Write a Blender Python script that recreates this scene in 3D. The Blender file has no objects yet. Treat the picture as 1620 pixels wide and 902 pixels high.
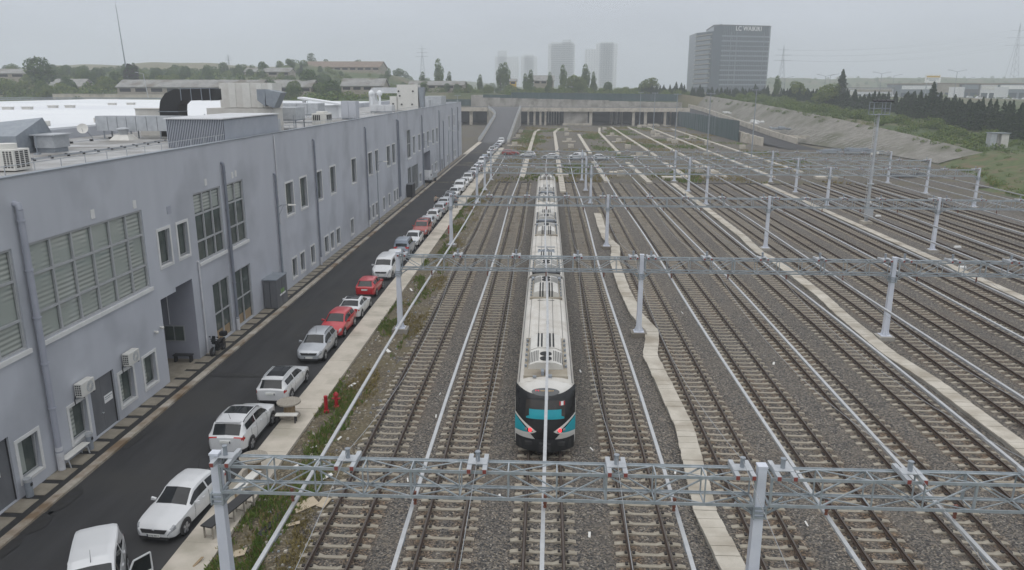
import bpy, bmesh, math, random
from mathutils import Vector, Matrix
from mathutils import noise as mnoise
R = math.radians
SC = bpy.context.scene
COL = SC.collection
rnd = random.Random(7)

# ------------------------------------------------------------------ camera
cam_d = bpy.data.cameras.new("camera")
cam = bpy.data.objects.new("camera", cam_d)
COL.objects.link(cam)
cam_d.sensor_width = 36.0
cam_d.lens = 36.0 * 1192.25 / 1620.0
cam_d.clip_start = 0.5
cam_d.clip_end = 6000
PITCH, YAW, ROLL = 0.256365, -0.044416, 0.0020834
cam.location = (0, 0, 17.1)
_cp, _sp, _cy, _sy = math.cos(PITCH), math.sin(PITCH), math.cos(YAW), math.sin(YAW)
_f = Vector((_sy * _cp, _cy * _cp, -_sp)); _r = Vector((_cy, -_sy, 0)); _u = _r.cross(_f)
_cr, _sr = math.cos(ROLL), math.sin(ROLL)
_r2 = _r * _cr + _u * _sr; _u2 = _u * _cr - _r * _sr
cam.rotation_euler = Matrix((_r2, _u2, -_f)).transposed().to_euler()
SC.camera = cam

# ------------------------------------------------------------------ sky, sun, exposure
SUN_EL, SUN_AZ = 62.0, 205.0          # azimuth clockwise from +Y: behind the camera, a little to the left
wd = bpy.data.worlds.new("World"); SC.world = wd; wd.use_nodes = True
nt = wd.node_tree; nt.nodes.clear()
N = nt.nodes.new
sky = N("ShaderNodeTexSky"); sky.sky_type = 'NISHITA'; sky.sun_disc = False
sky.sun_elevation = R(SUN_EL); sky.sun_rotation = R(SUN_AZ); sky.dust_density = 6; sky.air_density = 1.0
hs = N("ShaderNodeHueSaturation"); hs.inputs['Saturation'].default_value = 0.25
nt.links.new(sky.outputs[0], hs.inputs['Color'])
tc = N("ShaderNodeTexCoord"); sx = N("ShaderNodeSeparateXYZ")
nt.links.new(tc.outputs['Generated'], sx.inputs[0])
ramp = N("ShaderNodeValToRGB")        # overcast deck: brighter overhead than at the horizon
ramp.color_ramp.elements[0].position = 0.0; ramp.color_ramp.elements[0].color = (.572, .624, .712, 1)
ramp.color_ramp.elements[1].position = 1.0; ramp.color_ramp.elements[1].color = (1.05, 1.06, 1.09, 1)
nt.links.new(sx.outputs[2], ramp.inputs[0])
cn = N("ShaderNodeTexNoise"); cn.inputs['Scale'].default_value = 2.2; cn.inputs['Detail'].default_value = 5
cmp_ = N("ShaderNodeMapping"); cmp_.inputs['Scale'].default_value = (1, 1, 3.2); nt.links.new(tc.outputs['Generated'], cmp_.inputs[0]); nt.links.new(cmp_.outputs[0], cn.inputs['Vector'])
cm = N("ShaderNodeMapRange"); cm.inputs[1].default_value = .3; cm.inputs[2].default_value = .7; cm.inputs[3].default_value = .88; cm.inputs[4].default_value = 1.10
nt.links.new(cn.outputs[0], cm.inputs[0])
mu = N("ShaderNodeVectorMath"); mu.operation = 'SCALE'
nt.links.new(ramp.outputs[0], mu.inputs[0]); nt.links.new(cm.outputs[0], mu.inputs['Scale'])
mu2 = N("ShaderNodeVectorMath"); mu2.operation = 'SCALE'; mu2.inputs['Scale'].default_value = 8.6
nt.links.new(mu.outputs[0], mu2.inputs[0])
mx = N("ShaderNodeMix"); mx.data_type = 'RGBA'; mx.inputs[0].default_value = 0.9
nt.links.new(hs.outputs[0], mx.inputs[6]); nt.links.new(mu2.outputs[0], mx.inputs[7])
bg = N("ShaderNodeBackground"); bg.inputs['Strength'].default_value = 0.1
nt.links.new(mx.outputs[2], bg.inputs['Color'])
wo = N("ShaderNodeOutputWorld"); nt.links.new(bg.outputs[0], wo.inputs[0])

sd = bpy.data.lights.new("sun", 'SUN'); sd.energy = 0.75; sd.angle = R(75); sd.color = (1, .975, .94)
sun = bpy.data.objects.new("sun", sd); COL.objects.link(sun)
_az, _el = R(SUN_AZ), R(SUN_EL)
sdir = Vector((math.sin(_az) * math.cos(_el), math.cos(_az) * math.cos(_el), math.sin(_el)))
sun.rotation_euler = sdir.to_track_quat('Z', 'Y').to_euler()
SC.view_settings.view_transform = 'Standard'; SC.view_settings.look = 'None'
SC.view_settings.exposure = 0.25; SC.view_settings.gamma = 1.0; SC.view_settings.use_curve_mapping = False
SC.cycles.max_bounces = 6; SC.cycles.diffuse_bounces = 3; SC.cycles.glossy_bounces = 3
SC.cycles.volume_bounces = 2; SC.cycles.transmission_bounces = 3; SC.cycles.transparent_max_bounces = 8

# ------------------------------------------------------------------ materials
MATS = {}
def mat(name, c1, c2=None, sc=4.0, rough=.7, rough2=None, metal=0.0, bump=0.0, bsc=None, stretch=None,
        lo=.35, hi=.65, spec=.5, coat=0.0, emit=None, detail=6, c3=None, sc3=.3):
    m = bpy.data.materials.new(name); m.use_nodes = True; MATS[name] = m
    nt = m.node_tree; b = nt.nodes['Principled BSDF']
    b.inputs['Base Color'].default_value = (*c1, 1); b.inputs['Roughness'].default_value = rough
    b.inputs['Metallic'].default_value = metal; b.inputs['Specular IOR Level'].default_value = spec
    if coat: b.inputs['Coat Weight'].default_value = coat; b.inputs['Coat Roughness'].default_value = .06
    if emit: b.inputs['Emission Color'].default_value = (*c1, 1); b.inputs['Emission Strength'].default_value = emit
    N = nt.nodes.new; L = nt.links.new
    if c2 is None and not bump: return m
    tc = N('ShaderNodeTexCoord'); mp = N('ShaderNodeMapping'); L(tc.outputs['Object'], mp.inputs[0])
    if stretch: mp.inputs['Scale'].default_value = stretch
    if c2 is not None:
        n = N('ShaderNodeTexNoise'); n.inputs['Scale'].default_value = sc; n.inputs['Detail'].default_value = detail
        n.inputs['Roughness'].default_value = .65; L(mp.outputs[0], n.inputs['Vector'])
        r = N('ShaderNodeMapRange'); r.inputs[1].default_value = lo; r.inputs[2].default_value = hi; L(n.outputs[0], r.inputs[0])
        x = N('ShaderNodeMix'); x.data_type = 'RGBA'; x.inputs[6].default_value = (*c1, 1); x.inputs[7].default_value = (*c2, 1)
        L(r.outputs[0], x.inputs[0]); out = x.outputs[2]
        if c3 is not None:
            n3 = N('ShaderNodeTexNoise'); n3.inputs['Scale'].default_value = sc3; n3.inputs['Detail'].default_value = 5; L(tc.outputs['Object'], n3.inputs['Vector'])
            r3 = N('ShaderNodeMapRange'); r3.inputs[1].default_value = .48; r3.inputs[2].default_value = .66; L(n3.outputs[0], r3.inputs[0])
            x3 = N('ShaderNodeMix'); x3.data_type = 'RGBA'; L(out, x3.inputs[6]); x3.inputs[7].default_value = (*c3, 1); L(r3.outputs[0], x3.inputs[0]); out = x3.outputs[2]
        L(out, b.inputs['Base Color'])
        if rough2 is not None:
            rr = N('ShaderNodeMapRange'); rr.inputs[1].default_value = lo; rr.inputs[2].default_value = hi; rr.inputs[3].default_value = rough; rr.inputs[4].default_value = rough2
            L(n.outputs[0], rr.inputs[0]); L(rr.outputs[0], b.inputs['Roughness'])
    if bump:
        n2 = N('ShaderNodeTexNoise'); n2.inputs['Scale'].default_value = bsc or sc * 6; n2.inputs['Detail'].default_value = 4; L(tc.outputs['Object'], n2.inputs['Vector'])
        bp = N('ShaderNodeBump'); bp.inputs['Strength'].default_value = bump; bp.inputs['Distance'].default_value = .02
        L(n2.outputs[0], bp.inputs['Height']); L(bp.outputs[0], b.inputs['Normal'])
    return m
M = MATS

# stones: voronoi cells with their own colours
def stone_mat(name, cols, sc, bumpd, dirt, dsc=.25, dlo=.5, dhi=.7):
    m = bpy.data.materials.new(name); m.use_nodes = True; MATS[name] = m
    nt = m.node_tree; b = nt.nodes['Principled BSDF']; N = nt.nodes.new; L = nt.links.new
    b.inputs['Roughness'].default_value = .85
    tc = N('ShaderNodeTexCoord')
    v = N('ShaderNodeTexVoronoi'); v.inputs['Scale'].default_value = sc; L(tc.outputs['Object'], v.inputs['Vector'])
    sep = N('ShaderNodeSeparateColor'); L(v.outputs['Color'], sep.inputs[0])
    cr = N('ShaderNodeValToRGB'); e = cr.color_ramp.elements; cr.color_ramp.interpolation = 'CONSTANT'
    for i, (p, c) in enumerate(cols):
        if i < 2: el = e[i]; el.position = p
        else: el = e.new(p)
        el.color = (*c, 1)
    L(sep.outputs[0], cr.inputs[0])
    dk = N('ShaderNodeMapRange'); dk.inputs[1].default_value = .0; dk.inputs[2].default_value = .55; dk.inputs[3].default_value = 1.0; dk.inputs[4].default_value = .72
    L(v.outputs['Distance'], dk.inputs[0])
    n = N('ShaderNodeTexNoise'); n.inputs['Scale'].default_value = dsc; n.inputs['Detail'].default_value = 7; n.inputs['Roughness'].default_value = .7; L(tc.outputs['Object'], n.inputs['Vector'])
    mr = N('ShaderNodeMapRange'); mr.inputs[1].default_value = dlo; mr.inputs[2].default_value = dhi; mr.inputs[4].default_value = .75; L(n.outputs[0], mr.inputs[0])
    x = N('ShaderNodeMix'); x.data_type = 'RGBA'; L(mr.outputs[0], x.inputs[0]); L(cr.outputs[0], x.inputs[6]); x.inputs[7].default_value = (*dirt, 1)
    at = N('ShaderNodeAttribute'); at.attribute_name = 'rust_dust'; y = N('ShaderNodeMix'); y.data_type = 'RGBA'; L(at.outputs['Fac'], y.inputs[0]); L(x.outputs[2], y.inputs[6])
    br = N('ShaderNodeMix'); br.data_type = 'RGBA'; br.blend_type = 'MULTIPLY'; br.inputs[0].default_value = 1; L(x.outputs[2], br.inputs[6]); br.inputs[7].default_value = (1.02, .80, .62, 1); L(br.outputs[2], y.inputs[7])
    L(y.outputs[2], b.inputs['Base Color'])
    bp = N('ShaderNodeBump'); bp.inputs['Strength'].default_value = 1; bp.inputs['Distance'].default_value = bumpd; bp.invert = True
    L(v.outputs['Distance'], bp.inputs['Height']); L(bp.outputs[0], b.inputs['Normal'])
    return m
stone_mat('ballast', [(0, (.036, .036, .037)), (.20, (.100, .090, .080)), (.40, (.165, .148, .126)), (.60, (.070, .060, .050)), (.70, (.235, .200, .155)), (.83, (.130, .121, .112)), (.95, (.33, .30, .255))], 15, .045, (.145, .125, .102), .22, .50, .72)
stone_mat('soil', [(0, (.075, .06, .042)), (.3, (.115, .092, .062)), (.55, (.17, .14, .095)), (.75, (.06, .055, .045)), (.9, (.26, .23, .17))], 12, .03, (.135, .112, .058), .5, .42, .62)
stone_mat('yard_soil', [(0, (.055, .048, .040)), (.3, (.085, .074, .060)), (.6, (.115, .10, .08)), (.9, (.18, .16, .135))], 6, .03, (.105, .090, .034), .13, .46, .64)
mat('terrain', (.045, .075, .022), (.085, .105, .036), sc=.12, rough=.95, bump=.6, bsc=1.2, c3=(.145, .12, .075), sc3=.03)
mat('asphalt', (.037, .037, .039), (.053, .053, .055), sc=.9, rough=.9, spec=.3, stretch=(1, .12, 1), bump=.25, bsc=60, c3=(.053, .052, .051), sc3=.22)
mat('asphalt_dark', (.022, .022, .024), (.033, .032, .030), sc=3, rough=.6, rough2=.85)
mat('ramp_asphalt', (.085, .085, .09), (.10, .10, .105), sc=.6, rough=.85)
mat('pale_concrete', (.47, .43, .36), (.55, .50, .43), sc=.9, rough=.85, bump=.2, bsc=30, c3=(.36, .33, .27), sc3=.5)
mat('old_concrete', (.30, .28, .25), (.42, .40, .36), sc=.4, rough=.9, bump=.2, bsc=14, stretch=(1, 1, .35), c3=(.20, .18, .15), sc3=.22)
mat('paver', (.21, .185, .145), (.30, .27, .215), sc=1.3, rough=.85, bump=.2, bsc=40)
mat('kerb', (.30, .26, .20), (.50, .46, .40), sc=1.1, rough=.85, bump=.2, bsc=30, c3=(.20, .14, .085), sc3=.6)
mat('wall', (.440, .458, .500), (.500, .518, .560), sc=.55, rough=.9, bump=.12, bsc=45, stretch=(1, 1, .22), lo=.30, hi=.70, c3=(.375, .39, .425), sc3=.21)
mat('trim', (.62, .62, .61), (.70, .70, .69), sc=2, rough=.8)
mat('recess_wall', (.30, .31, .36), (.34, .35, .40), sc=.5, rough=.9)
mat('pipe', (.175, .19, .23), (.21, .225, .265), sc=1.5, rough=.55)
mat('pipe_light', (.33, .345, .40), (.37, .385, .44), sc=1.5, rough=.55)
mat('white_pipe', (.62, .63, .65), (.5, .5, .52), sc=2, rough=.5)
mat('window_frame', (.36, .37, .38), (.42, .43, .44), sc=3, rough=.5)
mat('glass', (.060, .075, .070), (.115, .135, .122), sc=.8, rough=.06, spec=.6)  # paler green tones put some reflection into the pane colour
mat('car_glass', (.014, .016, .018), (.026, .029, .032), sc=1.5, rough=.04, spec=.42)
mat('door_metal', (.115, .12, .13), (.15, .155, .165), sc=1.2, rough=.55, stretch=(1, 1, .4))
mat('roof_membrane', (.27, .265, .255), (.42, .42, .415), sc=.35, rough=.65, rough2=.3, c3=(.16, .148, .13), sc3=.3)
mat('shiny_duct', (.56, .57, .58), (.66, .67, .68), sc=1, rough=.35, metal=.3)
mat('groove_shade', (.13, .14, .165), rough=.6)  # darker sheet colour, puts shade into the grooves of the plant shed
mat('white_roof', (.70, .72, .74), (.76, .78, .79), sc=.08, rough=.6, c3=(.64, .66, .69), sc3=.03)
mat('galv', (.42, .44, .46), (.53, .55, .57), sc=2.2, rough=.5, metal=.35)
mat('galv_dark', (.24, .265, .30), (.30, .33, .36), sc=2.0, rough=.55, metal=.2)
mat('steel_truss', (.29, .33, .355), (.42, .455, .48), sc=3.0, rough=.5, metal=.3)
mat('post_paint', (.58, .61, .68), (.64, .67, .73), sc=1.5, rough=.5)
mat('alu', (.42, .43, .44), (.50, .51, .52), sc=3, rough=.42, metal=.15)
mat('rail_rust', (.042, .024, .016), (.075, .045, .030), sc=5, rough=.75)
mat('rail_top', (.060, .046, .038), (.095, .078, .066), sc=1, rough=.5, stretch=(8, .4, 1))
mat('sleeper', (.27, .24, .19), (.40, .365, .30), sc=2.2, rough=.9, bump=.25, bsc=25, c3=(.20, .165, .12), sc3=.6)
mat('clip', (.035, .03, .028), rough=.7)
mat('insulator', (.20, .075, .05), rough=.4)
mat('red_cap', (.24, .06, .05), rough=.5)
mat('trough', (.45, .415, .35), (.56, .52, .45), sc=1.0, rough=.9, bump=.25, bsc=20, c3=(.34, .30, .24), sc3=.45)
mat('black', (.015, .015, .016), rough=.5)
mat('rubber', (.018, .018, .019), rough=.8)
mat('rim', (.42, .43, .45), rough=.35, metal=.6)
mat('rim_dark', (.10, .10, .11), rough=.4, metal=.5)
mat('plastic_dark', (.028, .028, .03), rough=.55)
mat('paint_white', (.65, .66, .67), (.62, .63, .64), sc=1.2, rough=.28, coat=.6)
mat('paint_silver', (.42, .44, .47), (.46, .48, .51), sc=2, rough=.3, metal=.35, coat=.5)
mat('paint_greyblue', (.27, .31, .37), (.30, .34, .40), sc=2, rough=.32, metal=.3, coat=.5)
mat('paint_red', (.50, .012, .022), (.46, .012, .02), sc=1.5, rough=.28, coat=.6)
mat('paint_brick', (.36, .055, .04), (.31, .05, .04), sc=1.5, rough=.35, coat=.4)
mat('paint_navy', (.035, .045, .075), rough=.3, coat=.6)
mat('lamp_clear', (.20, .21, .225), (.42, .44, .46), sc=9, rough=.12, spec=.8)
mat('lamp_red', (.42, .02, .02), rough=.2, spec=.7)
mat('plate_white', (.74, .75, .72), rough=.5)
mat('plate_ink', (.03, .03, .04), rough=.6)
mat('train_white', (.58, .565, .53), (.67, .66, .63), sc=.8, rough=.5, stretch=(1, .15, 1), c3=(.50, .465, .40), sc3=.5)
mat('train_roof', (.53, .505, .455), (.63, .61, .57), sc=.9, rough=.65, stretch=(2.5, .12, 1), c3=(.50, .47, .42), sc3=.8)
mat('train_black', (.016, .017, .018), (.022, .022, .024), sc=2, rough=.22, spec=.5)
mat('train_skirt', (.020, .021, .023), rough=.7)
mat('teal', (.012, .30, .37), (.015, .34, .41), sc=2, rough=.45)
mat('train_glass', (.028, .026, .024), (.05, .042, .034), sc=1.2, rough=.06, spec=.6)
mat('tail_glow', (.95, .05, .06), rough=.3, emit=1.2)
mat('display_text', (.55, .36, .14), rough=.5, emit=.30)
mat('display_red', (.8, .05, .08), rough=.5, emit=.25)
mat('hvac', (.55, .53, .49), (.63, .62, .58), sc=1.2, rough=.55)
mat('grille_grey', (.10, .10, .095), (.15, .145, .135), sc=8, rough=.6)
mat('leaf_mid', (.074, .125, .026), (.112, .172, .038), sc=.25, rough=.8, spec=.2)
mat('leaf_yellow', (.130, .170, .030), (.175, .205, .045), sc=.25, rough=.8, spec=.2)
mat('leaf_dark', (.036, .068, .022), (.058, .098, .028), sc=.25, rough=.8, spec=.2)
mat('leaf_conifer', (.020, .038, .022), (.032, .052, .028), sc=.3, rough=.85, spec=.2)
mat('leaf_purple', (.040, .032, .034), (.055, .05, .045), sc=.3, rough=.85, spec=.2)
mat('bark', (.06, .05, .04), (.09, .075, .06), sc=3, rough=.9)
mat('weed', (.105, .175, .030), (.16, .215, .05), sc=.7, rough=.8, spec=.2)
mat('weed_dry', (.22, .18, .075), (.30, .25, .115), sc=.7, rough=.9, spec=.2)
mat('tarp', (.030, .062, .062), (.042, .08, .078), sc=.5, rough=.8, stretch=(1, 1, .15), c3=(.06, .085, .09), sc3=.12)
mat('shotcrete', (.15, .14, .118), (.25, .238, .21), sc=.5, rough=.95, bump=.5, bsc=1.5, c3=(.115, .115, .08), sc3=.09)
mat('tower_pane', (.30, .32, .34), rough=.3)  # lightened panes, distance haze partly put into the colour
mat('nail_streak', (.40, .39, .36), rough=.9)
mat('dark_void', (.02, .02, .022), rough=.95)  # near black surface colour standing for unlit depth
mat('rust_roof', (.17, .125, .095), (.22, .165, .125), sc=.3, rough=.9)
mat('slate_roof', (.20, .20, .195), (.30, .295, .28), sc=.5, rough=.9, c3=(.15, .135, .11), sc3=.2)
mat('plaster', (.27, .235, .185), (.36, .325, .27), sc=.4, rough=.9)
mat('tower_glass', (.012, .026, .044), (.024, .044, .068), sc=.06, rough=.25, spec=.5)
mat('tower_band', (.15, .18, .215), (.18, .21, .24), sc=.1, rough=.4)
mat('tower_dark', (.05, .05, .06), rough=.5)
mat('tower_pale', (.64, .65, .66), (.70, .71, .72), sc=.1, rough=.8)  # paled towards the sky, some haze of the far towers is in the colour
mat('sign_white', (.78, .78, .77), rough=.5)
mat('sign_yellow', (.55, .36, .05), rough=.6)
mat('wood', (.26, .19, .11), (.36, .27, .17), sc=4, rough=.85, stretch=(1, 6, 1))
mat('wood_grey', (.25, .225, .19), (.36, .33, .28), sc=5, rough=.9, stretch=(6, 1, 1))
mat('fire_red', (.40, .012, .02), (.34, .012, .02), sc=3, rough=.45)
mat('cardboard', (.42, .35, .25), (.5, .42, .31), sc=3, rough=.9)
mat('paper', (.72, .71, .68), rough=.8)
mat('skin', (.45, .28, .20), rough=.6)
mat('cloth_beige', (.40, .35, .28), rough=.9)
mat('cloth_dark', (.03, .032, .04), rough=.9)
mat('cloth_grey', (.20, .22, .26), rough=.9)
mat('hair', (.02, .016, .013), rough=.7)
mat('ac_white', (.62, .61, .57), (.68, .67, .63), sc=2, rough=.5)
mat('green_print', (.20, .34, .12), rough=.6)
mat('wire', (.30, .31, .32), rough=.5)
mat('orange', (.55, .22, .03), rough=.7)

# corrugated sheet: painted steel with real-looking ribs from a wave bump
# blinds behind glass: slats as horizontal stripes of the blind itself
def blind_mat():
    m = bpy.data.materials.new('blind'); m.use_nodes = True; MATS['blind'] = m
    nt = m.node_tree; b = nt.nodes['Principled BSDF']; N = nt.nodes.new; L = nt.links.new
    tc = N('ShaderNodeTexCoord'); w = N('ShaderNodeTexWave'); w.bands_direction = 'Z'; w.inputs['Scale'].default_value = 1.45
    w.inputs['Distortion'].default_value = .5; w.inputs['Detail'].default_value = 1; L(tc.outputs['Object'], w.inputs[0])
    n = N('ShaderNodeTexNoise'); n.inputs['Scale'].default_value = .55; n.inputs['Detail'].default_value = 2; L(tc.outputs['Object'], n.inputs[0])
    r = N('ShaderNodeMapRange'); r.inputs[1].default_value = .42; r.inputs[2].default_value = .58; L(n.outputs[0], r.inputs[0])
    x = N('ShaderNodeMix'); x.data_type = 'RGBA'; L(w.outputs['Fac'], x.inputs[0]); x.inputs[6].default_value = (.22, .24, .22, 1); x.inputs[7].default_value = (.47, .50, .46, 1)
    y = N('ShaderNodeMix'); y.data_type = 'RGBA'; L(r.outputs[0], y.inputs[0]); L(x.outputs[2], y.inputs[6]); y.inputs[7].default_value = (.33, .365, .335, 1)
    L(y.outputs[2], b.inputs['Base Color']); b.inputs['Roughness'].default_value = .55
    b.inputs['Coat Weight'].default_value = 1; b.inputs['Coat Roughness'].default_value = .04
blind_mat()
mat('corr_roof', (.70, .71, .72), (.76, .77, .78), sc=.4, rough=.5)
mat('shed_sheet', (.36, .385, .435), (.42, .445, .49), sc=.5, rough=.6)

# ------------------------------------------------------------------ mesh helpers
class MB:
    def __init__(s): s.v = []; s.f = []; s.m = []
    def add(s, vs, fs, mi=0):
        b = len(s.v); s.v.extend([tuple(p) for p in vs])
        for f in fs: s.f.append([b + i for i in f]); s.m.append(mi)
        return s
    def box(s, x0, x1, y0, y1, z0, z1, mi=0):
        return s.add([(x0, y0, z0), (x1, y0, z0), (x1, y1, z0), (x0, y1, z0), (x0, y0, z1), (x1, y0, z1), (x1, y1, z1), (x0, y1, z1)],
                     [(0, 3, 2, 1), (4, 5, 6, 7), (0, 1, 5, 4), (1, 2, 6, 5), (2, 3, 7, 6), (3, 0, 4, 7)], mi)
    def hexa(s, lo, hi, mi=0):      # two quads bottom/top
        return s.add(list(lo) + list(hi), [(0, 3, 2, 1), (4, 5, 6, 7), (0, 1, 5, 4), (1, 2, 6, 5), (2, 3, 7, 6), (3, 0, 4, 7)], mi)
    def bar(s, p, q, w, h, mi=0, up=(0, 0, 1)):
        p = Vector(p); q = Vector(q); d = (q - p).normalized(); up = Vector(up)
        if abs(d.dot(up)) > .98: up = Vector((1, 0, 0))
        a = d.cross(up).normalized(); b = a.cross(d); a = a * w / 2; b = b * h / 2
        return s.hexa([p - a - b, p + a - b, q + a - b, q - a - b], [p - a + b, p + a + b, q + a + b, q - a + b], mi)
    def tube(s, pts, r, n=8, mi=0, caps=True):
        pts = [Vector(p) for p in pts]; rs = r if isinstance(r, (list, tuple)) else [r] * len(pts)
        b = len(s.v); prev = None
        for i, p in enumerate(pts):
            d = (pts[min(i + 1, len(pts) - 1)] - pts[max(i - 1, 0)]).normalized()
            up = Vector((0, 0, 1)) if abs(d.z) < .9 else Vector((1, 0, 0))
            if prev is not None: up = prev
            a = d.cross(up).normalized(); c = a.cross(d); prev = c
            for k in range(n):
                t = 2 * math.pi * k / n; s.v.append(tuple(p + (a * math.cos(t) + c * math.sin(t)) * rs[i]))
        for i in range(len(pts) - 1):
            for k in range(n):
                k2 = (k + 1) % n; s.f.append([b + i * n + k, b + (i + 1) * n + k, b + (i + 1) * n + k2, b + i * n + k2]); s.m.append(mi)
        if caps:
            s.f.append([b + k for k in range(n)]); s.m.append(mi)
            e = b + (len(pts) - 1) * n; s.f.append([e + k for k in reversed(range(n))]); s.m.append(mi)
        return s
    def cyl(s, p, q, r0, r1=None, n=12, mi=0): return s.tube([p, q], [r0, r0 if r1 is None else r1], n, mi)
    def prism(s, poly, ax, a0, a1, mi=0):   # polygon in the two other axes, extruded along ax
        def P(u, v, a): return [(a, u, v), (u, a, v), (u, v, a)][ax]
        n = len(poly); vs = [P(u, v, a0) for u, v in poly] + [P(u, v, a1) for u, v in poly]
        return s.add(vs, [list(range(n)), list(range(2 * n - 1, n - 1, -1))] + [[i, i + n, (i + 1) % n + n, (i + 1) % n] for i in range(n)], mi)
    def grid(s, xs, ys, fn, mi=0):
        b = len(s.v); nx = len(xs)
        for y in ys:
            for x in xs: s.v.append(fn(x, y))
        for j in range(len(ys) - 1):
            for i in range(nx - 1):
                s.f.append([b + j * nx + i, b + j * nx + i + 1, b + (j + 1) * nx + i + 1, b + (j + 1) * nx + i]); s.m.append(mi)
        return s
    def sphere(s, c, r, n=10, mi=0, sc=(1, 1, 1)):
        b = len(s.v); k = n // 2
        for i in range(k + 1):
            t = math.pi * i / k
            for j in range(n):
                a = 2 * math.pi * j / n
                s.v.append((c[0] + r * sc[0] * math.sin(t) * math.cos(a), c[1] + r * sc[1] * math.sin(t) * math.sin(a), c[2] + r * sc[2] * math.cos(t)))
        for i in range(k):
            for j in range(n):
                j2 = (j + 1) % n; s.f.append([b + i * n + j, b + (i + 1) * n + j, b + (i + 1) * n + j2, b + i * n + j2]); s.m.append(mi)
        return s
    def build(s, name, mats, parent=None, world=False, smooth=False, sharp=40, bevel=0, at=None, fix=True):
        off = Vector((0, 0, 0))
        if world:
            p = parent
            while p is not None: off += p.location; p = p.parent
        if at is not None: off = Vector(at)
        me = bpy.data.meshes.new(name)
        me.from_pydata([(x - off.x, y - off.y, z - off.z) for x, y, z in s.v], [], s.f)
        if isinstance(mats, str): mats = [mats]
        for k in mats: me.materials.append(M[k])
        if len(mats) > 1: me.polygons.foreach_set('material_index', s.m)
        if fix:
            bm = bmesh.new(); bm.from_mesh(me); bmesh.ops.recalc_face_normals(bm, faces=bm.faces)
            if bevel: bmesh.ops.bevel(bm, geom=[e for e in bm.edges if len(e.link_faces) == 2 and e.calc_face_angle(0) > .5], offset=bevel, segments=2, affect='EDGES', profile=.6)
            bm.to_mesh(me); bm.free()
        if smooth:
            me.polygons.foreach_set('use_smooth', [True] * len(me.polygons)); me.set_sharp_from_angle(angle=R(sharp))
        me.update()
        o = bpy.data.objects.new(name, me); COL.objects.link(o)
        if parent is not None: o.parent = parent
        elif at is not None: o.location = off
        return o

def tag(o, label=None, cat=None, group=None, kind=None):
    if label: o['label'] = label
    if cat: o['category'] = cat
    if group: o['group'] = group
    if kind: o['kind'] = kind
    return o
def thing(name, label, cat, loc=(0, 0, 0), rotz=0, group=None):
    o = bpy.data.objects.new(name, None); COL.objects.link(o); o.location = loc; o.rotation_euler = (0, 0, rotz); o.empty_display_size = .3
    return tag(o, label, cat, group)
def copy_tree(o, parent=None):
    c = o.copy(); COL.objects.link(c); c.parent = parent
    for ch in list(o.children): copy_tree(ch, c)
    return c
def text_mesh(s, size, ext, name, m, parent, loc, rot, fit=None, bold=0.0):
    cu = bpy.data.curves.new(name, 'FONT'); cu.body = s; cu.size = size; cu.extrude = ext; cu.offset = bold; cu.align_x = 'CENTER'; cu.align_y = 'CENTER'
    t = bpy.data.objects.new(name, cu); me = bpy.data.meshes.new_from_object(t); bpy.data.objects.remove(t); bpy.data.curves.remove(cu)
    me.materials.clear(); me.materials.append(M[m])
    if fit:
        xs = [v.co.x for v in me.vertices]; ys = [v.co.y for v in me.vertices]; kx = fit[0] / (max(xs) - min(xs)); ky = fit[1] / (max(ys) - min(ys))
        for v in me.vertices: v.co.x *= kx; v.co.y *= ky
    o = bpy.data.objects.new(name, me); COL.objects.link(o); o.parent = parent; o.location = loc; o.rotation_euler = rot
    return o
def sm(a, b, x):
    t = max(0.0, min(1.0, (x - a) / (b - a))); return t * t * (3 - 2 * t)
def lerp_tab(tab, x):
    if x <= tab[0][0]: return tab[0][1]
    for (a, va), (b, vb) in zip(tab, tab[1:]):
        if x <= b: return va + (vb - va) * (x - a) / (b - a)
    return tab[-1][1]
def nz(x, y, z=0): return mnoise.noise((x, y, z))
def frange(a, b, n): return [a + (b - a) * i / n for i in range(n + 1)]
# ================================================================== GROUND
TRACKS = [-7.8, -3.87, .1, 4.1, 8.95, 12.9, 16.88, 20.75, 25.75, 29.7, 33.65, 37.6, 43.9, 47.85, 51.8, 55.75, 59.7]
POSTS = [-10.35, 6.75, 23.95, 41.7, 63.0]
GANTRY_Y = [21.3, 51.5, 81.5, 113.2, 127.8, 142.3]
YARD_END = 140.0
XF = -22.18                                       # face of the long depot building
FOOT = [(60, 72), (100, 73), (130, 77), (160, 88), (185, 92), (200, 91), (222, 87), (243, 82), (300, 78), (385, 70), (420, 68)]
TOP = [(60, 84), (100, 88), (130, 96), (160, 101), (185, 101), (200, 101), (230, 99), (265, 91.5), (330, 89), (390, 79), (420, 76)]
TOPZ = [(60, 2.2), (130, 2.3), (185, 2.5), (230, 5.2), (265, 7.8), (330, 10), (390, 12.6), (420, 13.5)]
def right_h(x, y):
    f, t, z = lerp_tab(FOOT, y), lerp_tab(TOP, y), lerp_tab(TOPZ, y)
    if x < f: return 0.0
    if x < t: return z * (x - f) / (t - f)
    return z + (9.0 - z) * sm(t + 20, t + 330, x)
def left_h(x, y):
    if y < 215: return 12.0 * sm(-119, -131, x)
    return 13.0 * sm(-45, -58, x)
def ground_h(x, y):
    back = 14.2 * sm(398, 404, y) * (1 - sm(72, 100, x))
    h = max(right_h(x, min(y, 415)), left_h(x, y), back)
    h += 5.5 * sm(300, 480, y) * sm(-60, -130, x) + 7.5 * sm(435, 482, y) * sm(-175, -156, x) * (1 - sm(-100, -75, x)) * (1 - sm(520, 600, y)) + 5 * sm(250, 330, y) * sm(-120, -160, x)
    h += 4 * sm(800, 1500, y)
    return h
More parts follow.
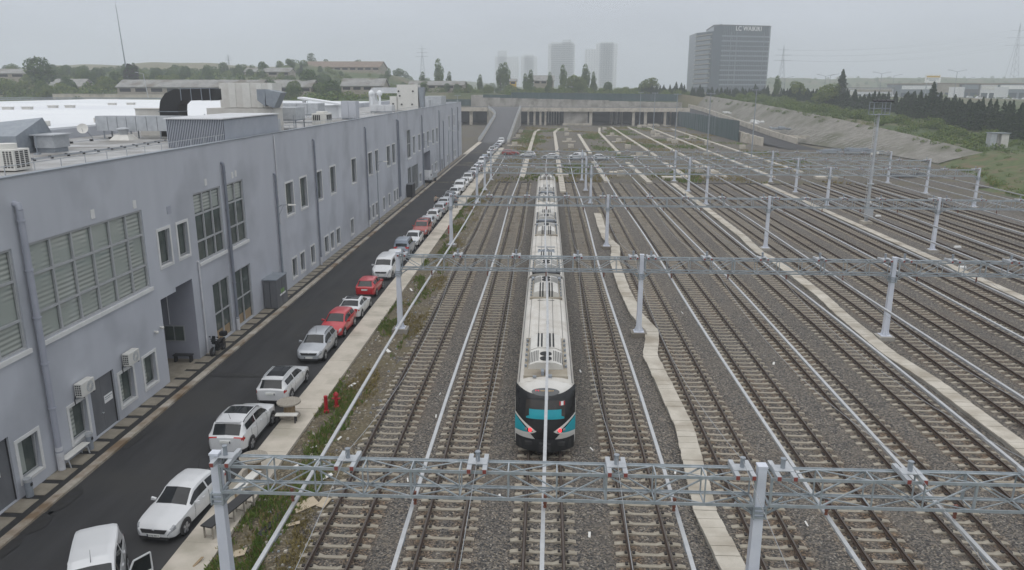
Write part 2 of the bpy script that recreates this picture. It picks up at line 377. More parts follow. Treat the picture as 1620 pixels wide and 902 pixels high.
def terrain_h(x, y):
    h = ground_h(x, y); h += (nz(x * .03, y * .03) * 1.2 + nz(x * .12, y * .12, 3) * .3) * sm(1.5, 4, h)
    if x > 60 and 170 < y < 400: h -= 1.3 * sm(-2, 1, x - lerp_tab(FOOT, y)) * (1 - sm(0, 3.5, x - lerp_tab(TOP, y)))
    return h - .30
def axis(a, b, fine0, fine1, d, D):
    out = []; x = a
    while x < b:
        out.append(x); x += d if fine0 <= x < fine1 else D
        if out[-1] < fine0 < x: x = fine0
    out.append(b); return out
tx = axis(-1500, 1500, -260, 300, 5, 60); ty = axis(-90, 2600, -90, 480, 5, 60)
g = MB().grid(tx, ty, lambda x, y: (x, y, terrain_h(x, y)))
tag(g.build('terrain', 'terrain', smooth=True, sharp=180), 'grassy land rising on both sides and behind the railway yard', 'terrain', kind='structure')

# soil of the unfinished yard beyond the tracks
g = MB().grid(frange(-44, 92, 68), frange(YARD_END - 1, 392, 120), lambda x, y: (x, y, -.03 + .12 * nz(x * .3, y * .3) + .1 * nz(x * .09, y * .09, 5) - .25 * sm(lerp_tab(FOOT, y) - 2, lerp_tab(FOOT, y) + 2, x)))
tag(g.build('yard_ground', 'yard_soil', smooth=True, sharp=180), 'bare brown earth of the unfinished yard beyond the tracks', 'ground', kind='structure')
# soil strip between footway and first track
def strip_h(x, y): return -.02 + .10 * nz(x * .9, y * .7) + .05 * nz(x * 3, y * 3, 2) + .10 * sm(-11.5, -12.2, x) * 0
g = MB().grid(frange(-12.25, -8.7, 14), frange(14, YARD_END, 420), lambda x, y: (x, y, strip_h(x, y)))
tag(g.build('soil_strip', 'soil', smooth=True, sharp=180), 'strip of earth and rubble beside the first track', 'ground', kind='structure')
# ballast: a fine sheet with loose, uneven stone surface
def ball_h(x, y):
    h = .035 * nz(x * 1.7, y * 1.7) + .028 * nz(x * 5.3, y * 5.3, 7)
    d = min(abs(x - t) for t in TRACKS)
    return h - .02 + .05 * sm(1.3, 1.7, d) * (1 - sm(1.7, 2.4, d)) - .06 * sm(-8.9, -9.4, x)
bxs = frange(-9.5, 24, 150) + frange(24.6, 66, 62)[0:]
bys = frange(14, 70, 210) + frange(70.8, YARD_END, 70)
g = MB().grid(bxs, bys, lambda x, y: (x + .1 * nz(y * 1.3, x), y + (.35 * nz(x * .4, 9) if y > YARD_END - .5 else 0), ball_h(x, y)))
_bb = g.build('ballast_bed', 'ballast', smooth=True, sharp=180)
_ra = _bb.data.attributes.new('rust_dust', 'FLOAT', 'POINT')
_ra.data.foreach_set('value', [max(0.0, min(1.0, (1 - sm(.25, .75, min(abs(abs(v.co.x - t) - .75) for t in TRACKS))) * (.55 + 1.1 * nz(v.co.x * .4, v.co.y * .13, 3)))) for v in _bb.data.vertices])
tag(_bb, 'grey crushed stone bed under the rails', 'ballast', kind='structure')
# ballast toe: gravel apron right of the last track
g = MB().grid(frange(65.5, 76, 10), frange(60, YARD_END + 20, 50), lambda x, y: (x, y, -.06 + .08 * nz(x * .5, y * .5)))
tag(g.build('gravel_apron', 'yard_soil', smooth=True, sharp=180), 'gravel and weeds right of the last track', 'ground', kind='structure')

# road, footways, kerbs
RL, RR = -20.6, -13.75
g = MB().grid([RL - .02, -19, -17.2, -15.5, RR + .02], frange(10, 246, 118), lambda x, y: (x, y, .0 + .012 * nz(x * .4, y * .2)))
tag(g.build('road', 'asphalt', smooth=True, sharp=180), 'dark asphalt service road beside the long building', 'road', kind='structure')
def patch(name, pts, z, m, label):
    g = MB().add([(x, y, z) for x, y in pts], [list(range(len(pts)))]); return tag(g.build(name, m), label, 'road', kind='structure')
for y0, y1, x1 in ((42.2, 42.75, -16.7), (128.8, 129.5, -16.9), (147.7, 148.5, -17.3)):
    patch('drain_strip', [(RL + .1, y0), (x1, y0), (x1, y1), (RL + .1, y1)], .022, 'asphalt_dark', 'dark drain strip across the asphalt road')
patch('manhole_cover', [(-16.8 + .75 * math.cos(a * R(20)), 50.3 + .55 * math.sin(a * R(20))) for a in range(18)], .024, 'asphalt_dark', 'round dark manhole cover in the road')
def puddle(cx, cy, a, b, s):
    pts = []
    for k in range(26):
        t = 2 * math.pi * k / 26; rr = 1 + .3 * nz(math.cos(t) * 1.5 + s, math.sin(t) * 1.5)
        pts.append((max(cx + a * rr * math.cos(t), RL + .02), cy + b * rr * math.sin(t)))
    patch('wet_patch', pts, .026, 'asphalt_dark', 'damp dark patch of asphalt along the kerb')
for c in ((-20.3, 28.0, .36, 1.1, 1), (-20.35, 26.2, .4, .9, 2), (-20.35, 33.6, .22, 1.0, 3), (-20.4, 24.4, .3, .8, 4)): puddle(*c)

lf = MB()                                          # left footway: kerb band, dark joint band, slabs by the wall
lf.box(XF - .02, -21.02, 10, 199.5, -.1, .085, 0)
y = 10.4; k = 0
while y < 199:
    w = 1.02 + .06 * math.sin(k * 2.3)
    lf.box(XF + .02, -21.36 + .03 * math.sin(k), y, y + w, .085, .112, 1); y += w + .34; k += 1
lf.box(-21.02, -20.82, 10, 199.5, -.1, .10, 2)
tag(lf.build('left_pavement', ['asphalt_dark', 'paver', 'kerb']), 'narrow footway of tan slabs along the building', 'pavement', kind='structure')
kb = MB(); y = 10
while y < 199.5:
    kb.box(-20.82, -20.58 + .01 * nz(y, 1), y, min(y + .98, 199.5), -.1, .125 + .008 * nz(y * 3, 2), 0); y += 1.0
tag(kb.build('kerb', 'kerb'), 'stained stone kerb between road and slab footway', 'kerb', kind='structure')
rp = MB(); y = 10
while y < 222:
    e = min(y + 2.48, 222); a = .012 * nz(y, 3)
    rp.box(RR + .02 * nz(y, 8), -12.2, y, e, -.15, .14 + a, 0); y += 2.5
tag(rp.build('right_pavement', 'pale_concrete'), 'pale concrete footway between parked cars and tracks', 'pavement', kind='structure')
lp = MB()
for (xa, ya), (xb, yb) in (((-21.6, 199.5), (-21.6, 246)),):
    lp.box(-21.9, -20.62, 199.6, 245, -.1, .14)
tag(lp.build('far_footway', 'pale_concrete'), 'pale concrete footway leading to the foot of the ramp', 'pavement', kind='structure')

# ================================================================== DEPOT BUILDING
bld = thing('depot_building', 'long blue grey two storey depot building with many windows along the road', 'building', (XF, 100, 0))
holes = []   # y0,y1,z0,z1,kind
def addw(kind, *rs):
    for r in rs: holes.append((*r, kind))
addw('big', (20.3, 29.75, 6.17, 10.57, 6), (30.72, 40.15, 6.17, 10.57, 6), (46.35, 50.42, 6.12, 10.57, 3), (51.42, 54.36, 6.1, 10.57, 2), (121.2, 124.35, 6.0, 10.5, 2))
addw('tall', (47.8, 50.42, .16, 4.3, 2), (51.2, 54.36, .16, 4.28, 2))
addw('gate', (120.95, 124.2, .16, 4.5, 2), (124.6, 130.9, .16, 4.4, 5))
UP = [(41.55, 42.9), (43.85, 45.15)]
for a, b in UP: holes.append((a, b, 7.0, 9.05, 0, 'small'))
for a, b in ((63.3, 65.25), (67.2, 69.1), (72.15, 73.95), (76.95, 78.9), (85.7, 87.75), (94.0, 96.1), (97.95, 99.75), (105.2, 107.4), (109.0, 111.05), (126.4, 128.4), (131.9, 133.9), (136.7, 138.7), (141.7, 143.8), (148.2, 150.5), (153.5, 155.8), (192.0, 193.6)):
    holes.append((a, b, 6.36, 9.1, 0, 'small'))
for a, b in ((173.5, 175.3), (182.9, 184.6)): holes.append((a, b, 8.2, 10.8, 0, 'small'))
for a, b in ((28.12, 29.4), (31.68, 33.0), (35.95, 37.28), (38.38, 39.65)): holes.append((a, b, .76, 2.5, 0, 'small'))
LOWY = [(63.65, 64.85), (65.92, 67.08), (69.05, 70.2), (73.65, 74.95), (75.85, 76.95), (78.1, 79.4), (84.1, 85.3), (92.9, 94.0), (95.0, 96.1), (97.1, 98.2), (101.6, 102.7), (105.3, 106.4), (109.1, 110.3), (111.2, 112.3),
        (146.5, 147.8), (150.8, 152.1), (152.9, 154.2), (169.7, 171.0), (172.6, 174.0), (181.8, 183.2), (184.3, 186.0)]
for a, b in LOWY: holes.append((a, b, .74, 2.42, 0, 'small'))
holes.append((132.0, 133.8, .95, 2.35, 0, 'small'))
holes += [(25.3, 27.72, .125, 3.03, 0, 'door'), (33.45, 35.56, .125, 3.02, 0, 'door'), (160.4, 162.5, .125, 2.3, 0, 'door')]
REC = [(41.0, 42.88, -.1, 5.17), (42.88, 45.05, -.1, 5.42)]
GAR = (136.8, 145.2, -.1, 5.5)
allh = [h[:4] for h in holes] + REC + [GAR]
Y0B, Y1B, ZT = 8.0, 200.0, 13.45
wb = MB()
ys = sorted(set([Y0B, Y1B] + [h[0] for h in allh] + [h[1] for h in allh])); zs = sorted(set([-.3, ZT] + [h[2] for h in allh] + [h[3] for h in allh]))
def inh(y, z): return any(a < y < b and c < z < d for a, b, c, d in allh)
for i in range(len(ys) - 1):                       # merge vertical runs of solid cells
    yc = (ys[i] + ys[i + 1]) / 2; st = None
    for j in range(len(zs) - 1):
        s = not inh(yc, (zs[j] + zs[j + 1]) / 2)
        if s and st is None: st = zs[j]
        if st is not None and (not s or j == len(zs) - 2):
            e = zs[j + 1] if s else zs[j]
            wb.add([(XF, ys[i], st), (XF, ys[i + 1], st), (XF, ys[i + 1], e), (XF, ys[i], e)], [(0, 1, 2, 3)]); st = None
DEP = .28
for (a, b, c, d) in [h[:4] for h in holes]:        # reveals
    x0, x1 = XF - DEP, XF
    wb.add([(x0, a, c), (x1, a, c), (x1, a, d), (x0, a, d)], [(0, 1, 2, 3)]); wb.add([(x0, b, c), (x1, b, c), (x1, b, d), (x0, b, d)], [(0, 3, 2, 1)])
    wb.add([(x0, a, d), (x1, a, d), (x1, b, d), (x0, b, d)], [(0, 1, 2, 3)]); wb.add([(x0, a, c), (x1, a, c), (x1, b, c), (x0, b, c)], [(0, 3, 2, 1)])
wb.add([(XF, Y1B, -.3), (-120, Y1B, -.3), (-120, Y1B, ZT), (XF, Y1B, ZT)], [(0, 1, 2, 3)])      # far end wall
wb.add([(XF, Y0B, -.3), (-120, Y0B, -.3), (-120, Y0B, ZT), (XF, Y0B, ZT)], [(0, 1, 2, 3)])
wb.add([(-120, Y0B, -.3), (-120, Y1B, -.3), (-120, Y1B, 13.9), (-120, Y0B, 13.9)], [(0, 1, 2, 3)])
wb.add([(XF - .3, Y0B, 12.8), (XF - .3, Y1B, 12.8), (XF - .3, Y1B, ZT - .002), (XF - .3, Y0B, ZT - .002)], [(0, 1, 2, 3)])
wb.build('wall', 'wall', bld, world=True, fix=False)
# recessed entry and the garage behind their openings
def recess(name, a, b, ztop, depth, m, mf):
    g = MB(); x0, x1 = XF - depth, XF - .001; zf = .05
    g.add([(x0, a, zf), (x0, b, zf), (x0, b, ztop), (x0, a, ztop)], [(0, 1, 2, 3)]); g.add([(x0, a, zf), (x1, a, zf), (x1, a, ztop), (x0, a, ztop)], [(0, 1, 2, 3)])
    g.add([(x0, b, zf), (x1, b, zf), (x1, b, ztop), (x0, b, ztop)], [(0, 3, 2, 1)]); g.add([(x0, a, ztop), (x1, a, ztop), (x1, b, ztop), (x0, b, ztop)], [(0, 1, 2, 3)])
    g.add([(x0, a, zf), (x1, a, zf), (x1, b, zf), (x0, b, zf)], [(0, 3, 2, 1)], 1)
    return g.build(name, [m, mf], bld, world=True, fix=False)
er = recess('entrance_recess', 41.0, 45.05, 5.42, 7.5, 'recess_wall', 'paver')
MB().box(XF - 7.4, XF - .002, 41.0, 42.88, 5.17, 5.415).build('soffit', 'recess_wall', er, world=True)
w = MB(); w.box(-24.35, -23.0, 45.0, 45.04, 1.25, 2.32, 0); w.build('inner_window', 'window_frame', er, world=True)
MB().box(-24.28, -23.72, 44.97, 44.998, 1.32, 2.25).box(-23.64, -23.07, 44.97, 44.998, 1.32, 2.25).build('inner_pane', 'glass', er, world=True)
MB().cyl((-23.9, 44.95, 5.1), (-23.9, 44.95, 2.4), .035).build('inner_pipe', 'white_pipe', er, world=True)
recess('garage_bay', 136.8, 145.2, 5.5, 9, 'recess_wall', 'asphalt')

def bars(y0, y1, z0, z1, cols, rows, x, w=.09, d=.10):
    g = MB(); ycs = frange(y0, y1, cols)
    for i, yy in enumerate(ycs):
        a = min(max(yy, y0 + w / 2), y1 - w / 2); g.box(x - d, x, a - w / 2, a + w / 2, z0, z1)
    for zz in rows:
        zc = min(max(zz, z0 + w / 2), z1 - w / 2)
        for i in range(cols): g.box(x - d * .9, x - .004, ycs[i] + w / 2, ycs[i + 1] - w / 2, zc - w / 2, zc + w / 2)
    return g
for a, b, c, d, n, kind in holes:
    yc = (a + b) / 2
    if kind == 'door':
        g = MB(); g.box(XF - .20, XF - .14, a + .04, yc - .006, c, d - .04).box(XF - .20, XF - .14, yc + .006, b - .04, c, d - .04)
        dr = g.build('double_door', 'door_metal', bld, world=True)
        f = MB().box(XF - .22, XF - .10, a, a + .04, c, d).box(XF - .22, XF - .10, b - .04, b, c, d).box(XF - .22, XF - .10, a + .04, b - .04, d - .04, d)
        f.build('door_frame', 'plastic_dark', dr, world=True)
        MB().box(XF - .14, XF - .07, yc - .16, yc - .04, 1.05, 1.10).build('handle', 'galv', dr, world=True)
        if kind == 'door' and a > 30 and a < 40: MB().box(XF - .139, XF - .132, yc + .18, yc + .92, 1.45, 1.86).box(XF - .1315, XF - .1285, yc + .24, yc + .86, 1.72, 1.76, 1).box(XF - .1315, XF - .1285, yc + .24, yc + .7, 1.62, 1.65, 1).build('notice', ['sign_white', 'galv_dark'], dr, world=True)
        if a < 30: MB().box(XF - .139, XF - .132, 26.78, 27.1, 1.5, 1.78).build('notice', 'sign_white', dr, world=True)
        continue
    if kind == 'small':
        t = MB(); tw = .16; o1 = XF + .035                               # plaster surround
        t.box(XF - .01, o1, a - tw, a, c - tw, d + tw).box(XF - .01, o1, b, b + tw, c - tw, d + tw).box(XF - .01, o1, a, b, d, d + tw).box(XF - .01, o1, a, b, c - tw, c)
        win = t.build('window', 'trim', bld, world=True)
        f = MB(); x = XF - .19; fw = .07
        f.box(x - .07, x, a, a + fw, c, d).box(x - .07, x, b - fw, b, c, d).box(x - .07, x, a + fw, b - fw, c, c + fw).box(x - .07, x, a + fw, b - fw, d - fw, d)
        if yc < 120:                                                     # top hung sash standing slightly open
            f.hexa([(x + .0, a + .1, c + .09), (x + .05, a + .1, c + .09), (x + .05, b - .1, c + .09), (x, b - .1, c + .09)], [(x + .06, a + .1, c + .15), (x + .11, a + .1, c + .15), (x + .11, b - .1, c + .15), (x + .06, b - .1, c + .15)])
            f.bar((x + .03, b - .11, c + .1), (x + .12, b - .11, d - .1), .05, .05).bar((x + .03, a + .11, c + .1), (x + .12, a + .11, d - .1), .05, .05)
        f.build('frame', 'window_frame', win, world=True)
        MB().box(XF - DEP, XF - .235, a, b, c, d).build('pane', 'glass', win, world=True)
        if yc < 45 and c < 3: MB().box(XF - .234, XF - .230, a + .1, yc - .05, c + .15, d - .12).build('curtain', 'blind', win, world=True)
        MB().box(XF - .19, XF + .07, a - .02, b + .02, c - .045, c + .004).build('sill', 'trim', win, world=True)
        continue
    rows = {'big': (c, 7.47, 9.18, d) if c > 5 and d > 10.4 and a < 100 else (c, (c + d) / 2, d), 'tall': (c, 2.15, d), 'gate': (c, d)}[kind]
    g = bars(a, b, c, d, n, rows, XF - .06, .11 if kind == 'big' else .08)
    win = g.build({'big': 'curtain_window', 'tall': 'shop_window', 'gate': 'glazed_gate'}[kind], 'window_frame', bld, world=True)
    MB().box(XF - DEP, XF - .19, a, b, c, d).build('pane', 'blind' if kind == 'big' and a < 45 else 'glass', win, world=True)
    if kind == 'big': MB().box(XF - .05, XF + .10, a - .12, b + .12, c - .2, c - .005).build('sill', 'trim', win, world=True)
    if kind == 'big' and 40 < a < 100:
        MB().box(XF - .189, XF - .184, a + .15, b - .15, 9.3, d - .2).build('blind', 'blind', win, world=True)
    if kind == 'tall': MB().box(XF - .189, XF - .184, a + .12, b - .12, .2, .9).build('lower_panel', 'wood', win, world=True)

def pipe(y, z0, z1, r, m, foot=None, off=.16):
    p = MB().cyl((XF + off, y, z0), (XF + off, y, z1), r, n=10)
    p.tube([(XF + off, y, z1), (XF + off * .8, y, z1 + r * 1.4), (XF - .1, y, z1 + r * 2)], r, 10)
    for zz in frange(z0 + .9, z1 - .5, max(2, int((z1 - z0) / 2.4))): p.cyl((XF + off, y, zz), (XF + off, y, zz + .07), r * 1.25, n=10)
    o = p.build('downpipe', m, bld, world=True, smooth=True)
    if foot: MB().cyl((XF + off, y, z0 + .02), (XF + off, y, foot), r * 1.15, n=10).build('pipe_sleeve', 'white_pipe', o, world=True, smooth=True)
pipe(30.33, .1, 12.1, .145, 'pipe_light', 1.25, .2)
pipe(50.92, .1, 11.9, .105, 'pipe', 1.1); pipe(60.68, .1, 10.1, .09, 'pipe', 1.3); pipe(71.65, .1, 12.1, .09, 'pipe', .9)
for y, z in ((92.6, 12.2), (112.7, 12.3), (113.7, 12.2), (135.5, 12.1), (157.4, 12.3), (163.6, 10.0), (179.4, 12.2), (190.4, 12.2)): pipe(y, .1, z, .09, 'pipe', 1.0 if y < 115 else None)
pipe(46.0, .1, 6.2, .055, 'white_pipe', off=.09); pipe(61.3, 6.0, 13.2, .05, 'white_pipe', off=.08); pipe(114.3, 9.6, 13.2, .06, 'white_pipe', off=.08)
for y, z in ((35.65, 11.05), (39.5, 10.95), (48.3, 11.08), (52.6, 11.05), (53.2, 11.1), (123.0, 11.2)):
    MB().box(XF - .005, XF + .03, y - .16, y + .16, z - .22, z + .22).build('wall_vent', 'trim', bld, world=True)
MB().box(XF - .005, XF + .02, 42.9, 43.4, 9.85, 10.3).build('wall_vent', 'pipe_light', bld, world=True)
MB().box(XF - .34, XF + .06, Y0B, Y1B, ZT, ZT + .05).build('parapet_cap', 'galv_dark', bld, world=True)
rb = MB(); rb.box(-40, XF - .302, Y0B, Y1B, 12.6, 12.9)
rb.build('flat_roof', 'roof_membrane', bld, world=True)
MB().box(XF - 1.5, XF - .305, Y0B, Y1B, 12.95, 13.22).build('roof_gutter', 'roof_membrane', bld, world=True)
hall = MB().hexa([(-120, Y0B, 12.6), (-40, Y0B, 12.6), (-40, Y1B, 12.6), (-120, Y1B, 12.6)], [(-120, Y0B, 13.9), (-40, Y0B, 13.5), (-40, Y1B, 13.5), (-120, Y1B, 13.9)])
hall = hall.build('hall_roof', 'white_roof', bld, world=True)
MB().box(-40.3, -39.99, Y0B, Y1B, 13.45, 13.85).build('hall_parapet', 'white_roof', hall, world=True)
MB().box(-39.985, -39.9, Y0B, Y1B, 12.9, 13.7).build('hall_side_wall', 'wall', bld, world=True)
rl = MB()
rl.bar((XF - .5, Y0B, 13.85), (XF - .5, Y1B, 13.85), .035, .035)
y = Y0B
while y < Y1B:
    rl.bar((XF - .5, y, 13.2), (XF - .5, y, 13.85), .03, .03); y += 1.9
rl.build('roof_railing', 'galv', bld, world=True)
# roof conduits: bundles of thin pipes on small black feet
cd = MB()
for k in range(4):
    x = -28.9 - k * .24
    cd.tube([(x - .6, 38.5, 12.97), (x - .9, 47, 12.97), (x - .6, 52, 12.97), (x - 1.2, 60, 12.97)], .014, 6)
for y in frange(39, 60, 13):
    for k in range(2): cd.box(-30.5 + k * .75 - .06, -30.5 + k * .75 + .06, y + k * .7, y + k * .7 + .12, 12.9, 13.0, 1)
for y in frange(46, 62, 6): cd.box(-36.3, -36.1, y, y + .2, 12.9, 13.05, 1)
cd.tube([(-36.2, 44, 12.98), (-36.2, 62, 12.98)], .02, 6)
cd.build('roof_conduit', ['galv_dark', 'black'], bld, world=True)

# ---- rooftop plant, each unit its own thing
def single(g, name, label, cat, mats, at, group=None, **kw):
    return tag(g.build(name, mats, at=at, **kw), label, cat, group)
# corrugated plant shed
sh = thing('plant_shed', 'ribbed metal shed with pale sheet roof at the roof edge', 'shed', (-24.7, 53, 12.9))
g = MB(); n = 34; xs0, xs1, ysf, ysb = -26.75, -22.62, 53.0, 64.0
pts = []
for k in range(n * 4 + 1):
    x = xs0 + (xs1 - xs0) * k / (n * 4); pts.append((x, ysf + (.09 if k % 4 == 3 else 0)))
for k, (a, b) in enumerate(zip(pts, pts[1:])): g.add([(*a, 12.9), (*b, 12.9), (*b, 14.9), (*a, 14.9)], [(0, 1, 2, 3)], 1 if a[1] > ysf or b[1] > ysf else 0)  # groove faces take the shaded sheet colour
npt = 90; prev = None
for k in range(npt * 2 + 1):
    y = ysf + (ysb - ysf) * k / (npt * 2); p = (xs1 - (.07 if k % 4 == 3 else 0), y)
    if prev: g.add([(*prev, 12.9), (*p, 12.9), (*p, 14.85), (*prev, 14.85)], [(0, 1, 2, 3)])
    prev = p
g.add([(xs0, ysf, 12.9), (xs0, ysb, 12.9), (xs0, ysb, 14.9), (xs0, ysf, 14.9)], [(0, 1, 2, 3)]); g.add([(xs0, ysb, 12.9), (xs1, ysb, 12.9), (xs1, ysb, 14.85), (xs0, ysb, 14.85)], [(0, 1, 2, 3)])
g.build('shed_wall', ['shed_sheet', 'groove_shade'], sh, world=True, fix=False)
g = MB()
for k in range(60):
    x0 = xs0 - .1 + (xs1 - xs0 + .2) * k / 60; x1 = xs0 - .1 + (xs1 - xs0 + .2) * (k + 1) / 60; zz = .03 if k % 2 else 0
    g.box(x0, x1, ysf - .15, ysb + .1, 14.90, 14.95 + zz)
g.build('shed_roof', 'corr_roof', sh, world=True)
# black elbow duct
bd = MB(); r = 1.35
prof = [(-33.4, 12.9), (-33.35, 15.2), (-33.2, 15.9), (-32.7, 16.55), (-31.9, 16.9), (-28.5, 16.95), (-28.5, 16.0), (-31.2, 15.98), (-31.62, 15.6), (-31.7, 15.1), (-31.72, 12.9)]
bd.prism(prof, 1, 65.2, 66.9, 0)
for x in (-31.3, -30.4, -29.5, -28.75): bd.box(x - .025, x + .025, 65.14, 66.96, 15.95, 17.0, 1)
bd.box(-33.45, -31.66, 65.14, 66.96, 15.0, 15.06, 1)
single(bd, 'black_duct', 'big black elbow duct rising from the flat roof', 'duct', ['black', 'galv_dark'], (-32.5, 66, 12.9), bevel=0)
# tall air handling unit with louvre hood
ah = thing('air_handling_unit', 'tall pale panelled rooftop air unit with angled side hood', 'air unit', (-28.3, 73, 12.9))
g = MB(); panel = [-30.85, -29.95, -29.3, -28.65, -27.9, -27.3, -26.75, -26.2, -25.75]
for k, (a, b) in enumerate(zip(panel, panel[1:])): g.box(a, b - .012, 72 + (.0 if k % 2 else .03), 74.6, 15.2, 17.48, k % 2)
g.build('casing', ['hvac', 'ac_white'], ah, world=True)
MB().box(-32.2, -25.9, 71.9, 74.8, 12.9, 15.15).build('plinth', 'hvac', ah, world=True)
g = MB().hexa([(-26.9, 71.0, 15.9), (-26.2, 71.0, 15.35), (-26.2, 71.95, 15.35), (-26.9, 71.95, 15.9)], [(-26.9, 71.0, 16.9), (-26.1, 71.0, 16.9), (-26.1, 71.95, 16.9), (-26.9, 71.95, 16.9)])
g.hexa([(-26.1, 71.0, 15.5), (-25.4, 71.0, 15.2), (-25.4, 72.6, 15.2), (-26.1, 72.6, 15.5)], [(-26.1, 71.0, 16.9), (-24.6, 71.0, 16.6), (-24.6, 72.6, 16.6), (-26.1, 72.6, 16.9)])
g.build('intake_hood', 'galv_dark', ah, world=True)
# rectangular duct run in front of the black elbow
g = MB(); xx = [-37.3, -36.3, -35.5, -34.7, -33.9, -33.0, -32.1, -31.0, -29.9, -28.8, -27.4]
for a, b in zip(xx, xx[1:]): g.box(a, b - .04, 62.2, 63.6, 13.55, 14.75)
g.box(-37.4, -27.4, 62.3, 63.5, 13.6, 14.7, 1)
for x in (-36.8, -34.5, -32, -29): g.box(x, x + .07, 62.25, 62.32, 12.9, 13.56, 1).box(x, x + .07, 63.4, 63.47, 12.9, 13.56, 1)
single(g, 'roof_duct', 'long grey box duct on legs left of the ribbed shed', 'duct', ['galv', 'galv_dark'], (-33, 63, 12.9))
g = MB().box(-36.2, -33.4, 66.5, 68, 14.2, 15.2)
g.box(-36.25, -33.35, 66.4, 68.1, 15.2, 15.26)
g.box(-36, -33.6, 66.7, 67.8, 12.9, 14.2)
single(g, 'duct_box', 'flat topped grey duct box left of the black elbow duct', 'duct', 'hvac', (-34.8, 67, 12.9))
# grey sloped cowl at the left picture edge
g = MB().hexa([(-38.4, 47.0, 12.9), (-33.5, 47.0, 12.9), (-33.9, 52, 12.9), (-38.4, 52, 12.9)], [(-38.4, 47.0, 14.0), (-33.5, 47.0, 14.05), (-33.6, 50, 15.1), (-38.4, 50, 14.6)])
single(g, 'roof_cowl', 'large grey sloping roof cowl by the left picture edge', 'roof cowl', 'galv_dark', (-36, 49, 12.9))
g = MB().box(-33.4, -32.1, 48.5, 50.2, 13.2, 14.0).box(-33.6, -31.9, 48.3, 50.4, 14.0, 14.08).box(-33.3, -32.2, 48.6, 50.1, 12.9, 13.2, 1)
single(g, 'roof_unit', 'small grey flat topped box unit beside the sloping roof cowl', 'air unit', ['galv', 'galv_dark'], (-32.7, 49, 12.9))
# outdoor unit at the left edge with dark grilles
ac = thing('rooftop_condenser', 'cream condenser unit with dark grid grille at the parapet, left edge', 'air unit', (-27.3, 37.9, 12.9))
MB().box(-28.3, -26.82, 37.2, 38.5, 12.95, 14.02).build('casing', 'ac_white', ac, world=True, bevel=.03)
MB().cyl((-27.6, 37.85, 14.02), (-27.6, 37.85, 14.28), .5, n=20).build('fan_shroud', 'ac_white', ac, world=True, smooth=True)
g = MB()
for i in range(3):
    for j in range(9): g.box(-26.825, -26.81, 37.35 + i * .36, 37.6 + i * .36, 13.1 + j * .095, 13.165 + j * .095)
g.build('grille', 'plastic_dark', ac, world=True); g = MB()
for i in range(3):
    for j in range(9): g.box(-27.35 + i * .17, -27.24 + i * .17, 37.19, 37.21, 13.1 + j * .095, 13.165 + j * .095)
g.build('grille', 'plastic_dark', ac, world=True)
# satellite dish
ds = thing('satellite_dish', 'white satellite dish on a bent arm on the flat roof', 'satellite dish', (-37.9, 61.8, 12.9))
g = MB(); c = Vector((-38.0, 61.4, 13.75)); ax = Vector((.35, -.85, .35)).normalized(); a = ax.orthogonal().normalized(); b = ax.cross(a); rings = []
for i in range(6):
    rr = .42 * i / 5; rings.append([c + ax * (rr * rr * .5) + (a * math.cos(t) + b * math.sin(t)) * rr for t in [2 * math.pi * k / 18 for k in range(18)]])
for i in range(5):
    for k in range(18): g.add([rings[i][k], rings[i + 1][k], rings[i + 1][(k + 1) % 18], rings[i][(k + 1) % 18]], [(0, 1, 2, 3)])
g.build('reflector', 'ac_white', ds, world=True, smooth=True, fix=False)
MB().tube([(-37.6, 62, 12.9), (-37.8, 61.9, 13.3), (-38.0, 61.5, 13.7)], .03, 6).tube([c + Vector((0, 0, -.4)), c + ax * .45 + Vector((0, 0, -.1))], .015, 6).build('arm', 'galv_dark', ds, world=True)
# mushroom vent
mv = thing('roof_ventilator', 'mushroom shaped roof ventilator on a sloped kerb', 'ventilator', (-34.4, 61, 12.9))
MB().hexa([(-35.3, 60.3, 12.9), (-33.6, 60.3, 12.9), (-33.6, 61.9, 12.9), (-35.3, 61.9, 12.9)], [(-34.95, 60.7, 13.32), (-33.95, 60.7, 13.32), (-33.95, 61.6, 13.32), (-34.95, 61.6, 13.32)]).build('base', 'hvac', mv, world=True)
MB().tube([(-34.45, 61.1, 13.32), (-34.45, 61.1, 13.7)], [.3, .42], 16).tube([(-34.45, 61.1, 13.74), (-34.45, 61.1, 13.82), (-34.45, 61.1, 13.88)], [.52, .5, .2], 18).build('cap', 'galv', mv, world=True, smooth=True)
# second split unit by the parapet with louvres
su = thing('rooftop_condenser', 'cream box condenser with dark louvres standing by the parapet, mid roof', 'air unit', (-24.0, 81, 12.9))
MB().box(-24.75, -23.2, 80.3, 82.6, 13.0, 14.4).build('casing', 'ac_white', su, world=True, bevel=.03)
MB().box(-24.4, -23.5, 80.8, 82.1, 14.4, 14.6).build('fan_shroud', 'ac_white', su, world=True, bevel=.04)
g = MB()
for j in range(4): g.box(-24.6 + j * .2, -24.47 + j * .2, 80.28, 80.31, 13.7, 14.25)
g.build('grille', 'plastic_dark', su, world=True); g = MB()
for j in range(3): g.box(-23.21, -23.18, 80.5 + j * .65, 81.0 + j * .65, 13.7, 14.25)
g.build('grille', 'plastic_dark', su, world=True)
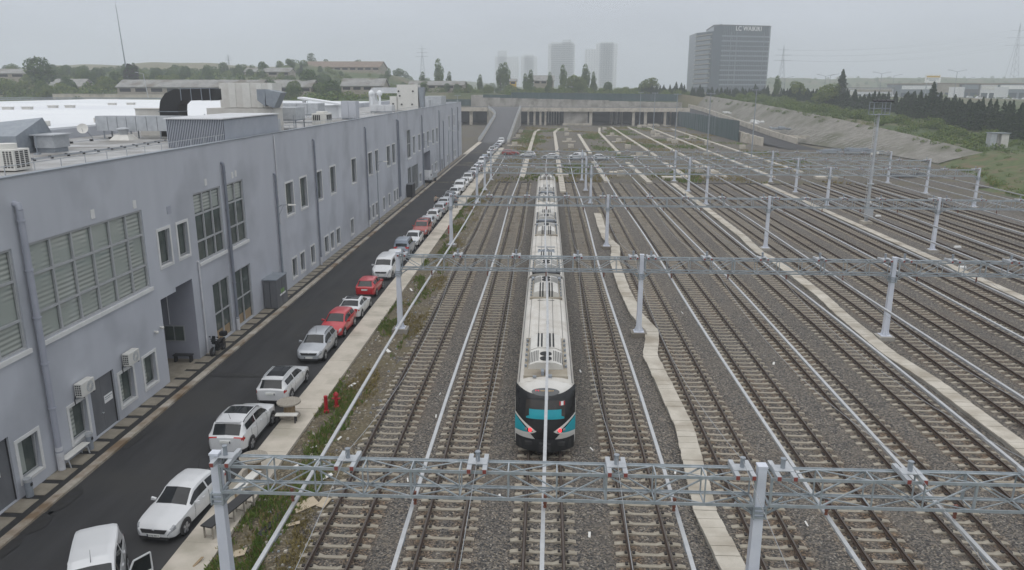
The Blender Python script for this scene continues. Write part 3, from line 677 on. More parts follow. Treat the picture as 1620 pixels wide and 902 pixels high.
# group of grey box units mid roof
def box_unit(label, x0, x1, y0, y1, z0, z1, m='galv', legs=True, seams=3):
    t = thing('roof_unit', label, 'air unit', ((x0 + x1) / 2, (y0 + y1) / 2, 12.9))
    g = MB(); xs = frange(x0, x1, seams)
    for a, b in zip(xs, xs[1:]): g.box(a, b - .03, y0, y1, z0, z1)
    g.build('casing', m, t, world=True, bevel=.02)
    f = MB()
    if legs:
        for x in (x0 + .1, x1 - .2):
            for y in (y0 + .1, y1 - .2): f.box(x, x + .1, y, y + .1, 12.9, z0 + .01)
    f.box(x0 + .05, x1 - .05, y0 + .05, y1 - .05, z0 - .12, z0 + .001); f.build('support_frame', 'galv_dark', t, world=True)
box_unit('grey box unit close behind the ribbed shed', -25.5, -23.6, 65.5, 67.5, 13.0, 14.35, 'galv', False, 2)
box_unit('low wide grey unit on a dark frame behind the ribbed shed', -29.6, -25.3, 77, 80, 13.9, 15.1)
box_unit('long grey duct unit in the second row behind the ribbed shed', -34, -27.5, 92, 95, 13.9, 15.2, 'galv', True, 5)
box_unit('tall bluish cabinet unit on the roof beyond the cream condenser', -27.4, -25.4, 102, 104, 13.1, 15.3, 'wall', True, 2)
box_unit('squat shiny duct unit left of the white tower unit', -29.5, -25.8, 128, 131, 13.2, 14.2, 'shiny_duct', True, 3)
box_unit('small pale unit near the far end of the roof', -26.0, -24.4, 160, 163, 13.0, 14.6, 'galv', False, 2)
box_unit('long grey unit at the far end of the roof', -27, -23.2, 170, 178, 13.0, 15.2, 'galv', False, 4)
box_unit('low pale unit on the white hall roof near its left end', -47.7, -46.3, 69, 70, 13.55, 14.0, 'hvac', False, 1)
box_unit('pale box on the white hall roof behind the box duct', -46.4, -45.2, 77, 78, 13.55, 14.0, 'hvac', False, 1)
for k, (x, y) in enumerate(((-82, 113), (-80, 114.5), (-81.5, 123), (-79.6, 124.5), (-83, 143), (-81, 146))):
    g = MB().box(x, x + 1.25, y, y + .9, 13.6, 14.05).box(x - .1, x + 1.35, y - .1, y + 1.0, 14.05, 14.12)
    single(g, 'hall_vent', 'small pale vent box in pairs on the far white hall roof', 'roof vent', 'hvac', (x, y, 13.6), 'vent boxes on the white hall roof')
# white mono pitch canopy and ball vents
g = MB().hexa([(-34.5, 106, 15.5), (-28.3, 106, 14.6), (-28.3, 109, 14.6), (-34.5, 109, 15.5)], [(-34.5, 106, 15.75), (-28.3, 106, 14.85), (-28.3, 109, 14.85), (-34.5, 109, 15.75)]).box(-34, -33.6, 106.5, 106.9, 12.9, 15.5).box(-29, -28.6, 106.5, 106.9, 12.9, 14.65).box(-33.4, -29.2, 107, 108.6, 12.9, 14.6)
single(g, 'sloped_canopy', 'white sloping sheet canopy on the middle of the roof', 'canopy', 'white_roof', (-31, 107, 12.9))
for k, x in enumerate((-29.6, -28.2)):
    g = MB().cyl((x, 130, 13), (x, 130, 15.6), .2).sphere((x, 130, 16.1), .5, 14)
    single(g, 'ball_vent', 'white round turbine vent standing beside the white tower unit', 'ventilator', 'white_roof', (x, 130, 13), 'pair of round turbine vents', smooth=True)
# white tower unit with elbow duct
tw = thing('air_handling_unit', 'white tall rooftop unit with round ports and silver elbow duct', 'air unit', (-25.5, 140, 12.9))
g = MB().box(-27.0, -23.2, 139, 142, 13.0, 17.55).box(-28.3, -27.05, 138.7, 141.5, 13.0, 15.5)
g.build('casing', 'ac_white', tw, world=True, bevel=.04)
prof = [(-32.2, 13.6), (-32.2, 16.1), (-31.8, 16.8), (-31.2, 17.05), (-27.02, 17.05), (-27.02, 16.05), (-30.9, 16.05), (-31.2, 15.7), (-31.0, 14.8), (-30.2, 13.6)]
MB().prism(prof, 1, 139.3, 141.2).build('elbow_duct', 'shiny_duct', tw, world=True)
MB().box(-23.15, -21.0 - 1.2, 139.2, 141, 16.0, 17.1).hexa([(-22.9, 139.2, 13.6), (-22.25, 139.2, 13.6), (-22.25, 141, 13.6), (-22.9, 141, 13.6)], [(-23.1, 139.2, 16), (-22.25, 139.2, 16), (-22.25, 141, 16), (-23.1, 141, 16)]).build('side_duct', 'galv_dark', tw, world=True)
g = MB()
for x, z in ((-26.7, 16.4), (-26.5, 15.6), (-24.1, 16.4), (-24.3, 14.1), (-27.7, 14.2), (-26.2, 14.1)): g.cyl((x, 138.99 - (.3 if x < -27.05 else 0), z), (x, 138.9 - (.3 if x < -27.05 else 0), z), .16, n=12)
g.build('port', 'plastic_dark', tw, world=True)
for (x, y, h) in ((-32.4, 47.2, 1.2), (-30, 66.5, 1.9), (-24.1, 72.5, 1.6), (-38, 92, 3.0), (-37.5, 120, 3.2)):
    single(MB().cyl((x, y, 12.9), (x, y, 12.9 + h), .035, n=6).box(x - .15, x + .15, y - .15, y + .15, 12.9, 13.0), 'lightning_rod', 'thin lightning rod standing on the flat roof', 'lightning rod', 'galv_dark', (x, y, 12.9), 'lightning rods on the roof')
# ================================================================== TRACKS
VIEW0 = [23, 22.5, 22.5, 22.5, 22.5, 24, 27, 32, 39, 44, 50, 57, 66, 72, 78, 84, 90]     # where each track enters the picture
TL = ['railway track nearest the weedy strip, leftmost of the yard', 'empty railway track between the leftmost track and the train', 'railway track carrying the white metro train',
      'empty railway track right beside the train', 'railway track just right of the winding first cable trough', 'second railway track right of the first cable trough', 'third railway track right of the first cable trough',
      'railway track just left of the second cable trough', 'railway track just right of the second cable trough', 'second railway track right of the second cable trough', 'third railway track right of the second cable trough',
      'railway track just left of the third cable trough', 'railway track just right of the third cable trough and light mast', 'second railway track right of the third cable trough', 'middle track of the outermost five on the right',
      'railway track second from the grass bank on the right', 'outermost railway track along the grass bank on the right']
# sleeper: tapered concrete tie, low in the middle, dark clips at the rail seats
g = MB(); xs = [-1.28, -1.02, -.5, -.34, .34, .5, 1.02, 1.28]; hs_ = [.022, .062, .070, .020, .020, .070, .062, .022]; ws = [.10, .11, .115, .085, .085, .115, .11, .10]
for i in range(7):
    x0, x1 = xs[i], xs[i + 1]
    g.hexa([(x0, -ws[i] - .02, -.16), (x1, -ws[i + 1] - .02, -.16), (x1, ws[i + 1] + .02, -.16), (x0, ws[i] + .02, -.16)],
           [(x0, -ws[i], hs_[i]), (x1, -ws[i + 1], hs_[i + 1]), (x1, ws[i + 1], hs_[i + 1]), (x0, ws[i], hs_[i])])
for sx_ in (-.75, .75):
    for d in (-.15, .15): g.box(sx_ + d - .05, sx_ + d + .05, -.07, .07, .08, .125, 1)
bm_sleeper = g
proto_sleeper = None
stuff_proto = g
def rail_mesh(x, L0, L1):
    prof = [(-.07, .085), (.07, .085), (.07, .10), (.012, .125), (.012, .19), (.036, .20), (.036, .235), (-.036, .235), (-.036, .20), (-.012, .19), (-.012, .125), (-.07, .10)]
    g = MB().prism([(x + u, w) for u, w in prof], 1, L0, L1, 0); g.m[2 + 6] = 1
    return g
T0, T1 = 14.0, YARD_END + .6
proto_rail = {}
SL_STEP = .70
for ti, tx_ in enumerate(TRACKS):
    t = thing('railway_track', TL[ti], 'railway track', (tx_, 0, 0), 0, 'parallel railway tracks of the yard')
    v0 = VIEW0[ti] - 1.2
    y_start = T0 + SL_STEP * int((v0 - T0) / SL_STEP)
    r_ = random.Random(ti)
    for sd_ in (-.75, .75):
        if sd_ not in proto_rail:
            o = rail_mesh(sd_, T0, T1).build('rail', ['rail_rust', 'rail_top'], t); proto_rail[sd_] = o
        else:
            o = proto_rail[sd_].copy(); COL.objects.link(o); o.parent = t
    ys_ = []; y = y_start
    while y < T1 - .2: ys_.append(y); y += SL_STEP
    for y in ys_[:100]:
        if proto_sleeper is None: proto_sleeper = g.build('sleeper', ['sleeper', 'clip'], t); o = proto_sleeper
        else: o = proto_sleeper.copy(); COL.objects.link(o); o.parent = t
        o.location = (r_.uniform(-.03, .03), y + r_.uniform(-.02, .02), r_.uniform(-.032, .0)); o.rotation_euler = (0, r_.uniform(-.008, .008), r_.uniform(-.012, .012))
    rest = MB()
    for y in ys_[100:]:
        a, dz = r_.uniform(-.03, .03), r_.uniform(-.02, .012)
        rest.add([(vx + a, vy + y, vz + dz) for vx, vy, vz in g.v], g.f); rest.m[-len(g.m):] = g.m
    if ys_[100:]: tag(rest.build('sleeper_row', ['sleeper', 'clip'], t, fix=False), kind='stuff')

# overhead conductor bars: stiff aluminium profile in 10 m lengths with splice plates
BARX = [-7.97, -4.02, .11, 4.15, 8.85, 12.75, 16.75, 20.6, 25.6, 29.6, 33.6, 37.5, 43.8, 47.8, 51.8, 55.7, 59.6]
BL = ['white overhead power bar above the weedy strip side track', 'white overhead power bar left of the train', 'white overhead power bar running along the train roof centre', 'white overhead power bar just right of the train',
      'white overhead power bar right beyond the first cable trough', 'white overhead power bar over the second track past the first trough', 'white overhead power bar over the third track past the first trough', 'white overhead power bar just left of the second trough',
      'white overhead power bar just right of the second trough', 'white overhead power bar over the second track past the second trough', 'white overhead power bar over the third track past the second trough', 'white overhead power bar just left of the third trough',
      'white overhead power bar just right of the third trough', 'white overhead power bar over the second track past the third trough', 'white overhead power bar over the middle of the outer five tracks', 'white overhead power bar over the second track from the bank', 'white overhead power bar over the outermost track by the bank']
for bi, bx in enumerate(BARX):
    g = MB(); pts = []
    for k in range(0, 26):
        y = 14 + k * 5.4
        pts.append((bx + .10 * math.sin(y * .11 + bi * 1.7), y, 4.2))
    for a, b in zip(pts, pts[1:]):
        g.bar((a[0], a[1], a[2] - .035), (b[0], b[1] + .001, b[2] - .035), .055, .07); g.bar((a[0], a[1], a[2] + .035), (b[0], b[1] + .001, b[2] + .035), .125, .05)
    for a in pts[1::2]: g.box(a[0] - .075, a[0] + .075, a[1] - .22, a[1] + .22, 4.15, 4.215, 1)
    tag(g.build('conductor_bar', ['alu', 'galv_dark'], at=(bx, 14, 4.2), fix=True), BL[bi], 'overhead bar', 'white overhead power bars above the tracks')

# ================================================================== GANTRIES
ZB, ZTOP, DY = 4.72, 5.62, .32
BRX = [-10.02, -6.1, -2.0, 2.3, 6.15, 7.38, 11.2, 15.0, 18.9, 23.3, 24.6, 27.8, 31.7, 35.6, 41.05, 42.4, 46.0, 50.0, 54.0, 58.0, 62.4]
def gantry_parts(t, lite):
    for px in POSTS:
        g = MB()
        g.hexa([(px - .19, -.17, .35), (px + .19, -.17, .35), (px + .19, .17, .35), (px - .19, .17, .35)], [(px - .13, -.13, 5.86), (px + .13, -.13, 5.86), (px + .13, .13, 5.86), (px - .13, .13, 5.86)])
        g.box(px - .15, px + .15, -.15, .15, 5.86, 5.92)
        p = g.build('post', 'post_paint', t)
        b = MB().box(px - .36, px + .36, -.36, .36, .30, .345)
        for s in (-1, 1):
            b.prism([(px + s * .19, .345), (px + s * .34, .345), (px + s * .19, .75)], 1, -.02, .02)
            b.add([(px - .02, s * .17, .345), (px + .02, s * .17, .345), (px + .02, s * .34, .345), (px - .02, s * .34, .345), (px - .02, s * .17, .75), (px + .02, s * .17, .75)], [(0, 1, 2, 3), (0, 4, 5, 1), (2, 5, 4, 3), (0, 3, 4), (1, 5, 2)])
        b.build('base_plate', 'post_paint', p)
        MB().box(px - .55, px + .55, -.5, .5, -.3, .30).build('footing', 'old_concrete', p, bevel=.03)
        c = MB()
        for z in (4.18, 4.34, 4.5): c.box(px - .22, px + .22, -.22, .22, z, z + .05)
        c.box(px - .21, px - .16, -.24, .24, 4.16, 4.58).box(px + .16, px + .21, -.24, .24, 4.16, 4.58)
        c.build('collar', 'steel_truss', p)
    for x0, x1 in zip(POSTS, POSTS[1:]):
        a, b = x0 + .24, x1 - .24; g = MB(); n = int(round((b - a) / 1.5)); xs = frange(a, b, n)
        for z in (ZB, ZTOP):
            for y in (-DY, DY):
                g.bar((a, y, z), (b, y, z), .10, .025, up=(0, 0, 1)); g.bar((a, y - .04 * (1 if y > 0 else -1) * -1, z), (b, y - .04 * (1 if y > 0 else -1) * -1, z), .02, .10)
        for i, x in enumerate(xs):
            w = .07 if i % 4 == 0 else .04
            for y in (-DY, DY): g.bar((x, y, ZB), (x, y, ZTOP), w, w)
            g.bar((x, -DY, ZB), (x, DY, ZB), .04, .04); g.bar((x, -DY, ZTOP), (x, DY, ZTOP), .04, .04)
            if i < n:
                x2 = xs[i + 1]
                for y in (-DY, DY): g.bar((x, y, ZTOP if i % 2 == 0 else ZB), (x2, y, ZB if i % 2 == 0 else ZTOP), .055, .035)
                s = DY if i % 2 == 0 else -DY
                for z in (ZB, ZTOP): g.bar((x, -s, z), (x2, s, z), .035, .03)
        for x, d in ((a, 1), (b, -1)): g.bar((x, 0, ZB), (x - .05 * d, 0, ZB), .5, .06).bar((x - d * .03, -.1, 4.3), (x + d * .55, -.2, ZB), .06, .05).bar((x - d * .03, .1, 4.3), (x + d * .55, .2, ZB), .06, .05)
        g.build('truss', 'steel_truss', t, fix=False)
    for k, x in enumerate(BRX):
        g = MB()
        for dx in (-.24, .24):
            g.hexa([(x + dx - .07, -.52, 5.66), (x + dx + .07, -.52, 5.66), (x + dx + .07, .52, 5.66), (x + dx - .07, .52, 5.66)], [(x + dx - .07, -.52, 5.80), (x + dx + .07, -.52, 5.80), (x + dx + .07, .52, 5.80), (x + dx - .07, .52, 5.80)], 0)
            g.box(x + dx - .055, x + dx + .055, -.545, -.522, 5.67, 5.79, 1)
        g.box(x - .3, x + .3, -.2, .2, 5.80, 5.825, 0).cyl((x, 0, 5.82), (x, 0, 6.12), .07, n=10, mi=2).cyl((x, 0, 6.12), (x, 0, 6.15), .09, n=10, mi=2)
        g.build('bracket', ['galv', 'red_cap', 'galv_dark'], t)
    for k, x in enumerate(BARX):
        g = MB()
        for z, r in ((4.62, .035), (4.56, .06), (4.5, .04), (4.44, .06), (4.38, .04), (4.32, .055)): g.cyl((x, 0, z), (x, 0, z - .06), r, n=8)
        g.box(x - .05, x + .05, -.05, .05, 4.62, 4.70)
        g.build('insulator', 'insulator', t)
GL = ['galvanised lattice gantry nearest the camera, spanning the bottom of the picture', 'galvanised lattice gantry crossing above the second train car joint', 'galvanised lattice gantry crossing above the middle of the train',
      'galvanised lattice gantry crossing just before the far end of the train', 'galvanised lattice gantry between the train end and the outermost gantry', 'farthest lattice gantry, beyond the end of the ballast']
g0 = thing('lattice_gantry', GL[0], 'gantry', (0, GANTRY_Y[0], 0), 0, 'lattice gantries spanning the yard')
gantry_parts(g0, False)
for k, gy in enumerate(GANTRY_Y[1:]):
    o = copy_tree(g0); o.location = (0, gy, 0); o['label'] = GL[k + 1]
# sagging feeder wires between the brackets
WL = ['thin sagging wire ' + s for s in ('between the two tracks left of the train track, far left one', 'just left of the train', 'just right of the train', 'above the first winding cable trough', 'between the first and second track right of the first trough', 'between the second and third track right of the first trough', 'just left of the last track before the second trough', 'between the first and second track right of the second trough', 'between the second and third track right of the second trough', 'just left of the last track before the third trough')]
for wi, wx in enumerate((-6.1, -2.0, 2.3, 6.15, 11.2, 15.0, 18.9, 27.8, 31.7, 35.6)):
    g = MB(); pts = []
    for a, b in zip([-8] + GANTRY_Y[:2], GANTRY_Y[:3]):
        for k in range(14):
            s = k / 14; pts.append((wx + .15 * math.sin(wi + a) * s * (1 - s) * 4, a + (b - a) * s, 6.05 - 4 * 1.3 * s * (1 - s)))
    g.tube([p for p in pts if p[1] > 12], .011, 5)
    tag(g.build('feeder_wire', 'wire', at=(wx, 20, 6)), WL[wi], 'wire', 'thin wires strung from gantry to gantry')

# ================================================================== CABLE TROUGHS
def trough(label, path, w, y0, y1, broken=()):
    g = MB(); y = y0; r_ = random.Random(int(y0 * 7 + w * 100)); zt = .26
    P = lambda y: lerp_tab(path, y)
    k = 0
    while y < y1:
        L = .62; x0, x1 = P(y), P(y + L); j = r_.uniform(-.02, .02); tz = zt + r_.uniform(-.015, .015); hw = w / 2 + r_.uniform(-.01, .015)
        g.hexa([(x0 - hw + j, y + .012, tz - .07), (x0 + hw + j, y + .012, tz - .07), (x1 + hw + j, y + L - .012, tz - .07), (x1 - hw + j, y + L - .012, tz - .07)],
               [(x0 - hw + j, y + .012, tz), (x0 + hw + j, y + .012, tz), (x1 + hw + j, y + L - .012, tz), (x1 - hw + j, y + L - .012, tz)], 0)
        if k % 2 == 0:
            x2 = P(y + 2 * L)
            g.hexa([(x0 - w / 2 + .05, y + .004, -.2), (x0 + w / 2 - .05, y + .004, -.2), (x2 + w / 2 - .05, y + 2 * L - .004, -.2), (x2 - w / 2 + .05, y + 2 * L - .004, -.2)],
                   [(x0 - w / 2 + .05, y + .004, zt - .085), (x0 + w / 2 - .05, y + .004, zt - .085), (x2 + w / 2 - .05, y + 2 * L - .004, zt - .085), (x2 - w / 2 + .05, y + 2 * L - .004, zt - .085)], 1)
        y += L; k += 1
    return tag(g.build('cable_trough', ['trough', 'old_concrete'], at=(P(y0), y0, 0)), label, 'cable trough', 'concrete cable troughs between the tracks')
trough('pale concrete slab cable trough winding past posts right of the train', [(14, 7.6), (21, 7.55), (24, 7.0), (28, 6.75), (36, 7.3), (44, 7.05), (47, 6.95), (49.5, 7.45), (52, 7.75), (56, 7.1), (64, 6.9), (74, 7.0), (79, 7.55), (82, 7.75), (86, 7.1), (95, 7.05), (100, 7.2)], .95, 15, 104)
trough('pale concrete cable trough with lids in the middle of the yard', [(14, 23.3), (36, 23.3), (43, 23.2), (47.5, 22.75), (50, 22.7), (52.5, 22.85), (57, 22.95), (62, 23.3), (70, 23.35), (77, 23.1), (79, 22.75), (83, 22.9), (88, 23.2), (110, 23.25), (140, 23.2)], .95, 30, 139)
trough('pale concrete cable trough at the foot of the light mast', [(14, 39.8), (140, 39.8)], .95, 50, 139)
# unfinished trough lines on the bare earth beyond
def far_trough(label, pts, w=1.0):
    g = MB()
    for (xa, ya), (xb, yb) in zip(pts, pts[1:]):
        n = max(1, int(abs(yb - ya) / 6))
        for k in range(n):
            a, b = k / n, (k + 1) / n; d = .02 * nz(k * 3.3, xa)
            g.bar((xa + (xb - xa) * a, ya + (yb - ya) * a, .15 + d), (xa + (xb - xa) * b, ya + (yb - ya) * b - .05, .15 + d), w, .35)
    tag(g.build('cable_trough', 'trough', at=(pts[0][0], pts[0][1], 0)), label, 'cable trough', 'bare cable troughs on the far earth')
far_trough('pale trough line on the earth straight behind the left part of the yard', [(-4.6, 147), (-4.6, 186)]); far_trough('pale trough line ending in a bend near the ramp foot', [(-4.7, 203), (-4.5, 300), (-3.0, 320)])
far_trough('short pale trough line straight behind the train end', [(2.9, 126), (2.9, 184)]); far_trough('pale trough line behind the parked white sedan, middle of the far earth', [(3.0, 200), (3.1, 300), (5.5, 330)])
far_trough('pale trough line right of the train end reaching towards the parked van', [(11.4, 141), (11.2, 180)]); far_trough('pale trough line behind the parked white van', [(11.7, 203), (12.0, 288)])
far_trough('pale trough line in two pieces beside the second trough end', [(19.1, 140), (18.9, 178)]); far_trough('curving pale trough line towards the right portal', [(19.4, 203), (20.5, 300), (23, 335)], .9)
far_trough('long pale trough line in the middle of the far earth', [(27.6, 150), (27.6, 178)]); far_trough('long pale trough line running to the portal right of centre', [(28.0, 193), (28.6, 344)], .9)
far_trough('long pale trough line left of the tall far lamp posts', [(35.1, 150), (36.1, 344)], .9); far_trough('long pale trough line right of the tall far lamp posts', [(44.4, 150), (45.1, 345)], .9); far_trough('outermost pale trough line near the green netting wall', [(53, 160), (53, 330)], .9)
for k, (x, y) in enumerate(((7.4, 251), (7.2, 224.5), (23.5, 250), (23.7, 223.7), (24.1, 283), (7.5, 282), (40.3, 281), (40.4, 254), (8.1, 316), (24.2, 322), (24, 197.7), (-10, 300), (-10, 270), (32, 160), (-9.6, 232), (50, 240), (50.3, 268), (15, 152), (33.5, 152.5), (57, 225))):
    g = MB().box(x - .8, x + .8, y - .6, y + .6, -.1, 1.1)
    if k % 2 == 0: g.box(x - 2.2, x + 2.2, y - 1.0, y + 1.0, -.1, .18)
    tag(g.build('concrete_footing', 'pale_concrete', at=(x, y, 0), bevel=.04), 'pale concrete footing block standing on bare earth', 'concrete block', 'footing blocks on the far earth')

# ================================================================== TRAIN
TXC = .12
train = thing('metro_train', 'white four car metro train with black and teal end parked on the track', 'train', (TXC, 32.5, 0))
HW = 1.44
mat('roof_dirt', (.30, .265, .205), (.40, .365, .30), sc=1.6, rough=.8, c3=(.20, .17, .13), sc3=.8)
# roof cross-section (half): side wall, shoulder, crown
SEC = [(HW - .03, .55), (HW, .9), (HW, 2.7), (HW - .03, 3.0), (HW - .12, 3.28), (HW - .30, 3.44), (HW - .62, 3.53), (0, 3.58)]
def ring(y, sc=1.0, zc=1.0):
    L = [(-x * sc, y, .55 + (z - .55) * zc) for x, z in SEC]; Rr = [(x * sc, y, .55 + (z - .55) * zc) for x, z in SEC[::-1][1:]]
    return L + Rr
def shell(g, stations, mi=0, caps=True, matfn=None):
    b = len(g.v); n = len(stations[0])
    for s in stations: g.v.extend(s)
    for i in range(len(stations) - 1):
        for k in range(n - 1):
            g.f.append([b + i * n + k, b + (i + 1) * n + k, b + (i + 1) * n + k + 1, b + i * n + k + 1]); g.m.append(matfn(k) if matfn else mi)
    if caps:
        g.f.append([b + k for k in range(n)]); g.m.append(mi); e = b + (len(stations) - 1) * n; g.f.append([e + k for k in range(n)][::-1]); g.m.append(mi)
SEGS = [(0, 21.6), (22.6, 43.9), (44.9, 66.0), (67.0, 88.4)]
mf = lambda k: 1 if 3 <= k <= 10 else 0
def hvac(parent, y0, flip):
    """Roof unit: sloping finned half, flat grid half with two dark fans."""
    s = -1 if flip else 1; Y = lambda d: y0 + s * d
    g = MB()
    pr = [(-.92, 3.45), (-.80, 3.82), (-.45, 3.95), (.45, 3.95), (.80, 3.82), (.92, 3.45)]
    g.prism(pr, 1, Y(0), Y(2.1), 0); g.prism([(x * 1.0, z if z < 3.5 else z + .05) for x, z in pr], 1, Y(2.12), Y(4.4), 0)
    u = g.build('roof_unit', 'hvac', parent)
    d = MB()
    for x in (-.4, -.22, .22, .4):
        d.box(x - .045, x + .045, min(Y(2.2), Y(4.42)), max(Y(2.2), Y(4.42)), 3.6, 4.015)
    for yy in (.55, 1.25): d.cyl((0, Y(yy), 3.95), (0, Y(yy), 3.985), .30, n=18)
    return u, d
def add_units(car, spots):
    for y0, flip in spots:
        u, d = hvac(car, y0, flip); s = -1 if flip else 1
        d.build('fan_opening', 'black', u) if False else None
        o = d.build('roof_fan', 'train_skirt', car)
        g = MB(); Y = lambda q: y0 + s * q
        for sx_ in (-1, 1):
            for i in range(6):
                xx = sx_ * (.40 + i * .085); z = 3.95 if abs(xx) < .45 else 3.95 - (abs(xx) - .45) * .371
                g.box(xx - .025, xx + .025, min(Y(.25), Y(1.75)), max(Y(.25), Y(1.75)), z - .02, z + .014)
        g.build('roof_grille', 'grille_grey', car)
        g = MB()
        for sx_ in (-1, 1):
            for q in (.3, 1.1, 1.9, 2.7, 3.5, 4.2): g.cyl((sx_ * 1.0, Y(q), 3.5), (sx_ * 1.0, Y(q), 3.72), .06, n=8)
            g.box(sx_ * .96 - .03, sx_ * .96 + .03, min(Y(.1), Y(4.4)), max(Y(.1), Y(4.4)), 3.44, 3.56)
        g.build('roof_fitting', 'galv_dark', car)
for ci, (a, b) in enumerate(SEGS):
    g = MB(); front = ci == 0
    y0 = a + (1.15 if front else 0)
    ys_ = [y0 + .0] + frange(y0 + .5, b - .3, 20) + [b]
    sts = [ring(y, 1.0 if i else .995) for i, y in enumerate(ys_)]
    shell(g, sts, 0, True, mf)
    # recessed roof wells at both ends, longitudinal roof seams and joints
    car = g.build('car_body', ['train_white', 'train_roof'], train, smooth=True, sharp=35)
    sm_ = MB()
    for x, z in ((-.95, 3.505), (.95, 3.505), (-.42, 3.562), (.42, 3.562)): sm_.box(x - .012, x + .012, y0 + .6, b - .2, z - .01, z + .012)
    for y in (a + 8.2, b - 6.4): sm_.box(-.55, .55, y - .014, y + .014, 3.50, 3.586)
    for s in (-1, 1): sm_.box(s * 1.28 - .022, s * 1.28 + .022, y0 + .4, b - .1, 3.30, 3.345)
    sm_.build('roof_seam', 'grille_grey', car)
    for s in (-1, 1):
        for k in range(6):
            yy = a + 2.6 + k * 3.1; MB().box(s * HW - .004, s * HW + .006, yy, yy + 2.0, 1.75, 2.62).build('side_window', 'train_glass', car)
        MB().box(s * HW - .003, s * HW + .004, a + 1.6, b - .3, 1.0, 1.35).build('side_stripe', 'teal', car)
    un = MB().box(-1.25, 1.25, a + (2 if front else .4), b - .4, .32, .56)
    un.build('underframe', 'train_skirt', car)
    for yb in (a + 4, b - 4):
        bo = MB().box(-1.0, 1.0, yb - 1.6, yb + 1.6, .4, .75)
        for w in (-1.1, 1.1):
            for s in (-.75, .75): bo.cyl((s - .07, yb + w, .64), (s + .07, yb + w, .64), .42, n=16)
        bo.build('bogie', 'train_skirt', car)
    spots = []
    if front: spots = [(a + 2.6, False), (b - 1.2, True)]
    else: spots = [(a + 1.4, False), (b - 1.4, True)]
    add_units(car, spots)
    for y0_, fl in spots:
        s = -1 if fl else 1
        lo_, hi_ = sorted((y0_ - s * .9, y0_ + s * 4.7)); wells = MB().box(-1.06, 1.06, lo_, hi_, 3.40, 3.592, 0)
        wells.box(-1.08, 1.08, lo_ - .03, lo_, 3.4, 3.61, 0).box(-1.08, 1.08, hi_, hi_ + .03, 3.4, 3.61, 0)
        wells.build('roof_well', 'roof_dirt', car)
    eq = MB()
    if front: eq.box(-.22, -.08, a + 1.75, a + 2.15, 3.59, 3.8).box(.0, .1, a + 1.8, a + 2.1, 3.59, 3.78).box(-.62, -.45, a + 1.45, a + 1.6, 3.59, 3.66).box(.12, .3, a + 1.5, a + 1.75, 3.55, 3.68)
    for k, yy in enumerate(((b - .9),) if front else ((a + .6), (b - .7))): eq.box(-.75, .75, yy - .35, yy + .35, 3.58, 3.76).box(-1.05, -.85, yy - .3, yy + .3, 3.5, 3.72).box(.85, 1.05, yy - .3, yy + .3, 3.5, 3.72)
    eq.build('roof_equipment', 'galv_dark', car)
    for ea, eb in (((b - 1.15, b - .05),) if front else ((a + .05, a + 1.25), (b - 1.25, b - .05))): MB().box(-1.04, 1.04, ea, eb, 3.42, 3.60).build('roof_dark_plate', 'train_skirt', car)  # dark gaps at the car joints drawn as flat dark plates
    if ci < 3:
        gy0, gy1 = b, SEGS[ci + 1][0]; gw = MB()
        for k in range(6):
            q0 = gy0 + (gy1 - gy0) * k / 6; q1 = gy0 + (gy1 - gy0) * (k + 1) / 6; e = .0 if k % 2 else .06
            gw.box(-1.12 - e, 1.12 + e, q0, q1, .7, 3.3 + e)
        gw.build('gangway', 'plastic_dark', train)
    if ci == 1:
        pg = MB()                                        # pantograph, folded
        yb = a + 3.2 + 3.2; 
        pg.box(-.7, .7, yb, yb + 1.8, 3.62, 3.68).bar((-.6, yb, 3.72), (.0, yb + 1.6, 3.86), .05, .05).bar((.6, yb, 3.72), (0, yb + 1.6, 3.86), .05, .05).bar((-.75, yb + 1.7, 3.92), (.75, yb + 1.7, 3.92), .18, .05)
        for s in (-.6, .6): pg.cyl((s, yb + .2, 3.55), (s, yb + .2, 3.74), .08, n=8).cyl((s, yb + 1.6, 3.55), (s, yb + 1.6, 3.74), .08, n=8)
        pg.build('pantograph', 'galv_dark', car)

mat('display_grey', (.075, .08, .085), rough=.2, spec=.6)
# ---- end face of the first car (towards the camera): lofted nose
cab = [c for c in train.children if c.name.startswith('car_body')][0]
ZL = [.95, 1.25, 1.6, 2.0, 2.4, 2.85, 3.15, 3.38, 3.5]
def nose_y(x, z):                                        # local y of the face surface
    k = abs(x) / HW
    base = lerp_tab([(.5, .12), (.95, .02), (1.5, .0), (2.2, .14), (2.9, .40), (3.2, .55), (3.45, .82), (3.6, 1.35)], z)
    return base + .60 * k ** 3.2 + .10 * k * k
def hw_at(z): return lerp_tab([(.55, 1.40), (.9, HW), (2.7, HW), (3.0, HW - .03), (3.28, HW - .12), (3.44, HW - .30), (3.53, HW - .62), (3.58, .4)], z)
def face_patch(name, m, poly_fn, nx, nz_, off, parent=cab):
    """grid patch following the nose; poly_fn(u,v)->(x,z)"""
    g = MB(); us = frange(0, 1, nx); vs = frange(0, 1, nz_)
    def P(u, v):
        x, z = poly_fn(u, v); return (x, nose_y(x, z) - off, z)
    g.grid(us, vs, lambda u, v: P(u, v))
    g.grid(us, vs, lambda u, v: (poly_fn(u, v)[0], nose_y(*poly_fn(u, v)) - off + .03, poly_fn(u, v)[1]))
    return g.build(name, m, parent, smooth=True, sharp=50)
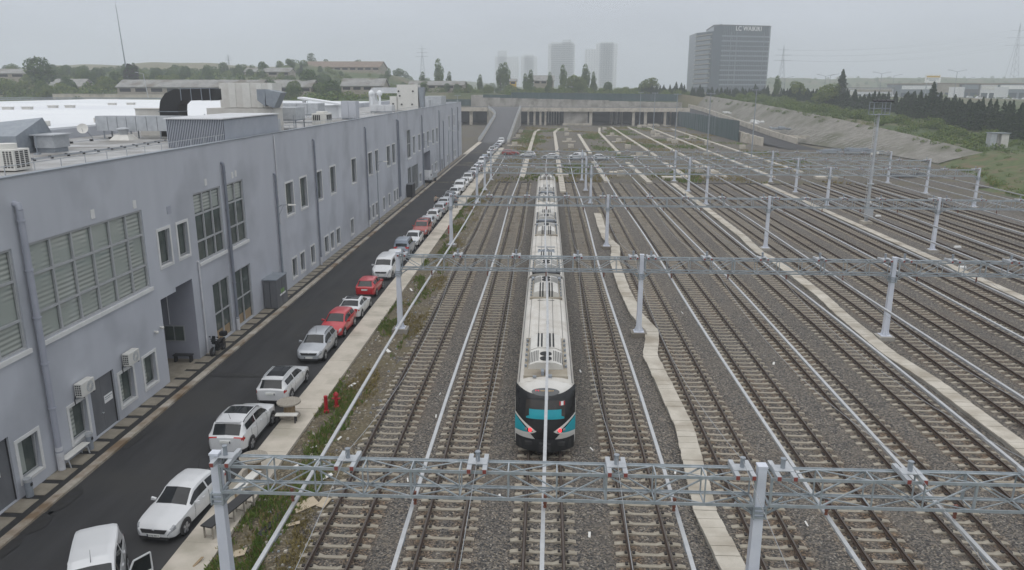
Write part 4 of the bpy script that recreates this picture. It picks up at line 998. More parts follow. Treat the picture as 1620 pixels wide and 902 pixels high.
# full nose skin, from skirt to roof, closing onto the car body at y=1.2
g = MB(); nxx = 24; zz = frange(.55, 3.575, 26)
g.grid(frange(-1, 1, nxx), zz, lambda u, z: (u * hw_at(z), min(nose_y(u * hw_at(z), z), 1.16), z))
for s in (-1, 1):
    g.grid([0, 1], zz, lambda u, z: (s * hw_at(z), min(nose_y(hw_at(z), z), 1.16) * (1 - u) + 1.17 * u, z))
g.grid(frange(-1, 1, nxx), [0, 1], lambda u, t: (u * hw_at(3.575), 1.16 + .02 * t, 3.575 + .005 * t))
nose = g.build('nose', 'train_white', cab, smooth=True, sharp=60)
def arch(x): return 3.44 - .0 + (-.30 * (1 - (abs(x) / HW) ** 2.2))
def mask_fn(u, v):
    x = (u * 2 - 1) * (HW - .015)
    zlo = 1.30 + .02; zhi = min(3.40, 3.10 + .28 * (abs(x) / HW) ** 2)
    # lower edge: black panel dips to the skirt in the middle, rises to the shoulder at the sides
    k = abs(x) / HW
    zlo = 1.0 if k < .28 else 1.0 + (k - .28) / .72 * 1.18
    return x, zlo + (zhi - zlo) * v
face_patch('front_mask', 'train_black', mask_fn, 30, 16, .012)
face_patch('windscreen', 'train_glass', lambda u, v: ((u * 2 - 1) * (.90 + .05 * (1 - v)), 2.03 + .86 * v - .0), 18, 8, .022)
face_patch('sun_blind', 'teal', lambda u, v: ((u * 2 - 1) * (.76 if v > .28 else .90), 2.06 + .43 * v), 16, 6, .030)
face_patch('window_sticker', 'sign_white', lambda u, v: (.66 + .26 * u, 2.66 + .18 * v), 3, 3, .032)
face_patch('window_sticker', 'lamp_red', lambda u, v: (.66 + .07 * u + (.19 if False else 0), 2.66 + .18 * v), 2, 3, .036)
face_patch('window_sticker', 'lamp_red', lambda u, v: (.85 + .07 * u, 2.66 + .18 * v), 2, 3, .036)
g = MB(); n = 28; c = [(0, nose_y(0, 3.24) - .03, 3.24)]
g.add([(0, nose_y(0, 3.23) - .028, 3.23)] + [(.66 * math.cos(2 * math.pi * k / n), nose_y(.66 * math.cos(2 * math.pi * k / n), 3.23 + .155 * math.sin(2 * math.pi * k / n)) - .03, 3.23 + .155 * math.sin(2 * math.pi * k / n)) for k in range(n)], [(0, k + 1, (k + 1) % n + 1) for k in range(n)])
disp = g.build('destination_display', 'display_grey', cab, smooth=True)
def spot_txt(s, x, z, size, m, fit):
    y = nose_y(x, z); sl = (nose_y(x, z + .05) - nose_y(x, z - .05)) / .1
    yaw = math.atan((nose_y(x + .05, z) - nose_y(x - .05, z)) / .1)
    return text_mesh(s, size, .002, 'display_text', m, disp, (x, y - .045, z), (math.pi / 2 - math.atan(sl), 0, yaw), fit)
spot_txt('M', -.39, 3.285, .14, 'display_red', (.17, .075))
spot_txt('YENI', -.14, 3.285, .12, 'display_text', (.20, .055))
spot_txt('KENT', .24, 3.285, .12, 'display_text', (.30, .055))
for s in (-1, 1):
    def tri(u, v, s=s, g0=.0):   # long wedge: blunt outside, pointed inside
        x = HW - .01 - u * 1.02; t = u
        zlo = 1.24 + .20 * t ** 2; zhi = 2.18 - .68 * t ** .92
        if t > .9: zhi -= .06 * (t - .9) * 10; zlo += .03 * (t - .9) * 10
        m = (zlo + zhi) / 2; return s * x, zlo + (max(zhi, zlo + .02) - zlo) * v
    face_patch('lamp_surround', 'ac_white', tri, 16, 6, .026)
    def inner(u, v, s=s):
        x = HW - .004 - u * .86; zlo = 1.34 + .11 * u; zhi = 2.08 - .66 * u
        return s * x, zlo + (max(zhi, zlo + .05) - zlo) * v
    face_patch('lamp_bezel', 'train_black', inner, 12, 5, .036)
    def tl(u, v, s=s):
        x = HW - .004 - u * .60; zlo = 1.35 + .05 * u; zhi = 2.05 - .52 * u
        return s * x, zlo + (max(zhi, zlo + .04) - zlo) * v
    face_patch('corner_panel', 'teal', tl, 10, 5, .042)
    g = MB().cyl((s * .70, nose_y(.70, 1.53) - .075, 1.53), (s * .70, nose_y(.70, 1.53), 1.53), .085, n=16)
    g.build('tail_light', 'tail_glow', cab, smooth=True)
    MB().cyl((s * .90, nose_y(.90, 1.55) - .07, 1.55), (s * .90, nose_y(.90, 1.55), 1.55), .065, n=14).build('head_light', 'lamp_clear', cab, smooth=True)
g = MB(); us = frange(-1, 1, 14)
g.grid(us, [.42, .7, .98, 1.1], lambda u, z: (u * 1.40, nose_y(u * 1.40, z) - .055 + .0, z)); g.grid(us, [.42, .7, .98, 1.1], lambda u, z: (u * 1.40, nose_y(u * 1.40, z) + .18, z))
g.build('front_skirt', 'train_skirt', cab, smooth=True)
g = MB().box(-1.25, 1.25, .35, 1.3, .5, .95).box(-.28, .28, -.25, .5, .55, .95).cyl((0, -.25, .75), (0, -.42, .75), .16, n=12).box(-.95, -.6, -.09, .1, .82, .98).box(.6, .95, -.09, .1, .82, .98)
g.build('coupler', 'plastic_dark', cab)
MB().bar((-.9, nose_y(.9, 2.9) - .04, 2.93), (.05, nose_y(0, 2.9) - .04, 2.98), .02, .02).build('wiper', 'black', cab)

# ================================================================== LIGHT MAST and far lamp posts
mast = thing('floodlight_mast', 'tall steel floodlight mast with caged platform among the right hand tracks', 'light mast', (41.8, 99.2, 0))
m_ = MB().tube([(0, 0, .3), (0, 0, 6), (0, 0, 14.0)], [.22, .18, .13], 12); m_.cyl((0, 0, 5.1), (0, 0, 5.25), .42, n=12)
m_.build('mast_pole', 'galv', mast, smooth=True)
MB().box(-.6, .6, -.6, .6, -.3, .35).build('footing', 'pale_concrete', mast)
MB().box(-.5, .5, -.75, -.25, .9, 2.1).build('control_box', 'galv', mast, bevel=.03)
p = MB(); z = 13.9
for x in (-1.0, 1.0):
    for y in (-.7, .7): p.bar((x, y, z), (x, y, z + 1.5), .07, .07)
for zz_ in (z, z + .75, z + 1.5):
    for y in (-.7, .7): p.bar((-1.0, y, zz_), (1.0, y, zz_), .06, .06)
    for x in (-1.0, 1.0): p.bar((x, -.7, zz_), (x, .7, zz_), .06, .06)
p.bar((0, -.7, z), (0, -.7, z + 1.5), .06, .06).box(-1.0, 1.0, -.7, .7, z - .05, z + .02)
p.build('platform', 'galv_dark', mast)
for x in (-1.05, -.5, .05, .6, 1.05):
    MB().hexa([(x - .2, -.95, z + 1.55), (x + .2, -.95, z + 1.55), (x + .2, -.6, z + 1.65), (x - .2, -.6, z + 1.65)], [(x - .2, -1.0, z + 1.7), (x + .2, -1.0, z + 1.7), (x + .2, -.55, z + 1.85), (x - .2, -.55, z + 1.85)]).build('floodlight', 'plastic_dark', mast)
ld = MB().bar((-.42, 0, 2), (-.42, 0, 13.9), .04, .04).bar((-.22, .0, 2), (-.22, .0, 13.9), .04, .04)
for zz_ in frange(2, 13.6, 36): ld.bar((-.42, 0, zz_), (-.22, 0, zz_), .03, .03)
for zz_ in (2.4, 6, 9.5, 13): ld.bar((-.3, 0, zz_), (0, 0, zz_), .04, .04)
ld.build('ladder', 'galv', mast)
MB().box(-.5, -.28, -.3, -.1, 8.9, 9.15).box(.2, .42, -.35, -.1, 9.0, 9.3).build('camera_box', 'ac_white', mast)
for k, (x, y, h) in enumerate(((42.8, 205.3, 15.5), (51.4, 193.5, 16.5), (40.7, 244.5, 15), (40.7, 295, 15), (40.4, 337, 15), (-33.5, 290, 14))):
    t = thing('lamp_post', 'tall slim grey floodlight post rising from the far earth', 'lamp post', (x, y, 0), 0, 'tall floodlight posts on the far earth')
    MB().tube([(0, 0, .2), (0, 0, h)], [.17, .09], 8).build('pole', 'galv_dark', t); MB().box(-.9, .9, -.9, .9, -.2, 1.3 if k > 1 and k < 5 else .4).build('footing', 'pale_concrete', t)
    MB().box(-1.1, 1.1, -.15, .15, h, h + .12).box(-1.1, -.7, -.35, .1, h + .05, h + .35).box(-.3, .3, -.35, .1, h + .05, h + .35).box(.7, 1.1, -.35, .1, h + .05, h + .35).build('lamp_head', 'galv_dark', t)
# ================================================================== CARS (front towards -Y)
def car_spec(kind):
    S = dict(
        sedan=dict(L=4.5, W=1.75, top=[(0, .50), (.012, .66), (.05, .76), (.13, .85), (.25, .93), (.285, .96), (.44, 1.38), (.52, 1.45), (.60, 1.46), (.70, 1.42), (.75, 1.36), (.875, 1.07), (.93, 1.04), (.985, .98), (1, .62)], cw=.285, rf=.44, rr=.75, rt=.875, sg=(.32, .80)),
        liftback=dict(L=4.3, W=1.72, top=[(0, .48), (.012, .64), (.05, .76), (.13, .86), (.25, .94), (.29, .97), (.45, 1.40), (.54, 1.46), (.66, 1.46), (.80, 1.40), (.90, 1.16), (.965, 1.02), (.99, .96), (1, .60)], cw=.29, rf=.45, rr=.80, rt=.94, sg=(.33, .86)),
        coupe=dict(L=4.6, W=1.79, top=[(0, .48), (.012, .62), (.05, .74), (.14, .86), (.27, .94), (.31, .97), (.45, 1.33), (.54, 1.40), (.62, 1.40), (.70, 1.35), (.74, 1.30), (.88, 1.04), (.93, 1.02), (.985, .98), (1, .60)], cw=.31, rf=.45, rr=.73, rt=.88, sg=(.34, .80)),
        hatch=dict(L=4.0, W=1.70, top=[(0, .50), (.012, .66), (.05, .78), (.14, .88), (.24, .95), (.28, .98), (.43, 1.41), (.52, 1.47), (.66, 1.48), (.84, 1.44), (.88, 1.40), (.965, 1.0), (.99, .92), (1, .6)], cw=.28, rf=.43, rr=.87, rt=.965, sg=(.31, .87)),
        dacia=dict(L=4.05, W=1.74, top=[(0, .55), (.012, .74), (.05, .86), (.14, .95), (.24, 1.02), (.28, 1.05), (.42, 1.46), (.50, 1.53), (.66, 1.55), (.84, 1.50), (.88, 1.46), (.965, 1.08), (.99, .98), (1, .64)], cw=.28, rf=.42, rr=.87, rt=.965, sg=(.31, .87)),
        wagon=dict(L=4.55, W=1.78, top=[(0, .48), (.012, .64), (.05, .76), (.13, .85), (.24, .93), (.28, .96), (.42, 1.40), (.50, 1.47), (.66, 1.49), (.86, 1.45), (.90, 1.41), (.97, 1.02), (.99, .95), (1, .6)], cw=.28, rf=.42, rr=.895, rt=.97, sg=(.31, .88)),
        suv=dict(L=4.6, W=1.84, top=[(0, .58), (.012, .80), (.05, .93), (.13, 1.03), (.24, 1.10), (.28, 1.13), (.41, 1.58), (.50, 1.68), (.66, 1.71), (.85, 1.65), (.885, 1.60), (.965, 1.14), (.99, 1.04), (1, .66)], cw=.28, rf=.41, rr=.88, rt=.965, sg=(.31, .87)),
        mpv=dict(L=4.2, W=1.74, top=[(0, .55), (.012, .80), (.05, .92), (.14, 1.03), (.21, 1.10), (.24, 1.13), (.37, 1.66), (.44, 1.79), (.60, 1.82), (.88, 1.81), (.935, 1.78), (.985, 1.05), (.995, .95), (1, .62)], cw=.24, rf=.37, rr=.94, rt=.985, sg=(.27, .92)),
        van=dict(L=4.7, W=1.85, top=[(0, .55), (.012, .84), (.04, .98), (.12, 1.10), (.17, 1.16), (.20, 1.20), (.33, 1.68), (.40, 1.80), (.60, 1.84), (.90, 1.82), (.955, 1.78), (.988, 1.05), (.995, .9), (1, .62)], cw=.20, rf=.33, rr=.955, rt=.988, sg=(.23, .55)))
    return S[kind]
CAR_PROTO = {}
def make_car(kind, paint, opts, name='parked_car'):
    S = car_spec(kind); L, W = S['L'], S['W']; hw = W / 2
    t = thing(name, '', 'car')
    top = S['top']; H = max(z for _, z in top)
    us = sorted(set([s for s, _ in top] + [S['cw'], S['rf'], S['rr'], S['rt'], S['sg'][0], S['sg'][1]] + [i / 46 for i in range(47)]))
    wtab = [(0, .66), (.012, .78), (.03, .87), (.07, .94), (.15, .985), (.3, 1), (.75, 1), (.9, .975), (.97, .92), (.988, .87), (1, .74)]
    boxy = kind in ('mpv', 'van', 'suv')
    wr_c = .79 if boxy else .70
    def ringpts(s):
        zt = lerp_tab(top, s); w = hw * lerp_tab(wtab, s)
        zbelt = min(lerp_tab([(0, .60), (.05, .76), (.28, .90), (.75, .98), (1, .98)], s) * H / 1.47, zt - .035)
        hood = 1 - sm(S['cw'] - .01, S['rf'], s) + sm(S['rr'], S['rt'] + .01, s); hood = max(0, min(1, hood))
        wr = w * (wr_c + (.84 - wr_c) * hood)
        zb = .22 + .10 * max(0, (s - .93) / .07) + .08 * max(0, (.05 - s) / .05)
        zb = min(zb, zt - .2)
        zmid = zb + (zbelt - zb) * .62
        dr = min(.055, (zt - zbelt) * .5)
        pts = [(0, zb), (w * .80, zb), (w * .965, zb + .07), (w, zmid), (w * .975, zbelt), (wr, zt - dr), (wr * .80, zt - .012), (0, zt + .012)]
        return pts
    segs = [1, 1, 4, 3, 5, 2, 4]
    def full(s):
        p = ringpts(s); out = []
        for i, n in enumerate(segs):
            for k in range(n):
                f = k / n; out.append((p[i][0] + (p[i + 1][0] - p[i][0]) * f, p[i][1] + (p[i + 1][1] - p[i][1]) * f, i + f))
        out.append((*p[-1], 7.0))
        left = [(-x, z, v) for x, z, v in out]
        return left + [(x, z, v) for x, z, v in out[::-1][1:]]
    rings = [full(s) for s in us]; n = len(rings[0])
    sets = {}
    def put(key, quad, nrm_off):
        sets.setdefault(key, []).append((quad, nrm_off))
    ge = opts.get('glassroof')
    body = MB(); b0 = len(body.v)
    for s, r in zip(us, rings):
        for x, z, v in r: body.v.append((x, -L / 2 + s * L, z))
    for i in range(len(us) - 1):
        sc = (us[i] + us[i + 1]) / 2
        for k in range(n - 1):
            q = [b0 + i * n + k, b0 + i * n + k + 1, b0 + (i + 1) * n + k + 1, b0 + (i + 1) * n + k]
            body.f.append(q); body.m.append(0)
            v = (rings[i][k][2] + rings[i][k + 1][2]) / 2; P = [Vector(body.v[j]) for j in q]; c = sum(P, Vector()) / 4
            side = 'r' if c.x > 0 else 'l'
            if S['cw'] + .012 < sc < S['rf'] - .004 and v > 5.35: put('windscreen', P, .006)
            elif S['rr'] + .010 < sc < S['rt'] - .004 and v > 5.35: put('rear_window', P, .006)
            elif S['sg'][0] < sc < S['sg'][1] and 4.12 < v < 4.88:
                gap = ringpts(sc)[5][1] - ringpts(sc)[4][1]
                if gap > .12 and not (abs(sc - (S['rf'] + S['rr']) / 2 + .01) < .008): put('side_window_' + side, P, .005)
            elif ge and ge[0] < sc < ge[1] and v > 6.05: put('sunroof', P, .006)
            if sc < .075 and 3.35 < v < 4.9 and abs(c.x) > hw * .52: put('headlight_' + side, P, .008)
            if sc > (.945 if kind not in ('mpv', 'van') else .965) and 3.0 < v < 6.4 and abs(c.x) > hw * .50 and H * .53 < c.z < H * .625: put('tail_light_' + side, P, .010)
            if kind in ('suv', 'dacia') and v < 2.2 and v > 1: put('lower_cladding', P, .006)
    body.f.append([b0 + k for k in range(n)]); body.m.append(0); e = b0 + (len(us) - 1) * n; body.f.append([e + k for k in range(n)][::-1]); body.m.append(0)
    fr, rrw = .19 * L - L / 2, .80 * L - L / 2; wrad = .33 if kind not in ('suv', 'van') else .36
    for yw in (fr, rrw):
        for s in (-1, 1):
            b = len(body.v); m_ = 18                     # dark disc standing in for the shaded wheel arch hollow
            x = s * (hw + .004)
            body.v.append((x, yw, wrad + .02))
            for k in range(m_): body.v.append((x, yw + (wrad + .06) * math.cos(2 * math.pi * k / m_), max(.22, wrad + .02 + (wrad + .06) * math.sin(2 * math.pi * k / m_))))
            for k in range(m_): body.f.append([b, b + 1 + k, b + 1 + (k + 1) % m_]); body.m.append(1)
    bo = body.build('body', [paint, 'plastic_dark'], t, smooth=True, sharp=38)
    mm = dict(windscreen='car_glass', rear_window='car_glass', sunroof='car_glass', grille='plastic_dark', lower_cladding='plastic_dark')
    for key, quads in sets.items():
        g = MB(); idx = {}
        for P, off in quads:
            nrm = (P[1] - P[0]).cross(P[3] - P[0])
            if nrm.length < 1e-9: nrm = (P[2] - P[1]).cross(P[0] - P[1])
            nrm.normalize(); c = sum(P, Vector()) / 4
            if nrm.dot(c - Vector((0, c.y, .8))) < 0: nrm = -nrm
            if key == 'grille' : nrm = Vector((0, -1, 0))
            f = []
            for p in P:
                kk = tuple(round(a, 4) for a in p)
                if kk not in idx: idx[kk] = [len(g.v), Vector(), 0]; g.v.append(tuple(p))
                idx[kk][1] += nrm * off; idx[kk][2] += 1; f.append(idx[kk][0])
            g.f.append(f); g.m.append(0)
        for kk, (i, o, c) in idx.items():
            o = o / c; g.v[i] = (g.v[i][0] + o.x, g.v[i][1] + o.y, g.v[i][2] + o.z)
        base = key.replace('_l', '').replace('_r', '') if key.startswith(('side_window', 'headlight', 'tail_light')) else key
        base = 'side_window' if key.startswith('side_w') else 'headlight' if key.startswith('head') else 'tail_light' if key.startswith('tail_l') else key
        if base == 'tail_light' and kind in ('mpv', 'van') : pass
        m = mm.get(base) or {'side_window': 'car_glass', 'headlight': 'lamp_clear', 'tail_light': 'lamp_red'}[base]
        g.build(base, m, t, smooth=True, sharp=60)
    # wheels
    tyre = None
    for yw in (fr, rrw):
        for s in (-1, 1):
            if tyre is None:
                tyre = MB().tube([(-.10, 0, 0), (-.08, 0, 0), (.08, 0, 0), (.10, 0, 0)], [wrad - .03, wrad, wrad, wrad - .03], 22).build('wheel', 'rubber', t, smooth=True)
                g = MB().tube([(.085, 0, 0), (.104, 0, 0)], [wrad * .66, wrad * .62], 20, 1)
                for k in range(5):
                    a = 2 * math.pi * k / 5; d = Vector((0, math.cos(a), math.sin(a))); g.bar(Vector((.104, 0, 0)) + d * .03, Vector((.104, 0, 0)) + d * wrad * .64, .09, .02, 0, up=(1, 0, 0))
                g.tube([(.10, 0, 0), (.112, 0, 0)], [wrad * .68, wrad * .68], 20, 1) if False else None
                rim = g.build('rim', ['rim', 'rim_dark'], tyre); w = tyre
            else:
                w = tyre.copy(); COL.objects.link(w); w.parent = t; r2 = rim.copy(); COL.objects.link(r2); r2.parent = w
            w.location = (s * (hw - .09), yw, wrad); w.rotation_euler = (0, 0, 0 if s > 0 else math.pi)
    # number plates, mirrors, roof rails, aerial
    zf = .42 * H / 1.47; zr = (.60 if kind in ('sedan', 'coupe', 'liftback') else .74) * H / 1.47
    MB().box(-.26, .26, -L / 2 - .03, -L / 2 + .03, zf - .06, zf + .06, 0).box(-.26, -.21, -L / 2 - .034, -L / 2 - .0301, zf - .06, zf + .06, 1).build('number_plate', ['plate_white', 'paint_navy'], t)
    yr = L / 2 - (.0 if True else 0)
    MB().box(-.26, .26, yr - .05, yr + .03, zr - .06, zr + .06, 0).box(-.26, -.21, yr + .0301, yr + .034, zr - .06, zr + .06, 1).build('number_plate', ['plate_white', 'paint_navy'], t)
    MB().box(-.58, .58, -L / 2 - .012, -L / 2 + .05, .24, .36).build('bumper_intake', 'plastic_dark', t)
    zg = lerp_tab(top, .015); MB().hexa([(-.46, -L / 2 - .016, zg - .15), (.46, -L / 2 - .016, zg - .15), (.46, -L / 2 + .05, zg - .15), (-.46, -L / 2 + .05, zg - .15)], [(-.54, -L / 2 + .018, zg - .015), (.54, -L / 2 + .018, zg - .015), (.54, -L / 2 + .07, zg - .015), (-.54, -L / 2 + .07, zg - .015)]).build('grille', 'plastic_dark', t)
    MB().cyl((0, -L / 2 + .012, zg - .02), (0, -L / 2 - .004, zg - .03), .05, n=14).build('badge', 'rim', t)
    ym = -L / 2 + (S['cw'] + .075) * L; zm = ringpts(S['cw'] + .07)[4][1] + .06
    for s in (-1, 1):
        MB().hexa([(s * (hw - .04), ym, zm - .05), (s * (hw + .2), ym + .02, zm - .06), (s * (hw + .2), ym + .12, zm - .06), (s * (hw - .04), ym + .10, zm - .05)], [(s * (hw - .04), ym, zm + .04), (s * (hw + .18), ym + .02, zm + .08), (s * (hw + .18), ym + .12, zm + .08), (s * (hw - .04), ym + .10, zm + .04)]).build('mirror', [opts.get('mirror', paint)], t, bevel=.02)
    if opts.get('rails'):
        for s in (-1, 1):
            pts = []
            for q in frange(S['rf'] + .03, S['rr'] - .02, 8):
                p = ringpts(q); pts.append((s * (p[5][0] - .03), -L / 2 + q * L, p[6][1] + .035))
            pts[0] = (pts[0][0], pts[0][1], pts[0][2] - .05); pts[-1] = (pts[-1][0], pts[-1][1], pts[-1][2] - .05)
            MB().tube(pts, .022, 6).build('roof_rail', opts['rails'], t, smooth=True)
    if opts.get('aerial'):
        q = opts['aerial']; z0 = lerp_tab(top, q); y = -L / 2 + q * L
        MB().tube([(0, y, z0), (0, y + .18, z0 + .38)], [.012, .005], 5).build('aerial', 'black', t)
    MB().box(-.60, .60, L / 2 - .06, L / 2 + .006, .25, .37).build('rear_valance', 'plastic_dark', t)
    g = MB()
    for s in (-1, 1):
        for q in (S['sg'][0] + .035, (S['rf'] + S['rr']) / 2 - .01, S['rr'] - .10):
            p = ringpts(q); y = -L / 2 + q * L
            for a, b in ((p[2], p[3]), (p[3], p[4])): g.bar((s * (a[0] + .001), y, a[1] + .02), (s * (b[0] + .001), y, b[1] - .002), .014, .008, up=(1, 0, 0))
    g.build('door_seam', 'black', t)
    # handles
    for s in (-1, 1):
        for q in (.50, .68):
            p = ringpts(q); y = -L / 2 + q * L; MB().box(min(s * p[3][0] * .985, s * (p[3][0] + .022)), max(s * p[3][0] * .985, s * (p[3][0] + .022)), y, y + .17, p[4][1] - .10, p[4][1] - .065).build('door_handle', opts.get('mirror', paint), t)
    if opts.get('boot_lip'): MB().box(-.6, .6, -L / 2 + (S['rr'] - .03) * L, -L / 2 + (S['rr'] + .014) * L, H - .09, H - .045).build('spoiler', paint, t, bevel=.015)
    t['_L'] = L
    return t
def place(car, x, y, face, label, dz=0.0, turn=0.0):
    car.location = (x, y * .985 if x < -14 else y, dz); car.rotation_euler = (0, 0, (math.pi if face == 'away' else 0) + R(turn)); car['label'] = label; car['category'] = 'car'; car['group'] = 'cars parked along the kerb'
    return car
def repaint(car, paint):
    for ch in car.children:
        if ch.name.split('.')[0] in ('body', 'mirror', 'door_handle', 'spoiler'):
            ch.material_slots[0].link = 'OBJECT'; ch.material_slots[0].material = M[paint]
    return car
CX = -14.93
sk = place(make_car('liftback', 'paint_white', dict(aerial=.80)), -14.70, 27.5, 'cam', 'white hatchback sedan facing the camera behind the nearest gantry post', turn=-5)
pl = [c for c in sk.children if c.name.startswith('number_plate')][0]
text_mesh('34 BJ 8011', .1, .001, 'plate_text', 'plate_ink', pl, (.025, -4.3 / 2 - .0345, .42 * 1.46 / 1.47), (math.pi / 2, 0, 0), (.42, .075))
ns = place(make_car('suv', 'paint_white', dict(rails='plastic_dark', glassroof=(.50, .70), boot_lip=1, aerial=.82)), -14.98, 34.75, 'away', 'white sport utility car seen from behind with dark sunroof and black roof rails')
kia = place(make_car('wagon', 'paint_white', dict(rails='galv', glassroof=(.44, .80), boot_lip=1)), -15.0, 40.85, 'away', 'white estate car seen from behind with long black glass roof and red tail lights')
dac = place(make_car('dacia', 'paint_silver', dict(rails='plastic_dark', aerial=.45)), -14.92, 47.3, 'cam', 'silver crossover hatchback with black roof rails facing the camera')
gol = place(make_car('hatch', 'paint_red', dict()), -14.85, 52.2, 'cam', 'bright red hatchback facing the camera, between the silver crossover and a white coupe', turn=-2)
mer = place(make_car('coupe', 'paint_white', dict(glassroof=(.46, .70))), -14.78, 56.9, 'away', 'low white coupe style saloon seen from behind between the two red cars')
red2 = place(make_car('hatch', 'paint_red', dict(boot_lip=1)), -14.98, 63.0, 'away', 'darker red hatchback seen from behind in front of a white minivan')
repaint(red2, 'paint_red')
wv = place(make_car('van', 'paint_white', dict()), -14.9, 69.4, 'cam', 'white minivan with tall windscreen facing the camera behind the second gantry post')
sed = make_car('sedan', 'paint_white', dict())
place(sed, -14.9, 74.5, 'away', 'white saloon half hidden behind the second gantry post')
kan = place(make_car('mpv', 'paint_greyblue', dict(rails='plastic_dark')), -14.85, 79.0, 'away', 'grey blue high roof car seen from behind with large rear window')
def clone(src, paint, x, y, face, label, **k):
    return place(repaint(copy_tree(src), paint), x, y, face, label, **k)
clone(sed, 'paint_white', -14.8, 84.2, 'cam', 'white saloon facing the camera right behind the grey blue high roof car')
clone(ns, 'paint_brick', -14.75, 90.2, 'cam', 'brick red sport utility car facing the camera')
clone(sed, 'paint_silver', -14.85, 95.4, 'away', 'silver saloon right behind the brick red utility car')
clone(gol, 'paint_white', -14.8, 100.6, 'away', 'white hatchback seen from behind, first one past the silver saloon')
clone(gol, 'paint_silver', -14.75, 106.4, 'away', 'silver grey hatchback standing next to the person in the road')
clone(sed, 'paint_silver', -14.9, 112.0, 'away', 'silver saloon beyond the two people, partly hidden by a gantry post')
clone(kia, 'paint_silver', -14.8, 117.2, 'cam', 'silver estate car behind the fourth gantry post')
clone(sk, 'paint_white', -14.75, 123.0, 'cam', 'white hatchback facing the camera just past the fourth gantry post')
for c in [c for c in COL.objects if c.name.startswith('plate_text.')]: bpy.data.objects.remove(c)
clone(wv, 'paint_white', -14.6, 129.8, 'cam', 'white minivan facing the camera near the far drain strip')
clone(sk, 'paint_white', -14.6, 136.6, 'cam', 'white car facing the camera two past the far white minivan')
for c in [c for c in COL.objects if c.name.startswith('plate_text.')]: bpy.data.objects.remove(c)
clone(ns, 'paint_white', -14.5, 142.6, 'cam', 'white sport utility car in the far half of the row, before the navy car')
clone(gol, 'paint_navy', -14.5, 148.6, 'away', 'dark navy hatchback, the only very dark car in the row')
clone(sed, 'paint_white', -14.5, 154.6, 'cam', 'white saloon directly beyond the navy hatchback')
clone(dac, 'paint_white', -14.5, 161.0, 'cam', 'white hatchback second beyond the navy hatchback')
clone(sed, 'paint_silver', -14.5, 168.0, 'away', 'silver saloon third beyond the navy hatchback')
clone(kan, 'paint_white', -14.5, 175.5, 'cam', 'white high roof car, last before the gap in the row')
clone(kan, 'paint_greyblue', -14.4, 183.0, 'away', 'dark grey high roof car standing in the gap of the row')
clone(gol, 'paint_white', -14.6, 202.5, 'cam', 'white hatchback, first of the group below the ramp')
clone(ns, 'paint_white', -14.5, 209.5, 'away', 'white utility car, second of the group below the ramp')
clone(sed, 'paint_silver', -14.4, 217.0, 'cam', 'silver saloon, middle of the group below the ramp')
clone(gol, 'paint_greyblue', -14.3, 225.0, 'away', 'grey hatchback, fourth of the group below the ramp')
clone(dac, 'paint_white', -14.2, 232.0, 'cam', 'white hatchback, fifth of the group below the ramp')
clone(wv, 'paint_white', -14.1, 243.5, 'cam', 'white van standing at the very foot of the ramp')
for src, paint, x, y, rot, lab in ((kia, 'paint_brick', -9.2, 199.0, 88, 'red estate car parked crosswise on the earth beside the footway end'), (dac, 'paint_white', -4.6, 192.6, -90, 'white hatchback parked crosswise on the earth, left of the train line'),
                                   (sed, 'paint_white', 1.0, 188.6, -88, 'white saloon parked crosswise on the earth just behind the train line'), (wv, 'paint_white', 7.6, 187.0, -90, 'white van parked crosswise on the earth right of the train line'), (sk, 'paint_white', 13.4, 187.0, 90, 'white car at the right end of the crosswise row on the earth')):
    c = clone(src, paint, x, y, 'cam', lab, dz=-.02, turn=rot); c['group'] = 'cars parked crosswise on the far earth'
for c in [c for c in COL.objects if c.name.startswith('plate_text.')]: bpy.data.objects.remove(c)
# the nearest van, angled, its front door standing open
vn = place(make_car('mpv', 'paint_white', dict(aerial=.40)), -15.2, 22.05, 'cam', 'white small van at the bottom edge with its front door swung open', turn=26)
S_ = car_spec('mpv'); dx, dy0 = S_['W'] / 2, -S_['L'] / 2 + .29 * S_['L']
g = MB().box(.02, .07, 0, 1.05, .35, 1.02)
door = g.build('door', 'paint_white', vn, bevel=.015)
MB().bar((.045, .12, 1.02), (.045, .45, 1.62), .04, .05).bar((.045, .45, 1.62), (.045, 1.02, 1.66), .04, .05).bar((.045, 1.03, 1.02), (.045, 1.02, 1.66), .04, .05).build('door_frame', 'paint_white', door)
MB().add([(.045, .16, 1.03), (.045, 1.0, 1.03), (.045, 1.0, 1.63), (.045, .47, 1.6)], [(0, 1, 2, 3)]).build('door_glass', 'car_glass', door)
door.location = (dx, dy0, .0); door.rotation_euler = (0, 0, R(-62))

